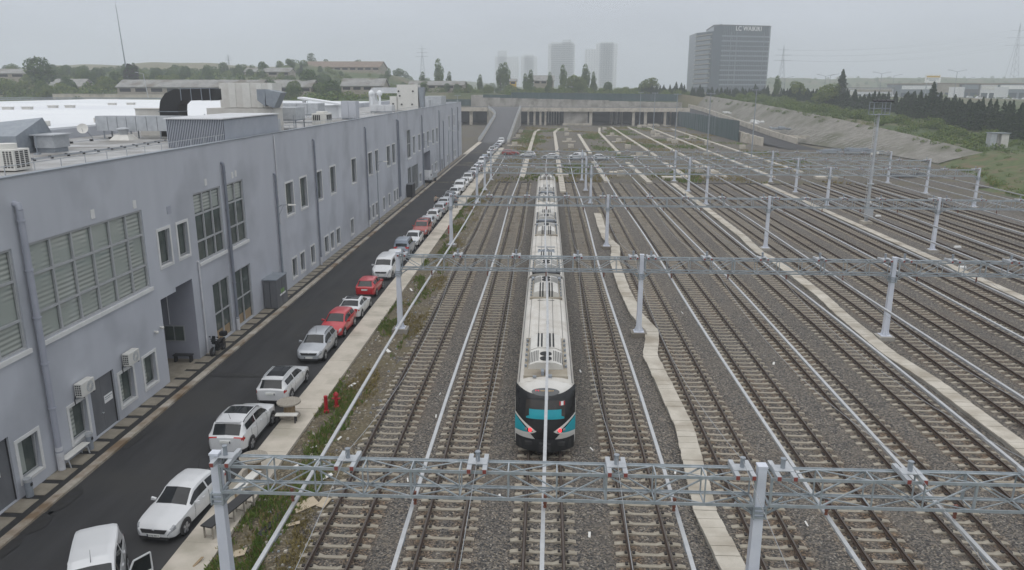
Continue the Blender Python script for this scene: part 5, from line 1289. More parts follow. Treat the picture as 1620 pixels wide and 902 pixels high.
# ================================================================== STREET FURNITURE
def lamp(y, x, label):
    t = thing('street_lamp', label, 'street lamp', (x, y, .1), 0, 'street lamps along the slab footway')
    MB().tube([(0, 0, 0), (0, 0, 5), (0, 0, 8.0)], [.075, .06, .045], 10).box(-.16, .16, -.16, .16, -.02, .05).build('pole', 'galv_dark', t, smooth=True)
    MB().tube([(0, 0, 7.75), (.3, 0, 7.9), (1.0, 0, 7.95)], .03, 8).bar((0, 0, 7.0), (.45, 0, 7.85), .03, .03).build('arm', 'galv_dark', t)
    MB().hexa([(.85, -.12, 7.88), (1.45, -.1, 7.9), (1.45, .1, 7.9), (.85, .12, 7.88)], [(.85, -.08, 7.99), (1.45, -.05, 7.96), (1.45, .05, 7.96), (.85, .08, 7.99)]).build('lamp_head', 'ac_white', t)
for y, x, l in ((58.8, -21.3, 'wall side street lamp nearest the camera, by the dark cabinet'), (95.1, -21.35, 'second street lamp along the wall, halfway down the road'), (132.4, -21.4, 'third street lamp along the wall, beside the garage opening'), (165.5, -21.2, 'street lamp farthest down the wall')): lamp(y, x, l)
def ac_unit(y, z, label):
    t = thing('air_conditioner', label, 'air conditioner', (XF, y, z), 0, 'air conditioners on the wall')
    MB().box(.08, .46, -.52, .52, 0, .68).build('casing', 'ac_white', t, bevel=.03)
    g = MB().cyl((.455, .12, .35), (.47, .12, .35), .27, n=24, mi=0).cyl((.47, .12, .35), (.478, .12, .35), .08, n=16, mi=1)
    for k in range(12):
        a = 2 * math.pi * k / 12; g.bar((.474, .12 + .07 * math.cos(a), .35 + .07 * math.sin(a)), (.474, .12 + .27 * math.cos(a), .35 + .27 * math.sin(a)), .012, .012, 1, up=(1, 0, 0))
    g.build('fan_grille', ['galv', 'ac_white'], t)
    g = MB()
    for i in range(3):
        for j in range(5): g.box(.13 + i * .1, .2 + i * .1, -.528, -.515, .1 + j * .11, .17 + j * .11)
    g.build('side_grille', 'plastic_dark', t)
    MB().bar((0, -.4, -.03), (.46, -.4, -.03), .04, .04).bar((0, .4, -.03), (.46, .4, -.03), .04, .04).tube([(.1, -.5, .1), (.05, -.55, -.1), (.05, -.52, -.4)], .025, 6).build('mount', 'plastic_dark', t)
ac_unit(32.7, 2.85, 'white wall air conditioner left of the grey double door'); ac_unit(36.85, 2.85, 'white wall air conditioner right of the grey double door')
for k, (y, z) in enumerate(((39.95, 3.55), (40.6, 3.62))):
    t = thing('security_camera', 'small white dome camera on the wall beside the entrance recess', 'security camera', (XF, y, z), 0, 'pair of wall cameras')
    MB().sphere((.14, 0, 0), .10, 10).build('housing', 'ac_white', t, smooth=True); MB().cyl((0, 0, .04), (.12, 0, .02), .05).build('bracket', 'ac_white', t)
def bin_(x, y, label):
    t = thing('litter_bin', label, 'litter bin', (x, y, .11)); MB().tube([(0, 0, 0), (0, 0, .75), (0, 0, .82)], [.15, .16, .15], 14).build('drum', 'galv_dark', t, smooth=True)
    MB().tube([(0, 0, .70), (0, 0, .84)], .165, 14).build('rim', 'galv', t, smooth=True); MB().box(.145, .172, -.06, .06, .5, .64).build('opening', 'black', t)
bin_(-21.9, 28.0, 'grey round litter bin below the leftmost framed window'); bin_(-21.85, 32.35, 'grey round litter bin at the end of the white wall bench')
t = thing('wall_bench', 'long white bench against the building wall between pipe and bin', 'bench', (-21.85, 31.3, .11))
MB().box(-.22, .18, -.95, .82, .46, .50).build('seat', 'ac_white', t, bevel=.012)
for y in (-.8, .65): MB().bar((-.18, y, 0), (-.12, y, .46), .04, .04).bar((.2, y, 0), (.1, y, .46), .04, .04).bar((-.16, y, .3), (.14, y, .3), .03, .03).build('leg', 'galv', t)
t = thing('equipment_cabinet', 'tall dark metal cabinet with green label on the slab footway', 'cabinet', (-21.6, 57.6, .1))
MB().box(-.5, .55, -1.2, 1.2, 0, 2.3).build('body', 'door_metal', t, bevel=.02); MB().box(-.56, .6, -1.26, 1.26, 2.3, 2.36).build('roof', 'galv_dark', t)
MB().box(.552, .558, -.02, .02, .1, 2.2).box(-.02, .02, -1.205, -1.2, .1, 2.2).build('door_seam', 'black', t)
MB().box(.551, .556, -.55, .75, .85, 1.0, 0).box(.551, .557, -.3, .5, 1.02, 1.35, 1).build('label_print', ['sign_white', 'green_print'], t)
t = thing('equipment_cabinet', 'dark round topped cabinet beside the glazed gate', 'cabinet', (-21.7, 120.3, .1)); MB().box(-.4, .5, -1.4, 1.4, 0, 2.0).build('body', 'plastic_dark', t, bevel=.05); MB().box(-.42, .52, -1.42, 1.42, 2.0, 2.08).build('roof', 'door_metal', t)
t = thing('recess_bench', 'dark bench inside the entrance recess', 'bench', (-23.05, 44.55, .05)); MB().box(-.6, .6, -.2, .2, .42, .48).build('seat', 'plastic_dark', t)
for x in (-.5, .5): MB().box(x - .04, x + .04, -.18, .18, 0, .42).build('leg', 'plastic_dark', t)

# cable drums used as tables, benches, long board on trestles
def drum(x, y, label):
    t = thing('cable_drum', label, 'cable drum', (x, y, .14), .3)
    MB().cyl((0, 0, .78), (0, 0, .86), .62, n=26).build('top_flange', 'wood_grey', t); MB().cyl((0, 0, 0), (0, 0, .08), .55, n=26).build('bottom_flange', 'wood_grey', t)
    g = MB()
    for k in range(16):
        a = 2 * math.pi * k / 16; g.bar((.27 * math.cos(a), .27 * math.sin(a), .08), (.27 * math.cos(a), .27 * math.sin(a), .78), .095, .05, up=(math.cos(a), math.sin(a), 0))
    g.build('core', 'wood', t)
drum(-13.0, 30.35, 'grey wooden cable drum standing behind the nearest gantry truss'); drum(-13.45, 36.5, 'grey wooden cable drum with pale hub between two white cars')
def bench(x, y, rot, L, w, h, label, m, legs, lm='plastic_dark', n=2):
    t = thing('bench', label, 'bench', (x, y, .14), rot); MB().box(-L / 2, L / 2, -w / 2, w / 2, h - .06, h).build('seat', m, t, bevel=.01)
    for k in range(n):
        xx = -L / 2 + .12 + (L - .24) * k / (n - 1); MB().box(xx - .03, xx + .03, -w / 2 + .03, -w / 2 + .08, 0, h - .06).box(xx - .03, xx + .03, w / 2 - .08, w / 2 - .03, 0, h - .06).box(xx - .025, xx + .025, -w / 2 + .08, w / 2 - .08, .1, .14).build('leg', lm, t)
bench(-13.35, 35.75, .05, 1.15, .36, .46, 'small white bench in front of the far cable drum', 'ac_white', 2)
bench(-12.75, 28.9, 1.42, 1.7, .42, .5, 'white bench top behind the nearest gantry truss beside the near drum', 'ac_white', 2, 'wood')
bench(-12.54, 26.5, 1.31, 2.8, .5, .6, 'long dark board bench on several legs by the nearest gantry post', 'plastic_dark', 2, 'wood_grey', 5)
# hydrants
def hydrant(x, y, h, label, cap=True):
    t = thing('fire_hydrant', label, 'fire hydrant', (x, y, 0)); MB().tube([(0, 0, -.1), (0, 0, .12), (0, 0, .14), (0, 0, h), (0, 0, h + .02)], [.16, .16, .10, .10, .06], 12).build('barrel', 'fire_red', t, smooth=True)
    if cap: MB().tube([(0, 0, h - .12), (0, 0, h - .05), (0, 0, h + .08)], [.15, .15, .05], 12).build('bonnet', 'fire_red', t, smooth=True); MB().cyl((-.22, 0, h - .3), (.22, 0, h - .3), .06, n=10).build('outlet', 'fire_red', t, smooth=True)
hydrant(-11.75, 37.4, .95, 'red fire hydrant post nearest the footway, front one of the pair', False); hydrant(-11.35, 38.0, .85, 'red fire hydrant with bonnet just behind the front red post'); hydrant(-11.6, 89.6, .9, 'small red fire hydrant far along the weedy strip')
# scooter
sc = thing('motor_scooter', 'black motor scooter with top box parked at the wall', 'motor scooter', (-21.45, 46.1, .11), R(-6))
def wheel(yc):
    w = MB()
    n_ = 20; b = len(w.v)
    w.tube([(-.06, yc, .29), (-.045, yc, .29), (.045, yc, .29), (.06, yc, .29)], [.25, .29, .29, .25], n_)
    o = w.build('wheel', 'rubber', sc, smooth=True); MB().cyl((-.065, yc, .29), (.065, yc, .29), .16, n=16).build('rim', 'rim_dark', o); return o
wheel(-.66); wheel(.64)
g = MB()
for s0, s1 in (((-.55, .30, .42, .07), (-.40, .78, .98, .16)), ((-.40, .72, .98, .17), (-.28, .30, .95, .19)), ((-.32, .26, .40, .18), (.15, .24, .38, .18)), ((.05, .28, .66, .16), (.45, .42, .78, .18)), ((.45, .42, .78, .18), (.86, .60, .80, .09))):
    (ya, za, zb, wa), (yb, zc, zd, wb_) = s0, s1
    g.hexa([(-wa, ya, za), (wa, ya, za), (wb_, yb, zc), (-wb_, yb, zc)], [(-wa, ya, zb), (wa, ya, zb), (wb_, yb, zd), (-wb_, yb, zd)])
g.build('fairing', 'train_black', sc, smooth=True, sharp=35)
MB().hexa([(-.14, .0, .70), (.14, .0, .70), (.15, .62, .80), (-.15, .62, .80)], [(-.11, .02, .80), (.11, .02, .80), (.12, .60, .88), (-.12, .60, .88)]).build('seat', 'rubber', sc, bevel=.03)
MB().box(-.22, .22, .62, 1.02, .92, 1.24).build('top_box', 'train_black', sc, bevel=.09)
MB().hexa([(-.16, -.50, .92), (.16, -.50, .92), (.16, -.46, .92), (-.16, -.46, .92)], [(-.11, -.36, 1.28), (.11, -.36, 1.28), (.11, -.33, 1.28), (-.11, -.33, 1.28)]).build('windshield', 'car_glass', sc)
MB().tube([(-.34, -.28, 1.02), (-.18, -.36, 1.04), (.18, -.36, 1.04), (.34, -.28, 1.02)], .022, 8).build('handlebar', 'black', sc); MB().hexa([(-.13, -.60, .62), (.13, -.60, .62), (.1, -.52, .62), (-.1, -.52, .62)], [(-.10, -.55, .76), (.10, -.55, .76), (.1, -.48, .76), (-.1, -.48, .76)]).build('headlight', 'lamp_clear', sc)
MB().bar((-.07, -.66, .29), (-.07, -.46, .75), .04, .05).bar((.07, -.66, .29), (.07, -.46, .75), .04, .05).build('fork', 'galv_dark', sc)
for s in (-1, 1): MB().bar((s * .2, -.34, 1.04), (s * .27, -.36, 1.22), .012, .012).box(s * .27 - .06, s * .27 + .06, -.39, -.36, 1.18, 1.26).build('mirror', 'black', sc)
# light truck in the garage mouth
tk = thing('light_truck', 'small white flatbed truck standing in the garage mouth', 'truck', (-22.0, 137.4, .06), R(-8))
g = MB().hexa([(-.85, 0, .55), (.85, 0, .55), (.85, 1.75, .45), (-.85, 1.75, .45)], [(-.8, .05, 1.25), (.8, .05, 1.25), (.85, 1.75, 1.25), (-.85, 1.75, 1.25)]).hexa([(-.8, .05, 1.25), (.8, .05, 1.25), (.85, 1.75, 1.25), (-.85, 1.75, 1.25)], [(-.7, .55, 2.3), (.7, .55, 2.3), (.75, 1.7, 2.3), (-.75, 1.7, 2.3)])
g.build('cab', 'paint_white', tk, bevel=.04); MB().hexa([(-.68, .10, 1.32), (.68, .10, 1.32), (.68, .16, 1.32), (-.68, .16, 1.32)], [(-.6, .49, 2.15), (.6, .49, 2.15), (.6, .55, 2.15), (-.6, .55, 2.15)]).build('windscreen', 'car_glass', tk)
MB().box(-.9, .9, 1.9, 4.6, .75, .95).box(-.9, -.85, 1.9, 4.6, .95, 1.35).box(.85, .9, 1.9, 4.6, .95, 1.35).box(-.85, .85, 4.55, 4.6, .95, 1.35).build('cargo_bed', 'galv', tk)
MB().box(-.88, .88, -.08, .05, .35, .62).build('bumper', 'plastic_dark', tk)
for s in (-1, 1): MB().box(s * .62 - .14, s * .62 + .14, -.012, .06, .72, .9).build('headlight', 'lamp_clear', tk); MB().box(s * 1.02 - .08, s * 1.02 + .08, .3, .36, 1.4, 1.75).bar((s * .85, .35, 1.5), (s * 1.0, .34, 1.55), .03, .03).build('mirror', 'black', tk)
for y in (.6, 3.7):
    for s in (-1, 1): MB().cyl((s * .68, y, .33), (s * .9, y, .33), .33, n=18).build('wheel', 'rubber', tk, smooth=True)

# ================================================================== PEOPLE
def person(label, loc, rot, joints, cloth, legs_m, hairc='hair'):
    """joints: name -> (pos, radius, parent); one skinned body, clothing as children"""
    t = thing('person', label, 'person', loc, rot)
    def skin(name, names, m):
        me = bpy.data.meshes.new(name); idx = {k: i for i, k in enumerate(names)}
        me.from_pydata([joints[k][0] for k in names], [(idx[k], idx[joints[k][2]]) for k in names if joints[k][2] in idx], [])
        o = bpy.data.objects.new(name, me); COL.objects.link(o); o.parent = t
        md = o.modifiers.new('skin', 'SKIN'); ob = me.skin_vertices[0].data
        for k in names: r = joints[k][1]; ob[idx[k]].radius = r if isinstance(r, tuple) else (r, r)
        ob[idx[names[0]]].use_root = True
        o.modifiers.new('sub', 'SUBSURF').levels = 1; o.modifiers['sub'].render_levels = 2
        dg = bpy.context.evaluated_depsgraph_get(); dg.update(); nm = bpy.data.meshes.new_from_object(o.evaluated_get(dg))
        o.modifiers.clear(); o.data = nm; nm.materials.clear(); nm.materials.append(M[m])
        nm.polygons.foreach_set('use_smooth', [True] * len(nm.polygons)); return o
    body = skin('body', list(joints.keys()), 'skin')
    def cover(name, names, grow, m):
        save = {k: joints[k] for k in names}
        for k in names: r = joints[k][1]; joints[k] = (joints[k][0], tuple(a + grow for a in r) if isinstance(r, tuple) else r + grow, joints[k][2])
        o = skin(name, names, m)
        joints.update(save); return o
    cover('jacket', [k for k in joints if k in ('pelvis', 'waist', 'chest', 'shl', 'shr', 'ell', 'elr', 'wrl', 'wrr')], .022, cloth)
    cover('trousers', ['pelvis', 'hipl', 'hipr', 'knl', 'knr', 'anl', 'anr'], .016, legs_m)
    h = joints['head'][0]
    MB().sphere((h[0], h[1] + .012, h[2] + .055), .105, 12, 0, (.92, 1.05, .95)).build('hair', hairc, t, smooth=True)
    for s in ('l', 'r'):
        a = joints['to' + s][0]; b = joints['an' + s][0]; MB().tube([(b[0], b[1] + .05, .05), (a[0], a[1], .045), (a[0], a[1] - .05, .04)], [.055, .055, .04], 8).build('shoe', 'black', t, smooth=True)
    return t
def standing(arm):
    J = dict(pelvis=((0, 0, .95), (.15, .11), None), waist=((0, .01, 1.12), (.13, .10), 'pelvis'), chest=((0, .01, 1.36), (.165, .115), 'waist'), neck=((0, 0, 1.50), .055, 'chest'), head=((0, -.015, 1.64), (.085, .10), 'neck'), crown=((0, -.01, 1.72), (.075, .085), 'head'), nose=((0, -.115, 1.63), .016, 'head'))
    for s, n in ((-1, 'l'), (1, 'r')):
        J['hip' + n] = ((s * .095, 0, .88), .085, 'pelvis'); J['kn' + n] = ((s * .11, -.03 * s, .48), .06, 'hip' + n); J['an' + n] = ((s * .12, .01, .09), .042, 'kn' + n); J['to' + n] = ((s * .13, -.12, .05), .04, 'an' + n)
        J['sh' + n] = ((s * .20, .01, 1.40), .06, 'chest'); e, w = arm[n]; J['el' + n] = (e, .045, 'sh' + n); J['wr' + n] = (w, .032, 'el' + n)
        d = (Vector(w) - Vector(e)).normalized(); J['ha' + n] = (tuple(Vector(w) + d * .08), .034, 'wr' + n)
        sd_ = d.cross(Vector((1, 0, .01))).normalized()
        for q, ln in ((-1.5, .075), (-.5, .09), (.5, .085), (1.5, .065)): J['f%s%d' % (n, int(q * 2))] = (tuple(Vector(w) + d * (.10 + ln) + sd_ * q * .018 + Vector((0, 0, -.01))), .009, 'ha' + n)
        J['th' + n] = (tuple(Vector(w) + d * .09 - sd_ * .06 ), .011, 'ha' + n)
    return J
person('person in a beige jacket standing on the road with one arm stretched towards the cars', (-16.15, 110.0, .02), R(20), standing(dict(l=((-.26, .03, 1.14), (-.24, -.1, .92)), r=((.36, -.14, 1.26), (.58, -.34, 1.30)))), 'cloth_beige', 'cloth_dark')
person('person in grey top and dark trousers standing on the pale footway', (-12.95, 108.4, .14), R(185), standing(dict(l=((-.27, .03, 1.14), (-.26, -.08, .92)), r=((.27, .03, 1.14), (.26, -.08, .92)))), 'cloth_grey', 'cloth_dark')
person('small dark figure standing on the footway by the last cars', (-12.9, 152.0, .14), R(10), standing(dict(l=((-.27, .03, 1.14), (-.22, -.12, 1.0)), r=((.27, .03, 1.14), (.26, -.08, .92)))), 'cloth_dark', 'cloth_dark')
# ================================================================== RAMP, DECK, WALLS
rm = MB(); L0, L1, ZD = 244.5, 361.0, 7.75
def rz(y): return ZD * (.85 * (y - L0) / (L1 - L0) + .15 * sm(L0, L1, y))
ysr = frange(L0, L1, 24)
xl = lambda y: -21.55 - 5.4 * sm(316, 362, y) ** 1.4
rm.grid([0, .5, 1], ysr, lambda u, y: (xl(y) + .3 + (-12.55 - xl(y) - .3) * u, y, rz(y) + .012))
tag(rm.build('ramp_road', 'ramp_asphalt', smooth=True), 'asphalt ramp climbing to the bridge deck', 'road', kind='structure')
rt = thing('access_ramp', 'concrete ramp body with metal railings leading up to the deck', 'ramp', (-17, L0, 0))
g = MB()
for a, b in zip(ysr, ysr[1:]): g.hexa([(xl(a) - .35, a, -.3), (-11.9, a, -.3), (-11.9, b, -.3), (xl(b) - .35, b, -.3)], [(xl(a) - .35, a, rz(a) - .02), (-11.9, a, rz(a) - .02), (-11.9, b, rz(b) - .02), (xl(b) - .35, b, rz(b) - .02)])
g.build('ramp_body', 'old_concrete', rt, world=True)
for X_ in (xl, lambda y: -12.25):
    g = MB()
    for a, b in zip(ysr, ysr[1:]): g.hexa([(X_(a) - .35, a, rz(a) - .1), (X_(a) + .35, a, rz(a) - .1), (X_(b) + .35, b, rz(b) - .1), (X_(b) - .35, b, rz(b) - .1)], [(X_(a) - .3, a, rz(a) + .35), (X_(a) + .3, a, rz(a) + .35), (X_(b) + .3, b, rz(b) + .35), (X_(b) - .3, b, rz(b) + .35)])
    o = g.build('ramp_kerb', 'pale_concrete', rt, world=True)
    for dx in (-.26, .26):
        g = MB()
        for zz in (.62, .95, 1.25):
            for a, b in zip(ysr, ysr[1:]): g.bar((X_(a) + dx, a, rz(a) + zz), (X_(b) + dx, b, rz(b) + zz), .07, .16 if zz > .9 else .1)
        for y in frange(L0, L1, 46): g.bar((X_(y) + dx, y, rz(y) + .3), (X_(y) + dx, y, rz(y) + 1.25), .09, .09)
        g.build('railing', 'galv', rt, world=True)
dk = thing('bridge_deck', 'long concrete deck on columns with dark bays underneath, across the far yard', 'bridge', (10, 362, 0))
MB().box(-58, 66, 360.5, 393, 6.55, 7.7).build('deck_slab', 'old_concrete', dk, world=True)
MB().box(-58, -27.6, 360.0, 360.49, 6.3, 8.1).box(-11.8, 66, 360.0, 360.49, 6.3, 8.1).build('edge_beam', 'pale_concrete', dk, world=True)
MB().box(-58, 66, 392.6, 393.4, -.5, 6.54).build('back_wall', 'dark_void', dk, world=True)  # near black, so the shade of the bays is in the wall colour
for x, w, y in ((-50, 1.4, 362), (-43.5, 1.4, 362), (-35.5, 1.5, 361.4), (-27.3, 1.3, 361.4), (-8.6, .9, 361.6), (-5.7, 1.0, 361.4), (-2.9, 1.0, 361.4), (-.6, .9, 361.6), (20.6, 1.4, 361.4), (40.4, 1.2, 361.4), (46.0, 1.3, 361.4), (55, 1.1, 361.4), (61, 1.1, 361.4)):
    MB().box(x - w / 2, x + w / 2, y, y + w, -.4, 5.9).hexa([(x - w / 2, y, 5.9), (x + w / 2, y, 5.9), (x + w / 2, y + w, 5.9), (x - w / 2, y + w, 5.9)], [(x - w, y - .3, 6.54), (x + w, y - .3, 6.54), (x + w, y + w, 6.54), (x - w, y + w, 6.54)]).build('column', 'pale_concrete', dk, world=True)
for k in range(8):
    for y in (369, 378): 
        x = 1.0 + k * 1.25 if k < 5 else 31 + (k - 5) * 2.4
        MB().box(x - .25, x + .25, y, y + .5, -.4, 6.54).build('inner_column', 'old_concrete', dk, world=True)
MB().box(8.0, 19.2, 362, 363, -.4, 6.3).build('panel_wall', 'old_concrete', dk, world=True)
MB().box(7.5, 20, 361, 362, -.3, .9).build('low_step', 'pale_concrete', dk, world=True)
patch('deck_road', [(-58, 361), (66, 361), (66, 392), (-58, 392)], 7.72, 'ramp_asphalt', 'road surface on top of the deck')
rw = thing('retaining_wall', 'long stained concrete retaining wall behind the deck', 'wall', (10, 394, 0))
g = MB(); x = -33; r_ = random.Random(3)
while x < 68:
    w = 9.2; g.box(x, x + w - .06, 393.5 + r_.uniform(0, .25), 394.6, -.3, 11.4 - .25 * (x > 30) - .02 * x); x += w
g.box(-38.5, -32.6, 393.0, 396, -.3, 13.4)
g.build('wall_panel', 'old_concrete', rw, world=True)
def net_fence(label, pts, h, name='net_fence', post=6.0):
    t = thing(name, label, 'fence', (pts[0][0], pts[0][1], 0)); g = MB(); p = MB()
    for (xa, ya, za), (xb, yb, zb) in zip(pts, pts[1:]):
        n = max(2, int(Vector((xb - xa, yb - ya)).length / 1.2)); prev = None
        dirn = Vector((xb - xa, yb - ya)).normalized(); nn = Vector((-dirn.y, dirn.x))
        for k in range(n + 1):
            f = k / n; d = .12 * math.sin(k * 2.1 + xa) + .06 * math.sin(k * 5.3); x, y, z = xa + (xb - xa) * f + nn.x * d, ya + (yb - ya) * f + nn.y * d, za + (zb - za) * f
            cur = (x, y, z, h + .12 * nz(k * .7, xa))
            if prev:
                a, b = prev, cur; g.add([(a[0], a[1], a[2]), (b[0], b[1], b[2]), (b[0], b[1], b[2] + b[3]), (a[0], a[1], a[2] + a[3])], [(0, 1, 2, 3)])
                g.add([(a[0] - nn.x * .05, a[1] - nn.y * .05, a[2]), (b[0] - nn.x * .05, b[1] - nn.y * .05, b[2]), (b[0] - nn.x * .05, b[1] - nn.y * .05, b[2] + b[3]), (a[0] - nn.x * .05, a[1] - nn.y * .05, a[2] + a[3])], [(0, 3, 2, 1)])
            if k % 3 == 0: p.box(x - .06, x + .06, y + .1, y + .22, z, z + h + .25)
            prev = cur
    g.build('netting', 'tarp', t, world=True, fix=False); p.build('fence_post', 'galv_dark', t, world=True); return t
net_fence('dark green netting fence along the top of the retaining wall, left step', [(-32.5, 394.8, 10.6), (-18, 394.8, 10.4)], 3.0)
net_fence('dark green netting fence along the top of the retaining wall, long stretch', [(-18, 394.9, 11.1), (32, 394.9, 10.6), (66, 394.9, 10.4)], 3.6)
net_fence('dark green netting beside the ramp head, far left', [(-58, 394, 8.0), (-38, 394, 8.0)], 3.2)
nw = net_fence('blue green netting hung along the side road wall down to the yard', [(57, 386, 0), (60.5, 372, 0), (62, 330, 0), (62.8, 290, 0), (63.3, 256, 0)], 6.6, 'hung_netting')
wl = thing('side_road_wall', 'stepped concrete wall carrying the side road on the right', 'wall', (64, 300, 0))
g = MB(); y = 386
while y > 236:
    z = 7.4 - (386 - y) * .034; x = lerp_tab([(236, 65.6), (256, 64.0), (330, 62.6), (372, 61.2), (386, 58)], y); g.box(x, x + .9, y - 5.9, y, -.4, z); y -= 6
g.build('wall_panel', 'pale_concrete', wl, world=True)
sr = MB(); srp = [(222, 74, .02), (238, 71.5, .6), (256, 69.5, 1.6), (290, 68.6, 3.2), (330, 68.2, 5.0), (360, 67.5, 6.4), (392, 66.0, 7.5)]
for (ya, xa, za), (yb, xb, zb) in zip(srp, srp[1:]): sr.add([(xa - 4.6, ya, za), (xa + 4.6, ya, za), (xb + 4.6, yb, zb), (xb - 4.6, yb, zb)], [(0, 1, 2, 3)])
tag(sr.build('side_road', 'asphalt'), 'dark service road climbing to the deck on the right', 'road', kind='structure')
bw = thing('barrier_wall', 'low pale concrete wall right of the climbing side road', 'wall', (74, 300, 0)); g = MB()
for (ya, xa, za), (yb, xb, zb) in zip(srp[1:], srp[2:]):
    n = 6
    for k in range(n):
        a, b = k / n, (k + 1) / n; g.bar((xa + 5.1 + (xb - xa) * a, ya + (yb - ya) * a, za + (zb - za) * a + .6), (xa + 5.1 + (xb - xa) * b, ya + (yb - ya) * b - .05, za + (zb - za) * b + .6), .5, 2.2)
g.build('wall_panel', 'pale_concrete', bw, world=True)
# soil nailed slope
def slope_pt(u, y):
    f, t, z = lerp_tab(FOOT, y), lerp_tab(TOP, y), lerp_tab(TOPZ, y)
    w = .35 * nz(u * 4, y * .15) + .5 * nz(y * .06, u * 2, 4)
    return (f + (t - f) * u + w * .4, y, z * (u ** .85) + .05 + w * .25)
g = MB().grid(frange(-.02, 1.06, 14), frange(182, 392, 120), lambda u, y: slope_pt(max(u, 0), y))
r_ = random.Random(5)
for row, u0 in enumerate((.22, .40)):
    y = 212 - row * 6
    while y < 275:
        ln = .15 + r_.uniform(-.04, .06); a = Vector(slope_pt(u0, y)); b = Vector(slope_pt(max(.02, u0 - ln * .75), y + .4)); g.bar(a + Vector((-.22, 0, .22)), b + Vector((-.22, 0, .22)), .20, .09, 1); y += 2.6 + r_.uniform(-.2, .3)
tag(g.build('cut_slope', ['shotcrete', 'nail_streak'], smooth=True, sharp=60), 'grey sprayed concrete slope with pale nail streaks, right of the yard', 'slope', kind='structure')
g = MB().grid(frange(72, 135, 50), frange(70, 186, 90), lambda x, y: (x, y, ground_h(x, y) + .02 + .25 * nz(x * .25, y * .25) + .1 * nz(x * .8, y * .8) - .3 * (1 - sm(lerp_tab(FOOT, y) - 1, lerp_tab(FOOT, y) + 2, x))))
mat('bank_grass', (.045, .080, .020), (.105, .125, .036), sc=1.1, rough=.95, bump=1, bsc=6, c3=(.135, .10, .055), sc3=.3)
tag(g.build('grass_bank', 'bank_grass', smooth=True, sharp=180), 'green grass bank on the right', 'bank', kind='structure')
pv = MB().hexa([(74.5, 108, .2), (79, 108, .2), (82, 122, .8), (78.5, 122, .4)], [(74.5, 108, .4), (80, 108, 1.6), (84, 123, 2.2), (79, 123, .8)])
tag(pv.build('slope_patch', 'shotcrete', at=(78, 115, 0)), 'bare pale concrete patch low on the grass bank at the right edge', 'slope', kind='structure')
# piles on the terrace by the slope
def heap(name, label, cat, m, x, y, z, n, sx, sy, sz, seed, long=False):
    r_ = random.Random(seed); g = MB()
    for k in range(n):
        cx, cy = x + r_.uniform(-sx, sx), y + r_.uniform(-sy, sy); h = sz * (1 - .5 * abs(cx - x) / sx) * r_.uniform(.4, 1)
        a = r_.uniform(-.2, .2) if long else r_.uniform(0, 3); L_, w_ = (r_.uniform(2, 5), .35) if long else (r_.uniform(.6, 1.8), r_.uniform(.5, 1.2))
        d = Vector((math.cos(a), math.sin(a), r_.uniform(-.1, .1))); c = Vector((cx, cy, z + h)); g.bar(c - d * L_ / 2, c + d * L_ / 2, w_, r_.uniform(.2, .5))
    return tag(g.build(name, m, at=(x, y, z)), label, cat)
heap('panel_stack', 'dark grey stacked panels beyond the gantry end on the right', 'stack', 'galv_dark', 82, 209, .2, 34, 7, 2.0, 1.4, 1, True)
heap('sheet_pile', 'crumpled white sheeting heaped on the terrace by the slope', 'sheeting', 'sign_white', 78.2, 290, 4.2, 22, 1.5, 6, 1.3, 2); heap('sheet_pile', 'second white sheeting heap farther up the terrace', 'sheeting', 'sign_white', 76.0, 330, 6.4, 14, 1.2, 5, 1.2, 3)
heap('rebar_stack', 'grey blue stack of frames on the terrace below the slope', 'stack', 'galv_dark', 79.8, 268, 3.2, 26, 2.0, 6, 1.3, 4); heap('panel_stack', 'pale stacked boards at the low end of the barrier wall', 'stack', 'pale_concrete', 79.5, 247, 1.6, 16, 2.4, 3.5, .9, 6, True)
heap('rubble_pile', 'pale rubble heap in front of the right hand portal bays', 'rubble', 'pale_concrete', 49, 352, 0, 40, 7, 4, 1.1, 7); heap('pipe_stack', 'stack of dark pipes lying below the grass bank', 'stack', 'door_metal', 73, 153, .1, 10, 5, 1.2, .8, 8, True)
# black sheeting edge at the end of the ballast
for k, (xa, xb) in enumerate(((-9, -6.2), (-5.6, -2.6), (3.0, 6.0), (27, 33), (34, 45))):
    g = MB(); n = 30; prev = None
    for i in range(n + 1):
        x = xa + (xb - xa) * i / n; y = YARD_END + .3 + .5 * nz(x * 1.1, 3); z = .12 + .10 * nz(x * 2.3, 7)
        if prev: g.hexa([(prev[0], prev[1] - .35, -.05), (x, y - .35, -.05), (x, y + .45, -.05), (prev[0], prev[1] + .45, -.05)], [(prev[0], prev[1] - .2, prev[2] + .05), (x, y - .2, z + .05), (x, y + .3, z), (prev[0], prev[1] + .3, prev[2])])
        prev = (x, y, z)
    tag(g.build('black_sheeting', 'black', at=(xa, YARD_END, 0)), 'crumpled black sheeting where the ballast ends', 'sheeting', 'black sheeting along the ballast end')

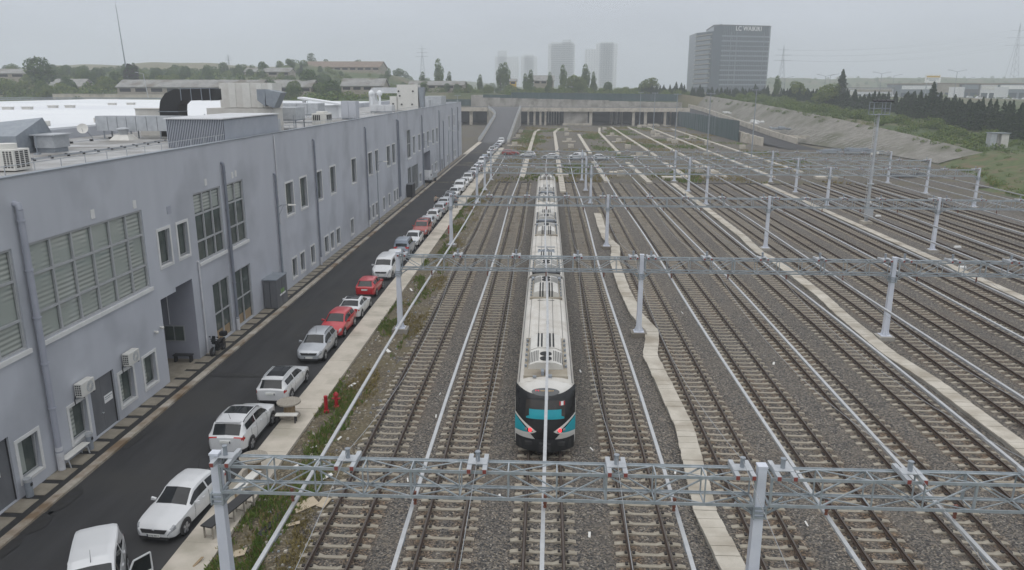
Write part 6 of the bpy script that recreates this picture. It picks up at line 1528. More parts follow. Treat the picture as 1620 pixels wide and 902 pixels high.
# ================================================================== BACKGROUND BUILDINGS
def gable(name, label, cat, x0, x1, y0, y1, z0, zw, zr, wm, rmn, along='x', openn=0, grp=None, over=.5):
    t = thing(name, label, cat, ((x0 + x1) / 2, y0, z0), 0, grp)
    MB().box(x0, x1, y0, y1, z0 - 1, zw).build('wall', wm, t, world=True)
    g = MB()
    if along == 'x':
        ym = (y0 + y1) / 2; pr = [(y0 - over, zw - .1), (ym, zr), (y1 + over, zw - .1), (y1 + over, zw + .15), (ym, zr + .3), (y0 - over, zw + .15)]; g.prism(pr, 0, x0 - over, x1 + over)
        MB().prism([(y0 + .05, zw), (ym, zr - .05), (y1 - .05, zw)], 0, x0 + .05, x1 - .05).build('gable_end', wm, t, world=True)
    else:
        xm = (x0 + x1) / 2; pr = [(x0 - over, zw - .1), (xm, zr), (x1 + over, zw - .1), (x1 + over, zw + .15), (xm, zr + .3), (x0 - over, zw + .15)]; g.prism(pr, 1, y0 - over, y1 + over)
        MB().prism([(x0 + .05, zw), (xm, zr - .05), (x1 - .05, zw)], 1, y0 + .05, y1 - .05).build('gable_end', wm, t, world=True)
    g.build('roof', rmn, t, world=True)
    for k in range(openn):
        xa = x0 + (x1 - x0) * (k + .15) / openn; xb = x0 + (x1 - x0) * (k + .85) / openn
        MB().box(xa, xb, y0 - .06, y0 + .3, zw - 1.5, zw - .35).build('opening', 'dark_void', t, world=True)  # dark panel on the solid wall, painted shade of an open bay
    return t
gable('farm_shed', 'long low open sided shed with grey roof left of the rooftop air unit', 'shed', -148, -98, 262, 272, 13.2, 16.9, 19.2, 'plaster', 'slate_roof', 'x', 9)
gable('farm_shed', 'ruined shed with ragged pale roof among the trees far left', 'shed', -199, -184, 300, 310, 14, 17, 19.8, 'plaster', 'slate_roof', 'x', 3)
gable('barn', 'large long barn with red brown roof on the hill top', 'building', -152, -104, 482, 505, 25, 29.0, 32.6, 'plaster', 'rust_roof', 'x', 10)
gable('farm_shed', 'grey roofed shed behind the rooftop air unit', 'shed', -113, -92, 300, 312, 13.8, 17, 19.6, 'plaster', 'slate_roof', 'x', 5)
gable('farm_shed', 'pale shed with open gable right of the big round tree', 'shed', -88, -70, 330, 342, 14, 17.5, 20.5, 'plaster', 'slate_roof', 'x', 4)
gable('farm_shed', 'low pale roofed shed beside the poplars', 'shed', -75, -45, 420, 432, 14.5, 18.2, 20.2, 'plaster', 'slate_roof', 'x', 6)
gable('farm_shed', 'yellowish low building between poplars', 'building', -21, -17.5, 440, 446, 14.5, 20.5, 21.6, 'sign_yellow', 'slate_roof', 'x', 1)
gable('farm_shed', 'grey shed half hidden by trees far left', 'shed', -262, -240, 360, 372, 19, 23, 25, 'plaster', 'slate_roof', 'x', 3); gable('farm_shed', 'distant pale shed below the hill on the left', 'shed', -165, -140, 420, 430, 21, 25, 27, 'plaster', 'slate_roof', 'x', 4)
gable('farm_shed', 'pale house behind the poplars', 'building', -8, 4, 470, 480, 14.5, 21, 24, 'plaster', 'slate_roof', 'x', 3)
# hill silhouettes far left
g = MB().grid(frange(-520, -260, 60), frange(640, 900, 20), lambda x, y: (x, y, 10 + 29 * sm(640, 720, y) * (sm(-510, -470, x) * (1 - sm(-410, -398, x)) * .92 + sm(-405, -385, x) * (1 - sm(-318, -280, x))) + 1.5 * nz(x * .03, y * .03)))
mat('hill_grass', (.13, .12, .06), (.18, .155, .085), sc=.05, rough=.95)
tag(g.build('hill', 'hill_grass', smooth=True, sharp=180), 'low flat topped brown hill far left', 'hill', kind='structure')
g = MB().grid(frange(180, 1100, 60), frange(1000, 1400, 16), lambda x, y: (x, y, 4 + sm(1000, 1180, y) * sm(180, 330, x) * (27 + 5 * nz(x * .006, 3) + 2 * nz(x * .03, y * .02))))
tag(g.build('hill', 'terrain', smooth=True, sharp=180), 'long low hazy rise behind the far shops on the right', 'hill', kind='structure')
# road with guard rail beyond the white hall roof
patch('far_road', [(-330, 292), (-118, 292), (-118, 299), (-330, 299)], 12.9, 'ramp_asphalt', 'grey road beyond the white hall roof')
gr = thing('guard_rail', 'grey guard rail along the road beyond the white hall roof', 'guard rail', (-200, 230, 12)); g = MB()
for z in (13.2, 13.7): g.bar((-330, 231, z), (-95, 231, z), .1, .3)
g.build('rail', 'galv_dark', gr, world=True); g = MB()
for x in frange(-330, -95, 60): g.box(x - .08, x + .08, 231.1, 231.3, 11.5, 13.9)
g.build('rail_post', 'galv_dark', gr, world=True)
t = thing('boundary_wall', 'low pale boundary wall below the long farm shed', 'wall', (-140, 258, 12)); MB().box(-168, -92, 257, 257.6, 11, 14.6).build('wall_panel', 'pale_concrete', t, world=True); MB().box(-168, -92, 256.9, 257.7, 14.6, 14.75).build('coping', 'old_concrete', t, world=True)
t = thing('radio_mast', 'very tall thin leaning radio mast far left against the sky', 'mast', (-165, 300, 12)); MB().tube([(1.2, 0, 0), (.0, 0, 14), (-.9, 0, 35.5)], [.35, .25, .10], 6).build('mast_pole', 'galv_dark', t); MB().tube([(-.9, 0, 35.5), (-1.0, 0, 38)], .04, 5).build('aerial', 'galv_dark', t)
for x, y, h, l in ((-182, 235, 12.5, 'grey street lamp leaning before the trees far left'), (-123, 235, 11.5, 'slim street lamp in front of the long farm shed')):
    t = thing('street_lamp', l, 'street lamp', (x, y, 11.5)); MB().tube([(0, 0, 0), (-1.0, 0, h - 2)], [.14, .08], 6).build('pole', 'galv', t); MB().bar((-1.0, 0, h - 2), (-2.9, 0, h - 1.7), .08, .08).bar((-2.6, 0, h - 1.68), (-3.5, 0, h - 1.6), .22, .14).build('lamp_head', 'galv', t)
# office tower with sign
ot = thing('office_tower', 'large grey glass office block with white rooftop lettering', 'office building', (175, 740, 10))
FP = [(139.7, 752), (150.5, 728), (158, 726), (204, 741.3), (206.4, 745), (206, 785), (140, 790)]     # footprint
def ring_prism(g, fp, z0, z1, mi=0, d=0.0):
    cx = sum(p[0] for p in fp) / len(fp); cy = sum(p[1] for p in fp) / len(fp)
    P = [(x + (x - cx) * d, y + (y - cy) * d) for x, y in fp]; g.prism(P, 2, z0, z1, mi)
ztop = lambda x: 72
g = MB(); ring_prism(g, FP, 8, 67.0); g.build('glass_body', 'tower_glass', ot, world=True)
g = MB(); ring_prism(g, FP[1:6] + [(156, 790)], 67.0, 71.6, 0, -.005); g.build('top_storey', 'tower_glass', ot, world=True)
g = MB(); ring_prism(g, FP[1:6] + [(156, 790)], 71.6, 72.5, 0, .006); g.build('roof_edge', 'tower_dark', ot, world=True)
nfl = 11
for k in range(nfl):
    z = 20 + k * (47.0 / nfl); g = MB()
    for (xa, ya), (xb, yb) in zip(FP[2:4], FP[3:5]): g.bar((xa, ya - .15, z), (xb, yb - .15, z), .5, 1.3 if k not in (4, 8) else .7)
    g.build('floor_band', 'tower_band', ot, world=True)
    b = MB().bar((139.0, 751, z + 1.2), (149.0, 728.6, z + 1.8), 1.2, .55, 0); b.build('balcony', 'plaster', ot, world=True)
    w = MB().bar((140.2, 752, z - 1.2), (148.5, 731.5, z - .8), 1.0, 2.4, 0); w.build('balcony_wall', 'tower_band', ot, world=True)
g = MB()
for f in (.18, .30, .86):
    g.bar((158 + 48 * f, 726 + 16 * f - .4, 18), (158 + 48 * f, 726 + 16 * f - .4, 66), .5, .5)
for f in frange(.03, .97, 26): g.bar((158 + 48 * f, 726 + 16 * f - .25, 16), (158 + 48 * f, 726 + 16 * f - .25, 71), .14, .2)
g.build('mullion', 'tower_band', ot, world=True)
fa = math.atan2(16, 48)
text_mesh('LC WAIKIKI', 5, .15, 'sign_lettering', 'sign_white', ot, Vector((158 + 48 * .53, 726 + 16 * .53 - .6, 69.3)) - ot.location, (math.pi / 2, 0, fa), (26.5, 4.0), .03)
MB().bar((152, 733, 68), (158, 731, 73.5), .7, .7).build('roof_mast', 'galv_dark', ot, world=True)
# distant pale apartment towers
def tower(label, x0, x1, y, z1, step, d=30):
    t = thing('apartment_tower', label, 'apartment tower', ((x0 + x1) / 2, y, 12)); g = MB(); 
    for a, b, zz in step: g.box(a, b, y, y + d, 0, zz)
    g.build('tower_body', 'tower_pale', t, world=True); wn = MB()
    for a, b, zz in step:
        nc = max(3, int((b - a) / 6))
        for i in range(nc):
            xa = a + (b - a) * (i + .2) / nc; xb = a + (b - a) * (i + .75) / nc
            z = 20
            while z < zz - 3: wn.box(xa, xb, y - .12, y + .3, z, z + 2.4); z += 4.6
    tag(wn.build('window_grid', 'tower_pane', t, world=True), kind='stuff')
tower('pale apartment tower left of the two prominent hazy towers', 1, 70, 2000, 128, [(1, 70, 124), (9, 66, 128), (37, 60, 134)])
tower('pale apartment tower right of the two prominent hazy towers', 97, 178, 2020, 126, [(97, 124, 112), (124, 178, 126), (134, 168, 129)])
tower('faint stepped tower, leftmost in the haze', -160, -84, 2300, 116, [(-154, -84, 105), (-146, -119, 121)]); tower('faint lower tower between the haze towers', -81, -27, 2300, 108, [(-78, -30, 105), (-68, -40, 110)])
for k, (x, h) in enumerate(((520, 38), (560, 34), (604, 40), (650, 33), (700, 36), (470, 32))): tower('faint low apartment block on the far right skyline', x, x + 30, 1650 + 20 * (k % 2), h, [(x, x + 30, h)], 20)
for o in [o for o in COL.objects if o.get('label') == 'faint low apartment block on the far right skyline']: o['group'] = 'faint far right apartment blocks'
# retail strip on the right
def shop(label, x0, x1, y, z0, z1, wm, sm_=None, sign=None, cols=4):
    t = thing('shop_building', label, 'shop building', ((x0 + x1) / 2, y, z0)); MB().box(x0, x1, y, y + 25, z0 - 3, z1).build('wall', wm, t, world=True)
    MB().box(x0 - .5, x1 + .5, y - .6, y + 25.4, z1, z1 + .8).build('roof', 'rust_roof' if sm_ is None else sm_, t, world=True)
    for k in range(cols): MB().box(x0 + (x1 - x0) * (k + .12) / cols, x0 + (x1 - x0) * (k + .88) / cols, y - .12, y + .4, z0 + .5, z0 + (z1 - z0) * .42).build('shop_front', 'tower_glass', t, world=True)
    if sign: MB().box(x0 + 1, x1 - 1, y - .5, y - .1, z1 - (z1 - z0) * .34, z1 - .8).build('fascia', sign, t, world=True)
shop('low grey shop with pale band, leftmost of the retail strip', 235, 283, 650, 9, 17, 'tower_pale', 'slate_roof', 'plaster'); shop('two storey shop with dark windows under the white billboard', 284, 312, 640, 9, 20, 'tower_band', None, 'tower_pale')
shop('tan fronted shop right of the billboard', 313, 330, 640, 9, 20.5, 'plaster', None, 'plaster', 3); shop('dark fronted shop in the retail strip', 331, 346, 640, 9, 20.5, 'tower_dark', None, 'tower_band', 2); shop('shop with pale rounded front', 347, 360, 640, 9, 20, 'tower_pale', None, 'ac_white', 2)
shop('long blue grey shop with white signs at the right edge', 361, 400, 640, 9, 20.5, 'tower_band', None, 'sign_white', 5); shop('pale long hall at the far right edge', 401, 450, 650, 9, 19, 'tower_pale', None, 'sign_white', 5)
shop('white low hall behind the conifers, left of the strip', 180, 232, 600, 10, 15, 'ac_white', 'white_roof', None, 4)
bb = thing('billboard', 'large white billboard with yellow heading above the shop roofs', 'billboard', (289, 600, 9)); MB().box(283.6, 295, 600, 600.6, 21.2, 27.0).build('panel', 'sign_white', bb, world=True)
for x in (285.5, 293): MB().box(x - .3, x + .3, 600.7, 601.2, 5, 26.5).build('post', 'galv_dark', bb, world=True)
MB().box(284.6, 294.2, 599.9, 599.98, 25.0, 26.2).build('heading_band', 'sign_yellow', bb, world=True); MB().box(284.4, 293.8, 599.9, 599.98, 23.7, 24.2).box(286.6, 291.6, 599.9, 599.98, 22.7, 23.1).build('text_band', 'galv_dark', bb, world=True)
for k, (x, w) in enumerate(((262, 10), (291, 9))):
    t = thing('steel_gantry_sign', 'pale ribbed hoarding panel in front of the shops, %s' % ('left one' if k == 0 else 'right one'), 'hoarding', (x, 520, 8)); g = MB()
    for i in range(9): g.box(x + w * i / 9, x + w * (i + .8) / 9, 520, 520.4, 11.5, 18)
    g.build('panel', 'tower_pale', t, world=True)
    for xx in (x + 1, x + w - 1): MB().box(xx - .2, xx + .2, 520.5, 520.9, 6, 12).build('post', 'galv_dark', t, world=True)
HLAMP = ((1303, 158), (1392, 152), (1504, 150))
for k, (x, y, h, two, l) in enumerate(((168, 480, 14, 1, 'twin armed highway lamp above the conifers, leftmost of three'), (201, 480, 15.5, 1, 'twin armed highway lamp left of the floodlight mast head, middle of three'), (240, 470, 16.5, 1, 'twin armed highway lamp right of the billboard'), (150, 500, 13, 0, 'single armed highway lamp close beside the office block'), (185, 520, 15, 0, 'single armed highway lamp between the two left twin lamps'), (230, 530, 15, 0, 'single armed highway lamp left of the billboard'), (272, 520, 13, 0, 'single armed highway lamp before the dark shop'))):
    t = thing('highway_lamp', l, 'street lamp', (x, y, 10)); MB().tube([(0, 0, -1), (0, 0, h)], [.22, .13], 6).build('pole', 'galv_dark', t)
    for s in ((-1, 1) if two else (1,)): MB().bar((0, 0, h), (s * 4.2, 0, h + 1.0), .16, .16).bar((s * 4.0, 0, h + .98), (s * 5.4, 0, h + 1.05), .4, .22).build('lamp_arm', 'galv_dark', t)
def pylon(x, y, z, h, l):
    t = thing('power_pylon', l, 'pylon', (x, y, z)); g = MB(); w = h * .09
    for sx_ in (-1, 1):
        for sy_ in (-1, 1): g.bar((sx_ * w, sy_ * w, -3), (sx_ * w * .18, sy_ * w * .18, h * .72), .2, .2).bar((sx_ * w * .18, sy_ * w * .18, h * .72), (0, 0, h), .18, .18)
    n = 7
    for k in range(n):
        a, b = h * .72 * k / n, h * .72 * (k + 1) / n; wa, wb_ = w * (1 - .82 * k / n), w * (1 - .82 * (k + 1) / n)
        g.bar((-wa, -wa, a), (wb_, -wb_, b), .2, .2).bar((wa, -wa, a), (-wb_, -wb_, b), .2, .2)
    g.build('lattice', 'galv_dark', t); a = MB()
    for zz, l_ in ((.70, .17), (.80, .15), (.90, .11)): a.bar((-h * l_, 0, h * zz), (h * l_, 0, h * zz), .25, .3)
    a.build('cross_arm', 'galv_dark', t); return t
pylon(-144, 900, 22, 42, 'hazy lattice pylon behind the poplars left of centre'); pylon(236, 800, 9, 50, 'hazy lattice pylon right beside the office block'); pylon(520, 900, 9, 78, 'hazy lattice pylon at the right edge of the skyline'); pylon(-330, 800, 30, 20, 'small faint pylon on the left hill')
for dz in (.70, .80, .90):
    for s in (-1, 1):
        g = MB(); pts = []
        A = Vector((236 + s * 7, 800, 9 + 50 * dz)); B = Vector((520 + s * 9, 900, 9 + 78 * dz))
        for k in range(21):
            f = k / 20; p = A.lerp(B, f); p.z -= 4 * 7 * f * (1 - f); pts.append(p)
        tag(g.tube(pts, .04, 4).build('power_line', 'galv_dark', at=tuple(A)), 'faint power line strung between two far pylons on the right', 'power line', 'power lines between the right pylons')
t = thing('metal_hut', 'small pale metal hut by the conifers at the right edge', 'hut', (112.6, 196, 3))
MB().box(-2.0, -.5, 0, 2, -.6, 3.3).build('wall', 'galv', t); MB().box(.6, 2.4, 0, 2, -.6, 3.2).box(-.5, .6, 1.0, 2, -.6, 3.2).build('side_panel', 'hvac', t); MB().hexa([(-2.2, -.3, 3.3), (2.6, -.3, 3.2), (2.6, 2.3, 3.2), (-2.2, 2.3, 3.3)], [(-2.2, -.3, 3.5), (2.6, -.3, 3.4), (2.6, 2.3, 3.4), (-2.2, 2.3, 3.5)]).build('roof', 'galv_dark', t); MB().box(-.45, .1, .9, .98, -.5, 2.9).build('door', 'dark_void', t)
# cars by the shops: tiny
c0 = None
for k, (x, y) in enumerate(((258, 600), (264, 602), (300, 600), (307, 601), (318, 600), (326, 602), (345, 600), (352, 601), (360, 602), (372, 600), (228, 420), (196, 560), (203, 560), (209, 562))):
    if c0 is None:
        c0 = thing('parked_car', 'tiny pale car parked in front of the far shops', 'car', (0, 0, 0), 0, 'tiny cars by the far shops'); MB().prism([(-2.2, .3), (2.2, .3), (2.2, .8), (1.9, 1.0), (1.2, 1.05), (.7, 1.5), (-1.2, 1.5), (-1.9, 1.0), (-2.2, .9)], 1, -.85, .85).build('body', 'paint_white', c0, bevel=.06); MB().prism([(-1.65, 1.05), (1.05, 1.05), (.65, 1.42), (-1.15, 1.42)], 1, -.86, .86).build('side_window', 'car_glass', c0)
        c = c0
    else: c = copy_tree(c0)
    c.location = (x, y, terrain_h(x, y) + .1)

# ================================================================== TREES
TP = {}
def leafy(key, H, blobs, n, size, mats, seed, trunk=.25, tr_h=None, cone=False):
    """tree prototype: trunk with limbs, crown of leaf faces through several uneven clumps"""
    r_ = random.Random(seed); t = thing('tree', '', 'tree')
    g = MB(); lm = []
    for i in range(n):
        c, rad = None, None
        w = [b[3] ** 2 * b[4] for b in blobs]; x = r_.uniform(0, sum(w)); j = 0
        while x > w[j] and j < len(w) - 1: x -= w[j]; j += 1
        bx, by, bz, rr, hh = blobs[j]
        while True:
            d = Vector((r_.uniform(-1, 1), r_.uniform(-1, 1), r_.uniform(-1, 1)))
            if .05 < d.length <= 1: break
        q = d.length ** .35; d.normalize()
        q *= 1 + .22 * nz(d.x * 2.2 + j, d.y * 2.2, d.z * 2.2 + seed)
        if cone:
            f = r_.random() ** 1.5; a = r_.uniform(0, 6.28); z = f * H * .96 + .05 * H; rad = rr * (1 - f) ** .85 * (1 + .28 * math.sin(a * 3 + z * 2.4) + .2 * math.sin(z * 5.1)) * (.55 + .45 * r_.random() ** .4); p = Vector((rad * math.cos(a), rad * math.sin(a), z))
        else: p = Vector((bx + d.x * rr * q, by + d.y * rr * q, bz + d.z * hh * q))
        nrm = (Vector((r_.gauss(0, 1), r_.gauss(0, 1), r_.gauss(0, 1) + .7)) + d * .8).normalized(); a = nrm.orthogonal().normalized(); a = (Matrix.Rotation(r_.uniform(0, 6.28), 3, nrm) @ a); b = nrm.cross(a); s = size * r_.uniform(.55, 1.25)
        g.add([p - a * s, p - b * s * .45, p + a * s, p + b * s * .6], [(0, 1, 2, 3)], r_.choices(range(len(mats)), [6, 3, 1][:len(mats)])[0])
    g.build('crown', mats, t, fix=False)
    th = tr_h or H * .6; k = MB().tube([(0, 0, -1.0), (.05 * trunk, 0, th * .4), (.2 * trunk, .2 * trunk, th)], [trunk, trunk * .75, trunk * .3], 7)
    for i in range(5):
        b = r_.choice(blobs); z = th * r_.uniform(.35, .8); k.tube([(0, 0, z), ((b[0]) * .5, (b[1]) * .5, z + (b[2] - z) * .6), (b[0], b[1], b[2])], [trunk * .4, trunk * .25, trunk * .08], 5)
    k.build('trunk', 'bark', t); t.location = (0, 0, -500); TP[key] = t
    return t
leafy('round', 9, [(0, 0, 5.8, 3.2, 3.0), (1.9, .4, 4.6, 2.2, 2.0), (-1.8, -.6, 5.0, 2.3, 2.2), (.3, 1.6, 6.9, 1.9, 1.8), (-.6, -1.5, 3.6, 2.0, 1.6)], 2300, .34, ['leaf_mid', 'leaf_dark', 'leaf_yellow'], 1)
leafy('broad', 8, [(0, 0, 5.0, 2.6, 2.2), (2.6, .4, 4.2, 2.2, 1.8), (-2.5, 0, 4.0, 2.4, 1.9), (1.0, -1.6, 3.2, 2.4, 1.6), (-1.2, 1.4, 6.2, 1.9, 1.5)], 2300, .34, ['leaf_yellow', 'leaf_mid', 'leaf_dark'], 2)
leafy('dark', 10, [(0, 0, 6.0, 2.8, 3.4), (1.4, .4, 5.0, 2.2, 2.4), (-1.5, .3, 6.6, 2.0, 2.4), (.2, -1.2, 4.0, 2.3, 2.0)], 2300, .36, ['leaf_dark', 'leaf_mid'], 3)
leafy('poplar', 16, [(0, 0, 5.5, 1.9, 3.6), (.4, .2, 9.0, 1.9, 3.6), (-.3, 0, 12.2, 1.4, 3.2), (.7, -.3, 7.0, 1.5, 2.6), (-.8, .2, 8.2, 1.4, 3.0)], 2300, .36, ['leaf_mid', 'leaf_dark', 'leaf_yellow'], 4, .3, 12)
leafy('fir', 11, [(0, 0, 5, 2.9, 5)], 2600, .36, ['leaf_conifer', 'leaf_dark'], 5, .25, 9, True)
leafy('spire', 9, [(0, 0, 5, 2.1, 5)], 2200, .34, ['leaf_conifer', 'leaf_dark'], 6, .2, 7.5, True)
leafy('plum', 9, [(0, 0, 5.4, 1.9, 3.2), (.6, 0, 6.6, 1.5, 2.2), (-.6, .2, 4.2, 1.5, 2)], 1900, .33, ['leaf_purple', 'leaf_dark'], 7)
leafy('shrub', 3, [(0, 0, 1.2, 1.9, 1.3), (1.4, .2, .9, 1.4, 1.0), (-1.3, -.3, .9, 1.5, 1.0)], 1100, .26, ['leaf_mid', 'leaf_yellow', 'leaf_dark'], 8, .1, 1.2)
FIRST = {}
def tree(key, x, y, s, label, group, cat='tree', name=None, z=None, sz=None):
    src = TP[key]
    o = src if key not in FIRST else copy_tree(src); FIRST[key] = 1
    o.location = (x, y, (terrain_h(x, y) if z is None else z)); o.rotation_euler = (0, 0, rnd.uniform(0, 6.28)); o.scale = (s * rnd.uniform(.9, 1.12), s * rnd.uniform(.9, 1.12), (sz or s) * rnd.uniform(.92, 1.1))
    o.name = {'poplar': 'poplar_tree', 'fir': 'conifer', 'spire': 'conifer', 'shrub': 'shrub'}.get(key, 'tree')
    o['label'] = label; o['category'] = cat
    if group: o['group'] = group
    elif 'group' in o: del o['group']
    return o
r_ = random.Random(21)
class Mass:
    """a far wood that reads as one mass: many tree crowns in one object"""
    def __init__(s): s.g = MB()
    def put(s, key, x, y, k, z=None, keep=.5):
        me = TP[key].children[0].data if TP[key].children[0].name.startswith('crown') else TP[key].children[1].data
        z = terrain_h(x, y) if z is None else z; a = r_.uniform(0, 6.28); c, sn = math.cos(a) * k, math.sin(a) * k; kz = k * r_.uniform(.85, 1.1)
        for pl_ in me.polygons:
            if r_.random() > keep: continue
            q = [me.vertices[i].co for i in pl_.vertices]; m = sum(q, Vector()) / 4
            s.g.add([((m.x + (v.x - m.x) * 1.35) * c - (m.y + (v.y - m.y) * 1.35) * sn + x, (m.x + (v.x - m.x) * 1.35) * sn + (m.y + (v.y - m.y) * 1.35) * c + y, (m.z + (v.z - m.z) * 1.35) * kz + z) for v in q], [(0, 1, 2, 3)], MI[me.materials[pl_.material_index].name])
    def done(s, name, label): return tag(s.g.build(name, LM, fix=False), label, 'woodland', kind='stuff')
LM = ['leaf_mid', 'leaf_yellow', 'leaf_dark', 'leaf_conifer', 'leaf_purple']; MI = {k: i for i, k in enumerate(LM)}
TLAB = {'round': 'mid green rounded tree on the hillside beyond the white hall roof', 'broad': 'yellowish green spreading tree on the hillside beyond the white hall roof', 'dark': 'dark green dense tree on the hillside beyond the white hall roof'}
TGRP = {'round': 'mid green hillside trees', 'broad': 'yellowish hillside trees', 'dark': 'dark hillside trees'}
BLK = ((-152, -95, 250, 276), (-202, -181, 285, 313), (-115, -90, 285, 314), (-90, -68, 318, 344), (-264, -238, 340, 374))
def free(x, y): return not any(a < x < b and c < y < d for a, b, c, d in BLK)
n = 0
while n < 46:
    y = r_.uniform(262, 335); x = -70 - (y - 205) * r_.uniform(.1, 2.1)
    if not free(x, y): continue
    k = r_.choice(['round', 'broad', 'dark', 'broad']); tree(k, x, y, r_.uniform(.58, .95), TLAB[k], TGRP[k], z=terrain_h(x, y) - 1.2); n += 1
n = 0
while n < 54:
    y = r_.uniform(335, 430); x = -50 - y * r_.uniform(.0, .78)
    if not free(x, y) : continue
    k = r_.choice(['round', 'broad', 'dark', 'dark']); tree(k, x, y, r_.uniform(.58, .92), TLAB[k], TGRP[k], z=terrain_h(x, y) - 1.2); n += 1
fw = Mass()
for i in range(70):
    y = r_.uniform(430, 480); x = -40 - y * r_.uniform(0, .8)
    if not (-160 < x < -98): fw.put(r_.choice(['dark', 'round', 'broad']), x, y, r_.uniform(.5, .8), terrain_h(x, y) - 1.5, .4)
    else: fw.put(r_.choice(['dark', 'round', 'broad']), x, min(y, 468), r_.uniform(.4, .7), terrain_h(x, min(y, 468)) - 1.5, .4)
for i in range(150):
    y = r_.uniform(510, 640); x = -30 - y * r_.uniform(.02, .78); fw.put(r_.choice(['dark', 'round', 'dark']), x, y, r_.uniform(.6, 1.0), terrain_h(x, y) - 2, .25)
for i in range(210):
    y = r_.uniform(345, 478); x = -55 - y * r_.uniform(.02, .62)
    if free(x, y): fw.put(r_.choice(['round', 'broad', 'dark']), x, y, r_.uniform(.4, .7), terrain_h(x, y) - 1.5, .3)
for i in range(420):
    y = r_.uniform(250, 440); x = -62 - (y - 200) * r_.uniform(.0, 1.9)
    if free(x, y): fw.put('shrub', x, y, r_.uniform(.7, 1.5), terrain_h(x, y) - .4, .22)
fw.done('hillside_wood', 'far wood and undergrowth covering the hillside on the left')
tree('plum', -155, 285, 1.25, 'dark purple leaved tree left of the long farm shed', None); tree('dark', -190, 285, 1.35, 'big dark round tree beside the ruined shed', None); tree('fir', -142, 447, .62, 'lone dark pointed conifer left of the hill top barn', None); tree('dark', -95, 308, 1.12, 'big dark green round tree right of the rooftop air unit', None)
# poplar row behind the retaining wall
for k, (px, h, l) in enumerate(((-61, 1.25, 'tall poplar above the white tower unit on the roof'), (-56, .9, 'shorter poplar directly right of the tall poplar'), (-27, 1.18, 'tall poplar, left of the dark pair above the ramp'), (-23.5, 1.25, 'tall poplar, right of the dark pair above the ramp'), (-12.5, .85, 'slim poplar above the deck, left of the middle'), (-9.5, .9, 'second slim poplar above the deck'), (1.5, .85, 'lone poplar behind the green netting, middle'), (9, 1.05, 'poplar left of the first hazy tower'), (22, 1.1, 'poplar right of the first hazy tower'), (26, .8, 'smaller poplar right of the first hazy tower'), (-72, .8, 'poplar beside the low pale roofed shed'), (-38, .7, 'small poplar left of the ramp head'))):
    tree('poplar', px, 438 + (k * 7) % 15, h, l, None, sz=h * .92)
for k in range(36):
    x = -70 + k * 3.9 + r_.uniform(-2, 2); tree(r_.choice(['round', 'broad', 'dark']), x, r_.uniform(414, 450), r_.uniform(.42, .82) if x < 50 else r_.uniform(.3, .5), 'low green tree behind the netting fence over the portals', 'low trees behind the netting fence', z=terrain_h(x, 425) - .8)
for x, s, l in ((14, 1.3, 'wide yellow green tree between the hazy towers'), (18.5, 1.15, 'second wide green tree between the hazy towers'), (56, 1.15, 'rounded green tree right of the second hazy tower'), (-46, .85, 'small rounded tree left of the ramp head')): tree('broad', x, 432, s, l, None)
ug = Mass()
for k in range(170): 
    x, y = r_.uniform(-75, 80), r_.uniform(404, 460); ug.put('shrub', x, y, r_.uniform(.7, 1.4), terrain_h(x, y) - .3, .2)
ug.done('undergrowth', 'low bushes on the ground behind the netting fence')
HP = [(200, 132), (233, 129), (282, 130), (320, 121), (372, 116)]; HZ = [(200, 12.4), (233, 14.0), (282, 16.2), (320, 16.8), (372, 17.4)]
# conifer hedges on the right
for k in range(46):
    f = k / 45; x = 52 + 92 * f + r_.uniform(-1.2, 1.2); y = 430 - 40 * f + r_.uniform(-6, 6); tree(r_.choice(['spire', 'fir', 'spire']), x, y, r_.uniform(.42, .64), 'dark conifer in the hedge below the office block', 'conifer hedge below the office block', z=max(terrain_h(x, y), 12 - 3 * f) - .5)
for k in range(96):
    f = k / 95; y = 372 - 182 * f + r_.uniform(-3, 3); x = lerp_tab(HP, y) + r_.uniform(-3, 6); q = r_.choice(['spire', 'fir', 'fir']); s_ = max(.3, (lerp_tab(HZ, y) - terrain_h(x, y)) / (11.3 if q == 'fir' else 9.3)); tree(q, x, y, s_ * r_.uniform(.78, 1.02), 'dark conifer in the long hedge above the grey slope', 'conifer hedge above the grey slope')
hm_ = Mass()
for k in range(190):
    f = r_.random(); y = 376 - 190 * f; x = lerp_tab(HP, y) + r_.uniform(-5, 7); s_ = max(.3, (lerp_tab(HZ, y) - terrain_h(x, y)) / 11); hm_.put(r_.choice(['spire', 'fir']), x, y, s_ * r_.uniform(.5, .85), None, .3)
for k in range(190):
    f = r_.random(); x = 50 + 96 * f; y = 428 - 40 * f + r_.uniform(-7, 7); hm_.put('spire', x, y, r_.uniform(.34, .58), max(terrain_h(x, y), 12 - 3 * f) - .5, .3)
hm_.done('hedge_understorey', 'dense lower growth filling the conifer hedges on the right')
tree('fir', 128, 345, 1.2, 'tall pointed conifer rising above the hedge, left of the floodlight mast', None); tree('fir', 127, 262, 1.0, 'tall bushy conifer right behind the floodlight mast head', None)
tree('poplar', 112, 385, .72, 'light green columnar tree right of the office block', None); tree('broad', 118, 372, 1.0, 'spreading light green tree right of the office block', None); tree('broad', 115, 325, 1.3, 'yellowish spreading tree at the left end of the long hedge', None)
for k in range(60):
    f = r_.random(); y = 385 - 190 * f; x = lerp_tab(TOP, y) + r_.uniform(4, 24); tree('shrub', x, y, r_.uniform(.5, 1.15), 'low green shrub on the ground above the grey slope', 'shrubs above the grey slope', 'shrub', z=terrain_h(x, y) - .1)
sg = Mass()
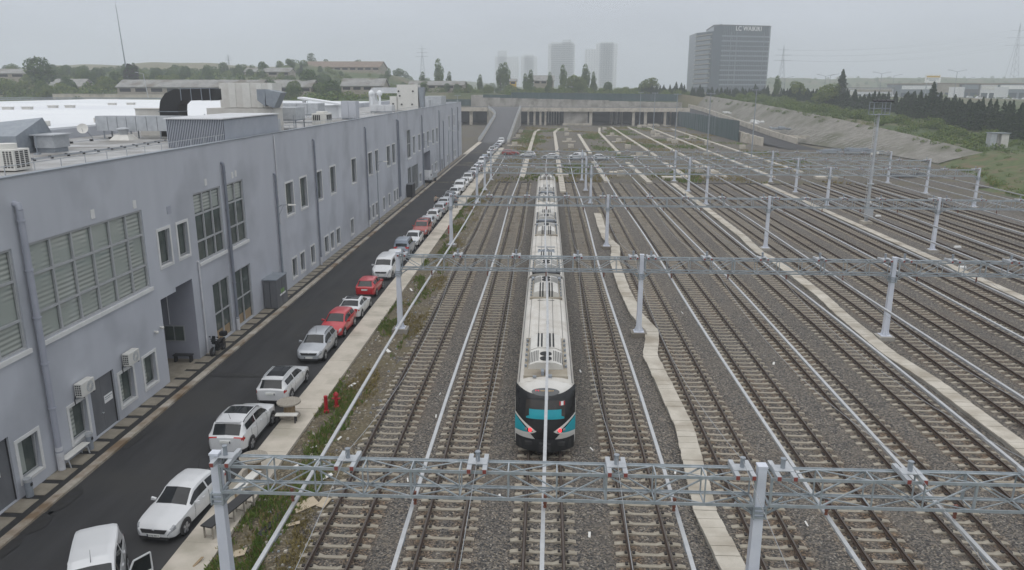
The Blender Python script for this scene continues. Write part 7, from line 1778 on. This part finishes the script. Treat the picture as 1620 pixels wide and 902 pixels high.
for k in range(420):
    f = r_.random(); y = 388 - 205 * f; x = lerp_tab(TOP, y) + (r_.uniform(1.0, 30) if k % 7 else r_.uniform(-1.6, 1.5)); sg.put('shrub', x, y, r_.uniform(.4, .9) * (.6 if x < lerp_tab(TOP, y) else 1), right_h(x, y) - .3 if x < lerp_tab(TOP, y) else terrain_h(x, y) - .3, .16)
sg.done('slope_scrub', 'green scrub covering the ground between slope and conifer hedge')
bs = Mass()
for k in range(420):
    y = r_.uniform(100, 196); x = lerp_tab(FOOT, y) + 1 + r_.random() ** .8 * 45
    if not (y > 180 and x < lerp_tab(TOP, y) + 1): bs.put('shrub', x, y, r_.uniform(.12, .34), ground_h(x, y) - .05, .10)
bs.done('bank_scrub', 'low scrub and tufts on the grass bank at the right')
dm = Mass()
for k in range(190):
    x = r_.uniform(250, 1000); y = r_.uniform(1080, 1190); dm.put('dark', x, y, r_.uniform(.5, 1.0), 2 + sm(1000, 1180, y) * sm(180, 330, x) * 24, .16)
for k in range(26):
    x, y = r_.uniform(225, 460), r_.uniform(560, 612); dm.put('broad', x, y, r_.uniform(.3, .55), None, .3)
dm.done('far_trees', 'hazy trees among and beyond the far shops on the right')
for key in list(TP):
    if key not in FIRST:
        for ch in list(TP[key].children): bpy.data.objects.remove(ch)
        bpy.data.objects.remove(TP[key])

# ================================================================== WEEDS, RUBBLE, LITTER
def weeds(name, label, n, region, m, hmin, hmax, seed, dens, w=.03):
    r_ = random.Random(seed); g = MB(); k = 0; tries = 0
    while k < n and tries < n * 40:
        tries += 1; x, y = region(r_)
        if dens(x, y) < r_.random(): continue
        z0 = strip_h(x, y) if x < -8.7 else .0
        nb = r_.randint(3, 6)
        for j in range(nb):
            a = r_.uniform(0, 6.28); h = r_.uniform(hmin, hmax); l = r_.uniform(.2, .8) * h; bx, by = x + r_.uniform(-.1, .1), y + r_.uniform(-.1, .1); ww = w * r_.uniform(.5, 1.2) * (.7 + h)
            d = Vector((math.cos(a), math.sin(a), 0)); s = Vector((-d.y, d.x, 0)) * ww; p0 = Vector((bx, by, z0 - .02)); p1 = p0 + d * l * .4 + Vector((0, 0, h * .7)); p2 = p0 + d * l + Vector((0, 0, h))
            g.add([p0 - s, p0 + s, p1 + s * .8, p2, p1 - s * .8], [(0, 1, 2, 3, 4)], 0 if r_.random() < .8 else 1)
        k += 1
    tag(g.build(name, [m, 'weed_dry'], fix=False), label, 'weeds', kind='stuff')
YN = lambda r: 20 + (r.random() ** 1.7) * 118
weeds('green_weeds', 'green weeds growing on the earth strip beside the footway', 3600, lambda r: (r.uniform(-12.15, -9.6), YN(r)), 'weed', .08, .30, 1, lambda x, y: sm(.0, .35, nz(x * .7, y * .22, 5)) * (.35 + .65 * (1 - sm(-11, -9.6, x))) + (.9 if 22.5 < y < 29 and x < -10.2 else 0) * sm(-.3, .2, nz(x, y * .6, 2)))
weeds('dry_weeds', 'dry yellowish weeds on the earth strip', 3200, lambda r: (r.uniform(-11.6, -8.9), YN(r)), 'weed_dry', .05, .2, 2, lambda x, y: sm(.0, .4, nz(x * .6, y * .16, 9)))
weeds('yard_weeds', 'patchy weeds on the bare far yard', 5200, lambda r: (r.uniform(-11.3, 62), r.uniform(141, 345)), 'weed', .15, .5, 3, lambda x, y: sm(.12, .4, nz(x * .09, y * .05, 5)), .09)
weeds('yard_dry_weeds', 'dry tufts on the bare far yard', 6500, lambda r: (r.uniform(-11.3, 62), r.uniform(141, 345)), 'weed_dry', .1, .35, 4, lambda x, y: sm(.1, .4, nz(x * .08, y * .05, 15)), .09)
weeds('bank_weeds', 'tall grass on the bank to the right', 9000, lambda r: (r.uniform(74, 118), r.uniform(105, 200)), 'weed', .2, .6, 5, lambda x, y: sm(-.2, .3, nz(x * .2, y * .2, 5)) if x > lerp_tab(FOOT, y) and not (y > 182 and x < lerp_tab(TOP, y)) else 0, .07)
r_ = random.Random(31); g = MB()
for k in range(900):
    x, y = r_.uniform(-12.1, -8.9), 20 + r_.random() ** 1.6 * 115; s = r_.uniform(.02, .09); z = strip_h(x, y) + s * .3
    g.hexa([(x - s, y - s * r_.uniform(.5, 1), z - s), (x + s, y - s * .7, z - s), (x + s * .8, y + s, z - s), (x - s * .9, y + s * .8, z - s)], [(x - s * .6, y - s * .5, z + s * .5), (x + s * .7, y - s * .4, z + s * .4), (x + s * .5, y + s * .6, z + s * .6), (x - s * .5, y + s * .4, z + s * .5)], r_.choice([0, 0, 1, 2]))
tag(g.build('loose_rubble', ['old_concrete', 'pale_concrete', 'galv_dark'], fix=False), 'loose stones and rubble on the earth strip', 'rubble', kind='stuff')
def flat_piece(name, label, cat, m, x, y, L_, w_, rot, z=None, tilt=.06):
    z = (strip_h(x, y) if z is None else z) + .04; g = MB(); c, s = math.cos(rot), math.sin(rot); P = []
    for a, b in ((-1, -1), (1, -.85), (.9, 1), (-.95, .8)): P.append((x + (a * L_ * c - b * w_ * s) / 2, y + (a * L_ * s + b * w_ * c) / 2, z + a * tilt))
    g.hexa(P, [(p[0], p[1], p[2] + .025) for p in P]); return tag(g.build(name, m, at=(x, y, z)), label, cat)
flat_piece('cardboard_sheet', 'large pale torn cardboard sheet lying under the first overhead bar', 'cardboard', 'cardboard', -9.95, 28.0, 1.0, .75, .6); flat_piece('cardboard_sheet', 'square tan cardboard lying in the weeds by the footway', 'cardboard', 'cardboard', -11.4, 24.5, .55, .5, .1)
flat_piece('plank', 'short pale plank lying on the earth strip near the first rail', 'plank', 'cardboard', -10.0, 26.5, .6, .22, .2); flat_piece('cardboard_sheet', 'small brown cardboard beside the first sleepers', 'cardboard', 'cardboard', -9.2, 28.1, .6, .45, 1.2)
flat_piece('puddle_sheet', 'dark wet strip lying among the green weeds', 'sheet', 'asphalt_dark', -10.9, 26.6, 1.9, .3, 1.35, tilt=.01)
flat_piece('wood_board', 'brown board lying on the pale footway at the bottom edge', 'plank', 'wood', -12.6, 23.7, .5, .1, 1.2, .14)
for k, (x, y) in enumerate(((-11.2, 33.2), (-10.6, 32.1), (-10.2, 34.3), (-11.5, 31.2), (-9.7, 30.4), (-10.9, 55), (-10.4, 47.2), (-11.6, 63), (-10.6, 72), (-11.3, 41.2))): flat_piece('litter_scrap', 'scrap of pale litter on the earth strip', 'litter', 'paper', x, y, rnd.uniform(.2, .5), rnd.uniform(.12, .3), rnd.uniform(0, 3))['group'] = 'litter scraps on the earth strip'
for k, (x, y) in enumerate(((-5.7, 37), (-5.9, 40), (-1.8, 29), (2.4, 33.6), (2.3, 44), (6.1, 31.5), (10.7, 27.5), (-6, 30.2), (14.7, 46), (1.9, 26.3), (10.8, 57))): flat_piece('litter_scrap', 'scrap of white litter on the ballast', 'litter', 'paper', x, y, rnd.uniform(.09, .2), rnd.uniform(.07, .14), rnd.uniform(0, 3), .04)['group'] = 'litter scraps on the ballast'
for x, y, w in ((25, 148, 5), (14.5, 156, 3), (33, 152, 4.2), (54.5, 150, 4), (3.2, 151, 2.6)):
    t = tag(MB().box(x - w / 2, x + w / 2, y - 1.2, y + 1.2, -.2, .45).build('concrete_slab', 'pale_concrete', at=(x, y, 0), bevel=.04), 'flat pale concrete slab at the end of the ballast', 'concrete slab', 'flat slabs past the ballast end')
for x, y in ((45.7, 84), (45.8, 105), (41.0, 74), (49.8, 118), (47.6, 66)): 
    tag(MB().hexa([(x - .36, y - .18, 0), (x + .36, y - .18, 0), (x + .36, y + .18, 0), (x - .36, y + .18, 0)], [(x - .3, y - .15, .22), (x + .3, y - .15, .22), (x + .3, y + .15, .22), (x - .3, y + .15, .22)]).build('junction_box', 'sign_white', at=(x, y, 0), bevel=.03), 'small white junction box between the right hand tracks', 'junction box', 'white junction boxes between right tracks')

# ================================================================== HAZE
hz = MB().box(-1700, 1700, -200, 2750, -1.5, 138).build('haze', 'black')
hm = bpy.data.materials.new('haze'); hm.use_nodes = True; n_ = hm.node_tree; n_.nodes.clear()
pv_ = n_.nodes.new('ShaderNodeVolumePrincipled'); pv_.inputs['Density'].default_value = .00060; pv_.inputs['Color'].default_value = (.915, .955, 1.0, 1); pv_.inputs['Anisotropy'].default_value = .1
mo = n_.nodes.new('ShaderNodeOutputMaterial'); n_.links.new(pv_.outputs[0], mo.inputs['Volume'])
hz.data.materials.clear(); hz.data.materials.append(hm); tag(hz, 'pale damp haze over the whole yard', 'haze', kind='stuff')
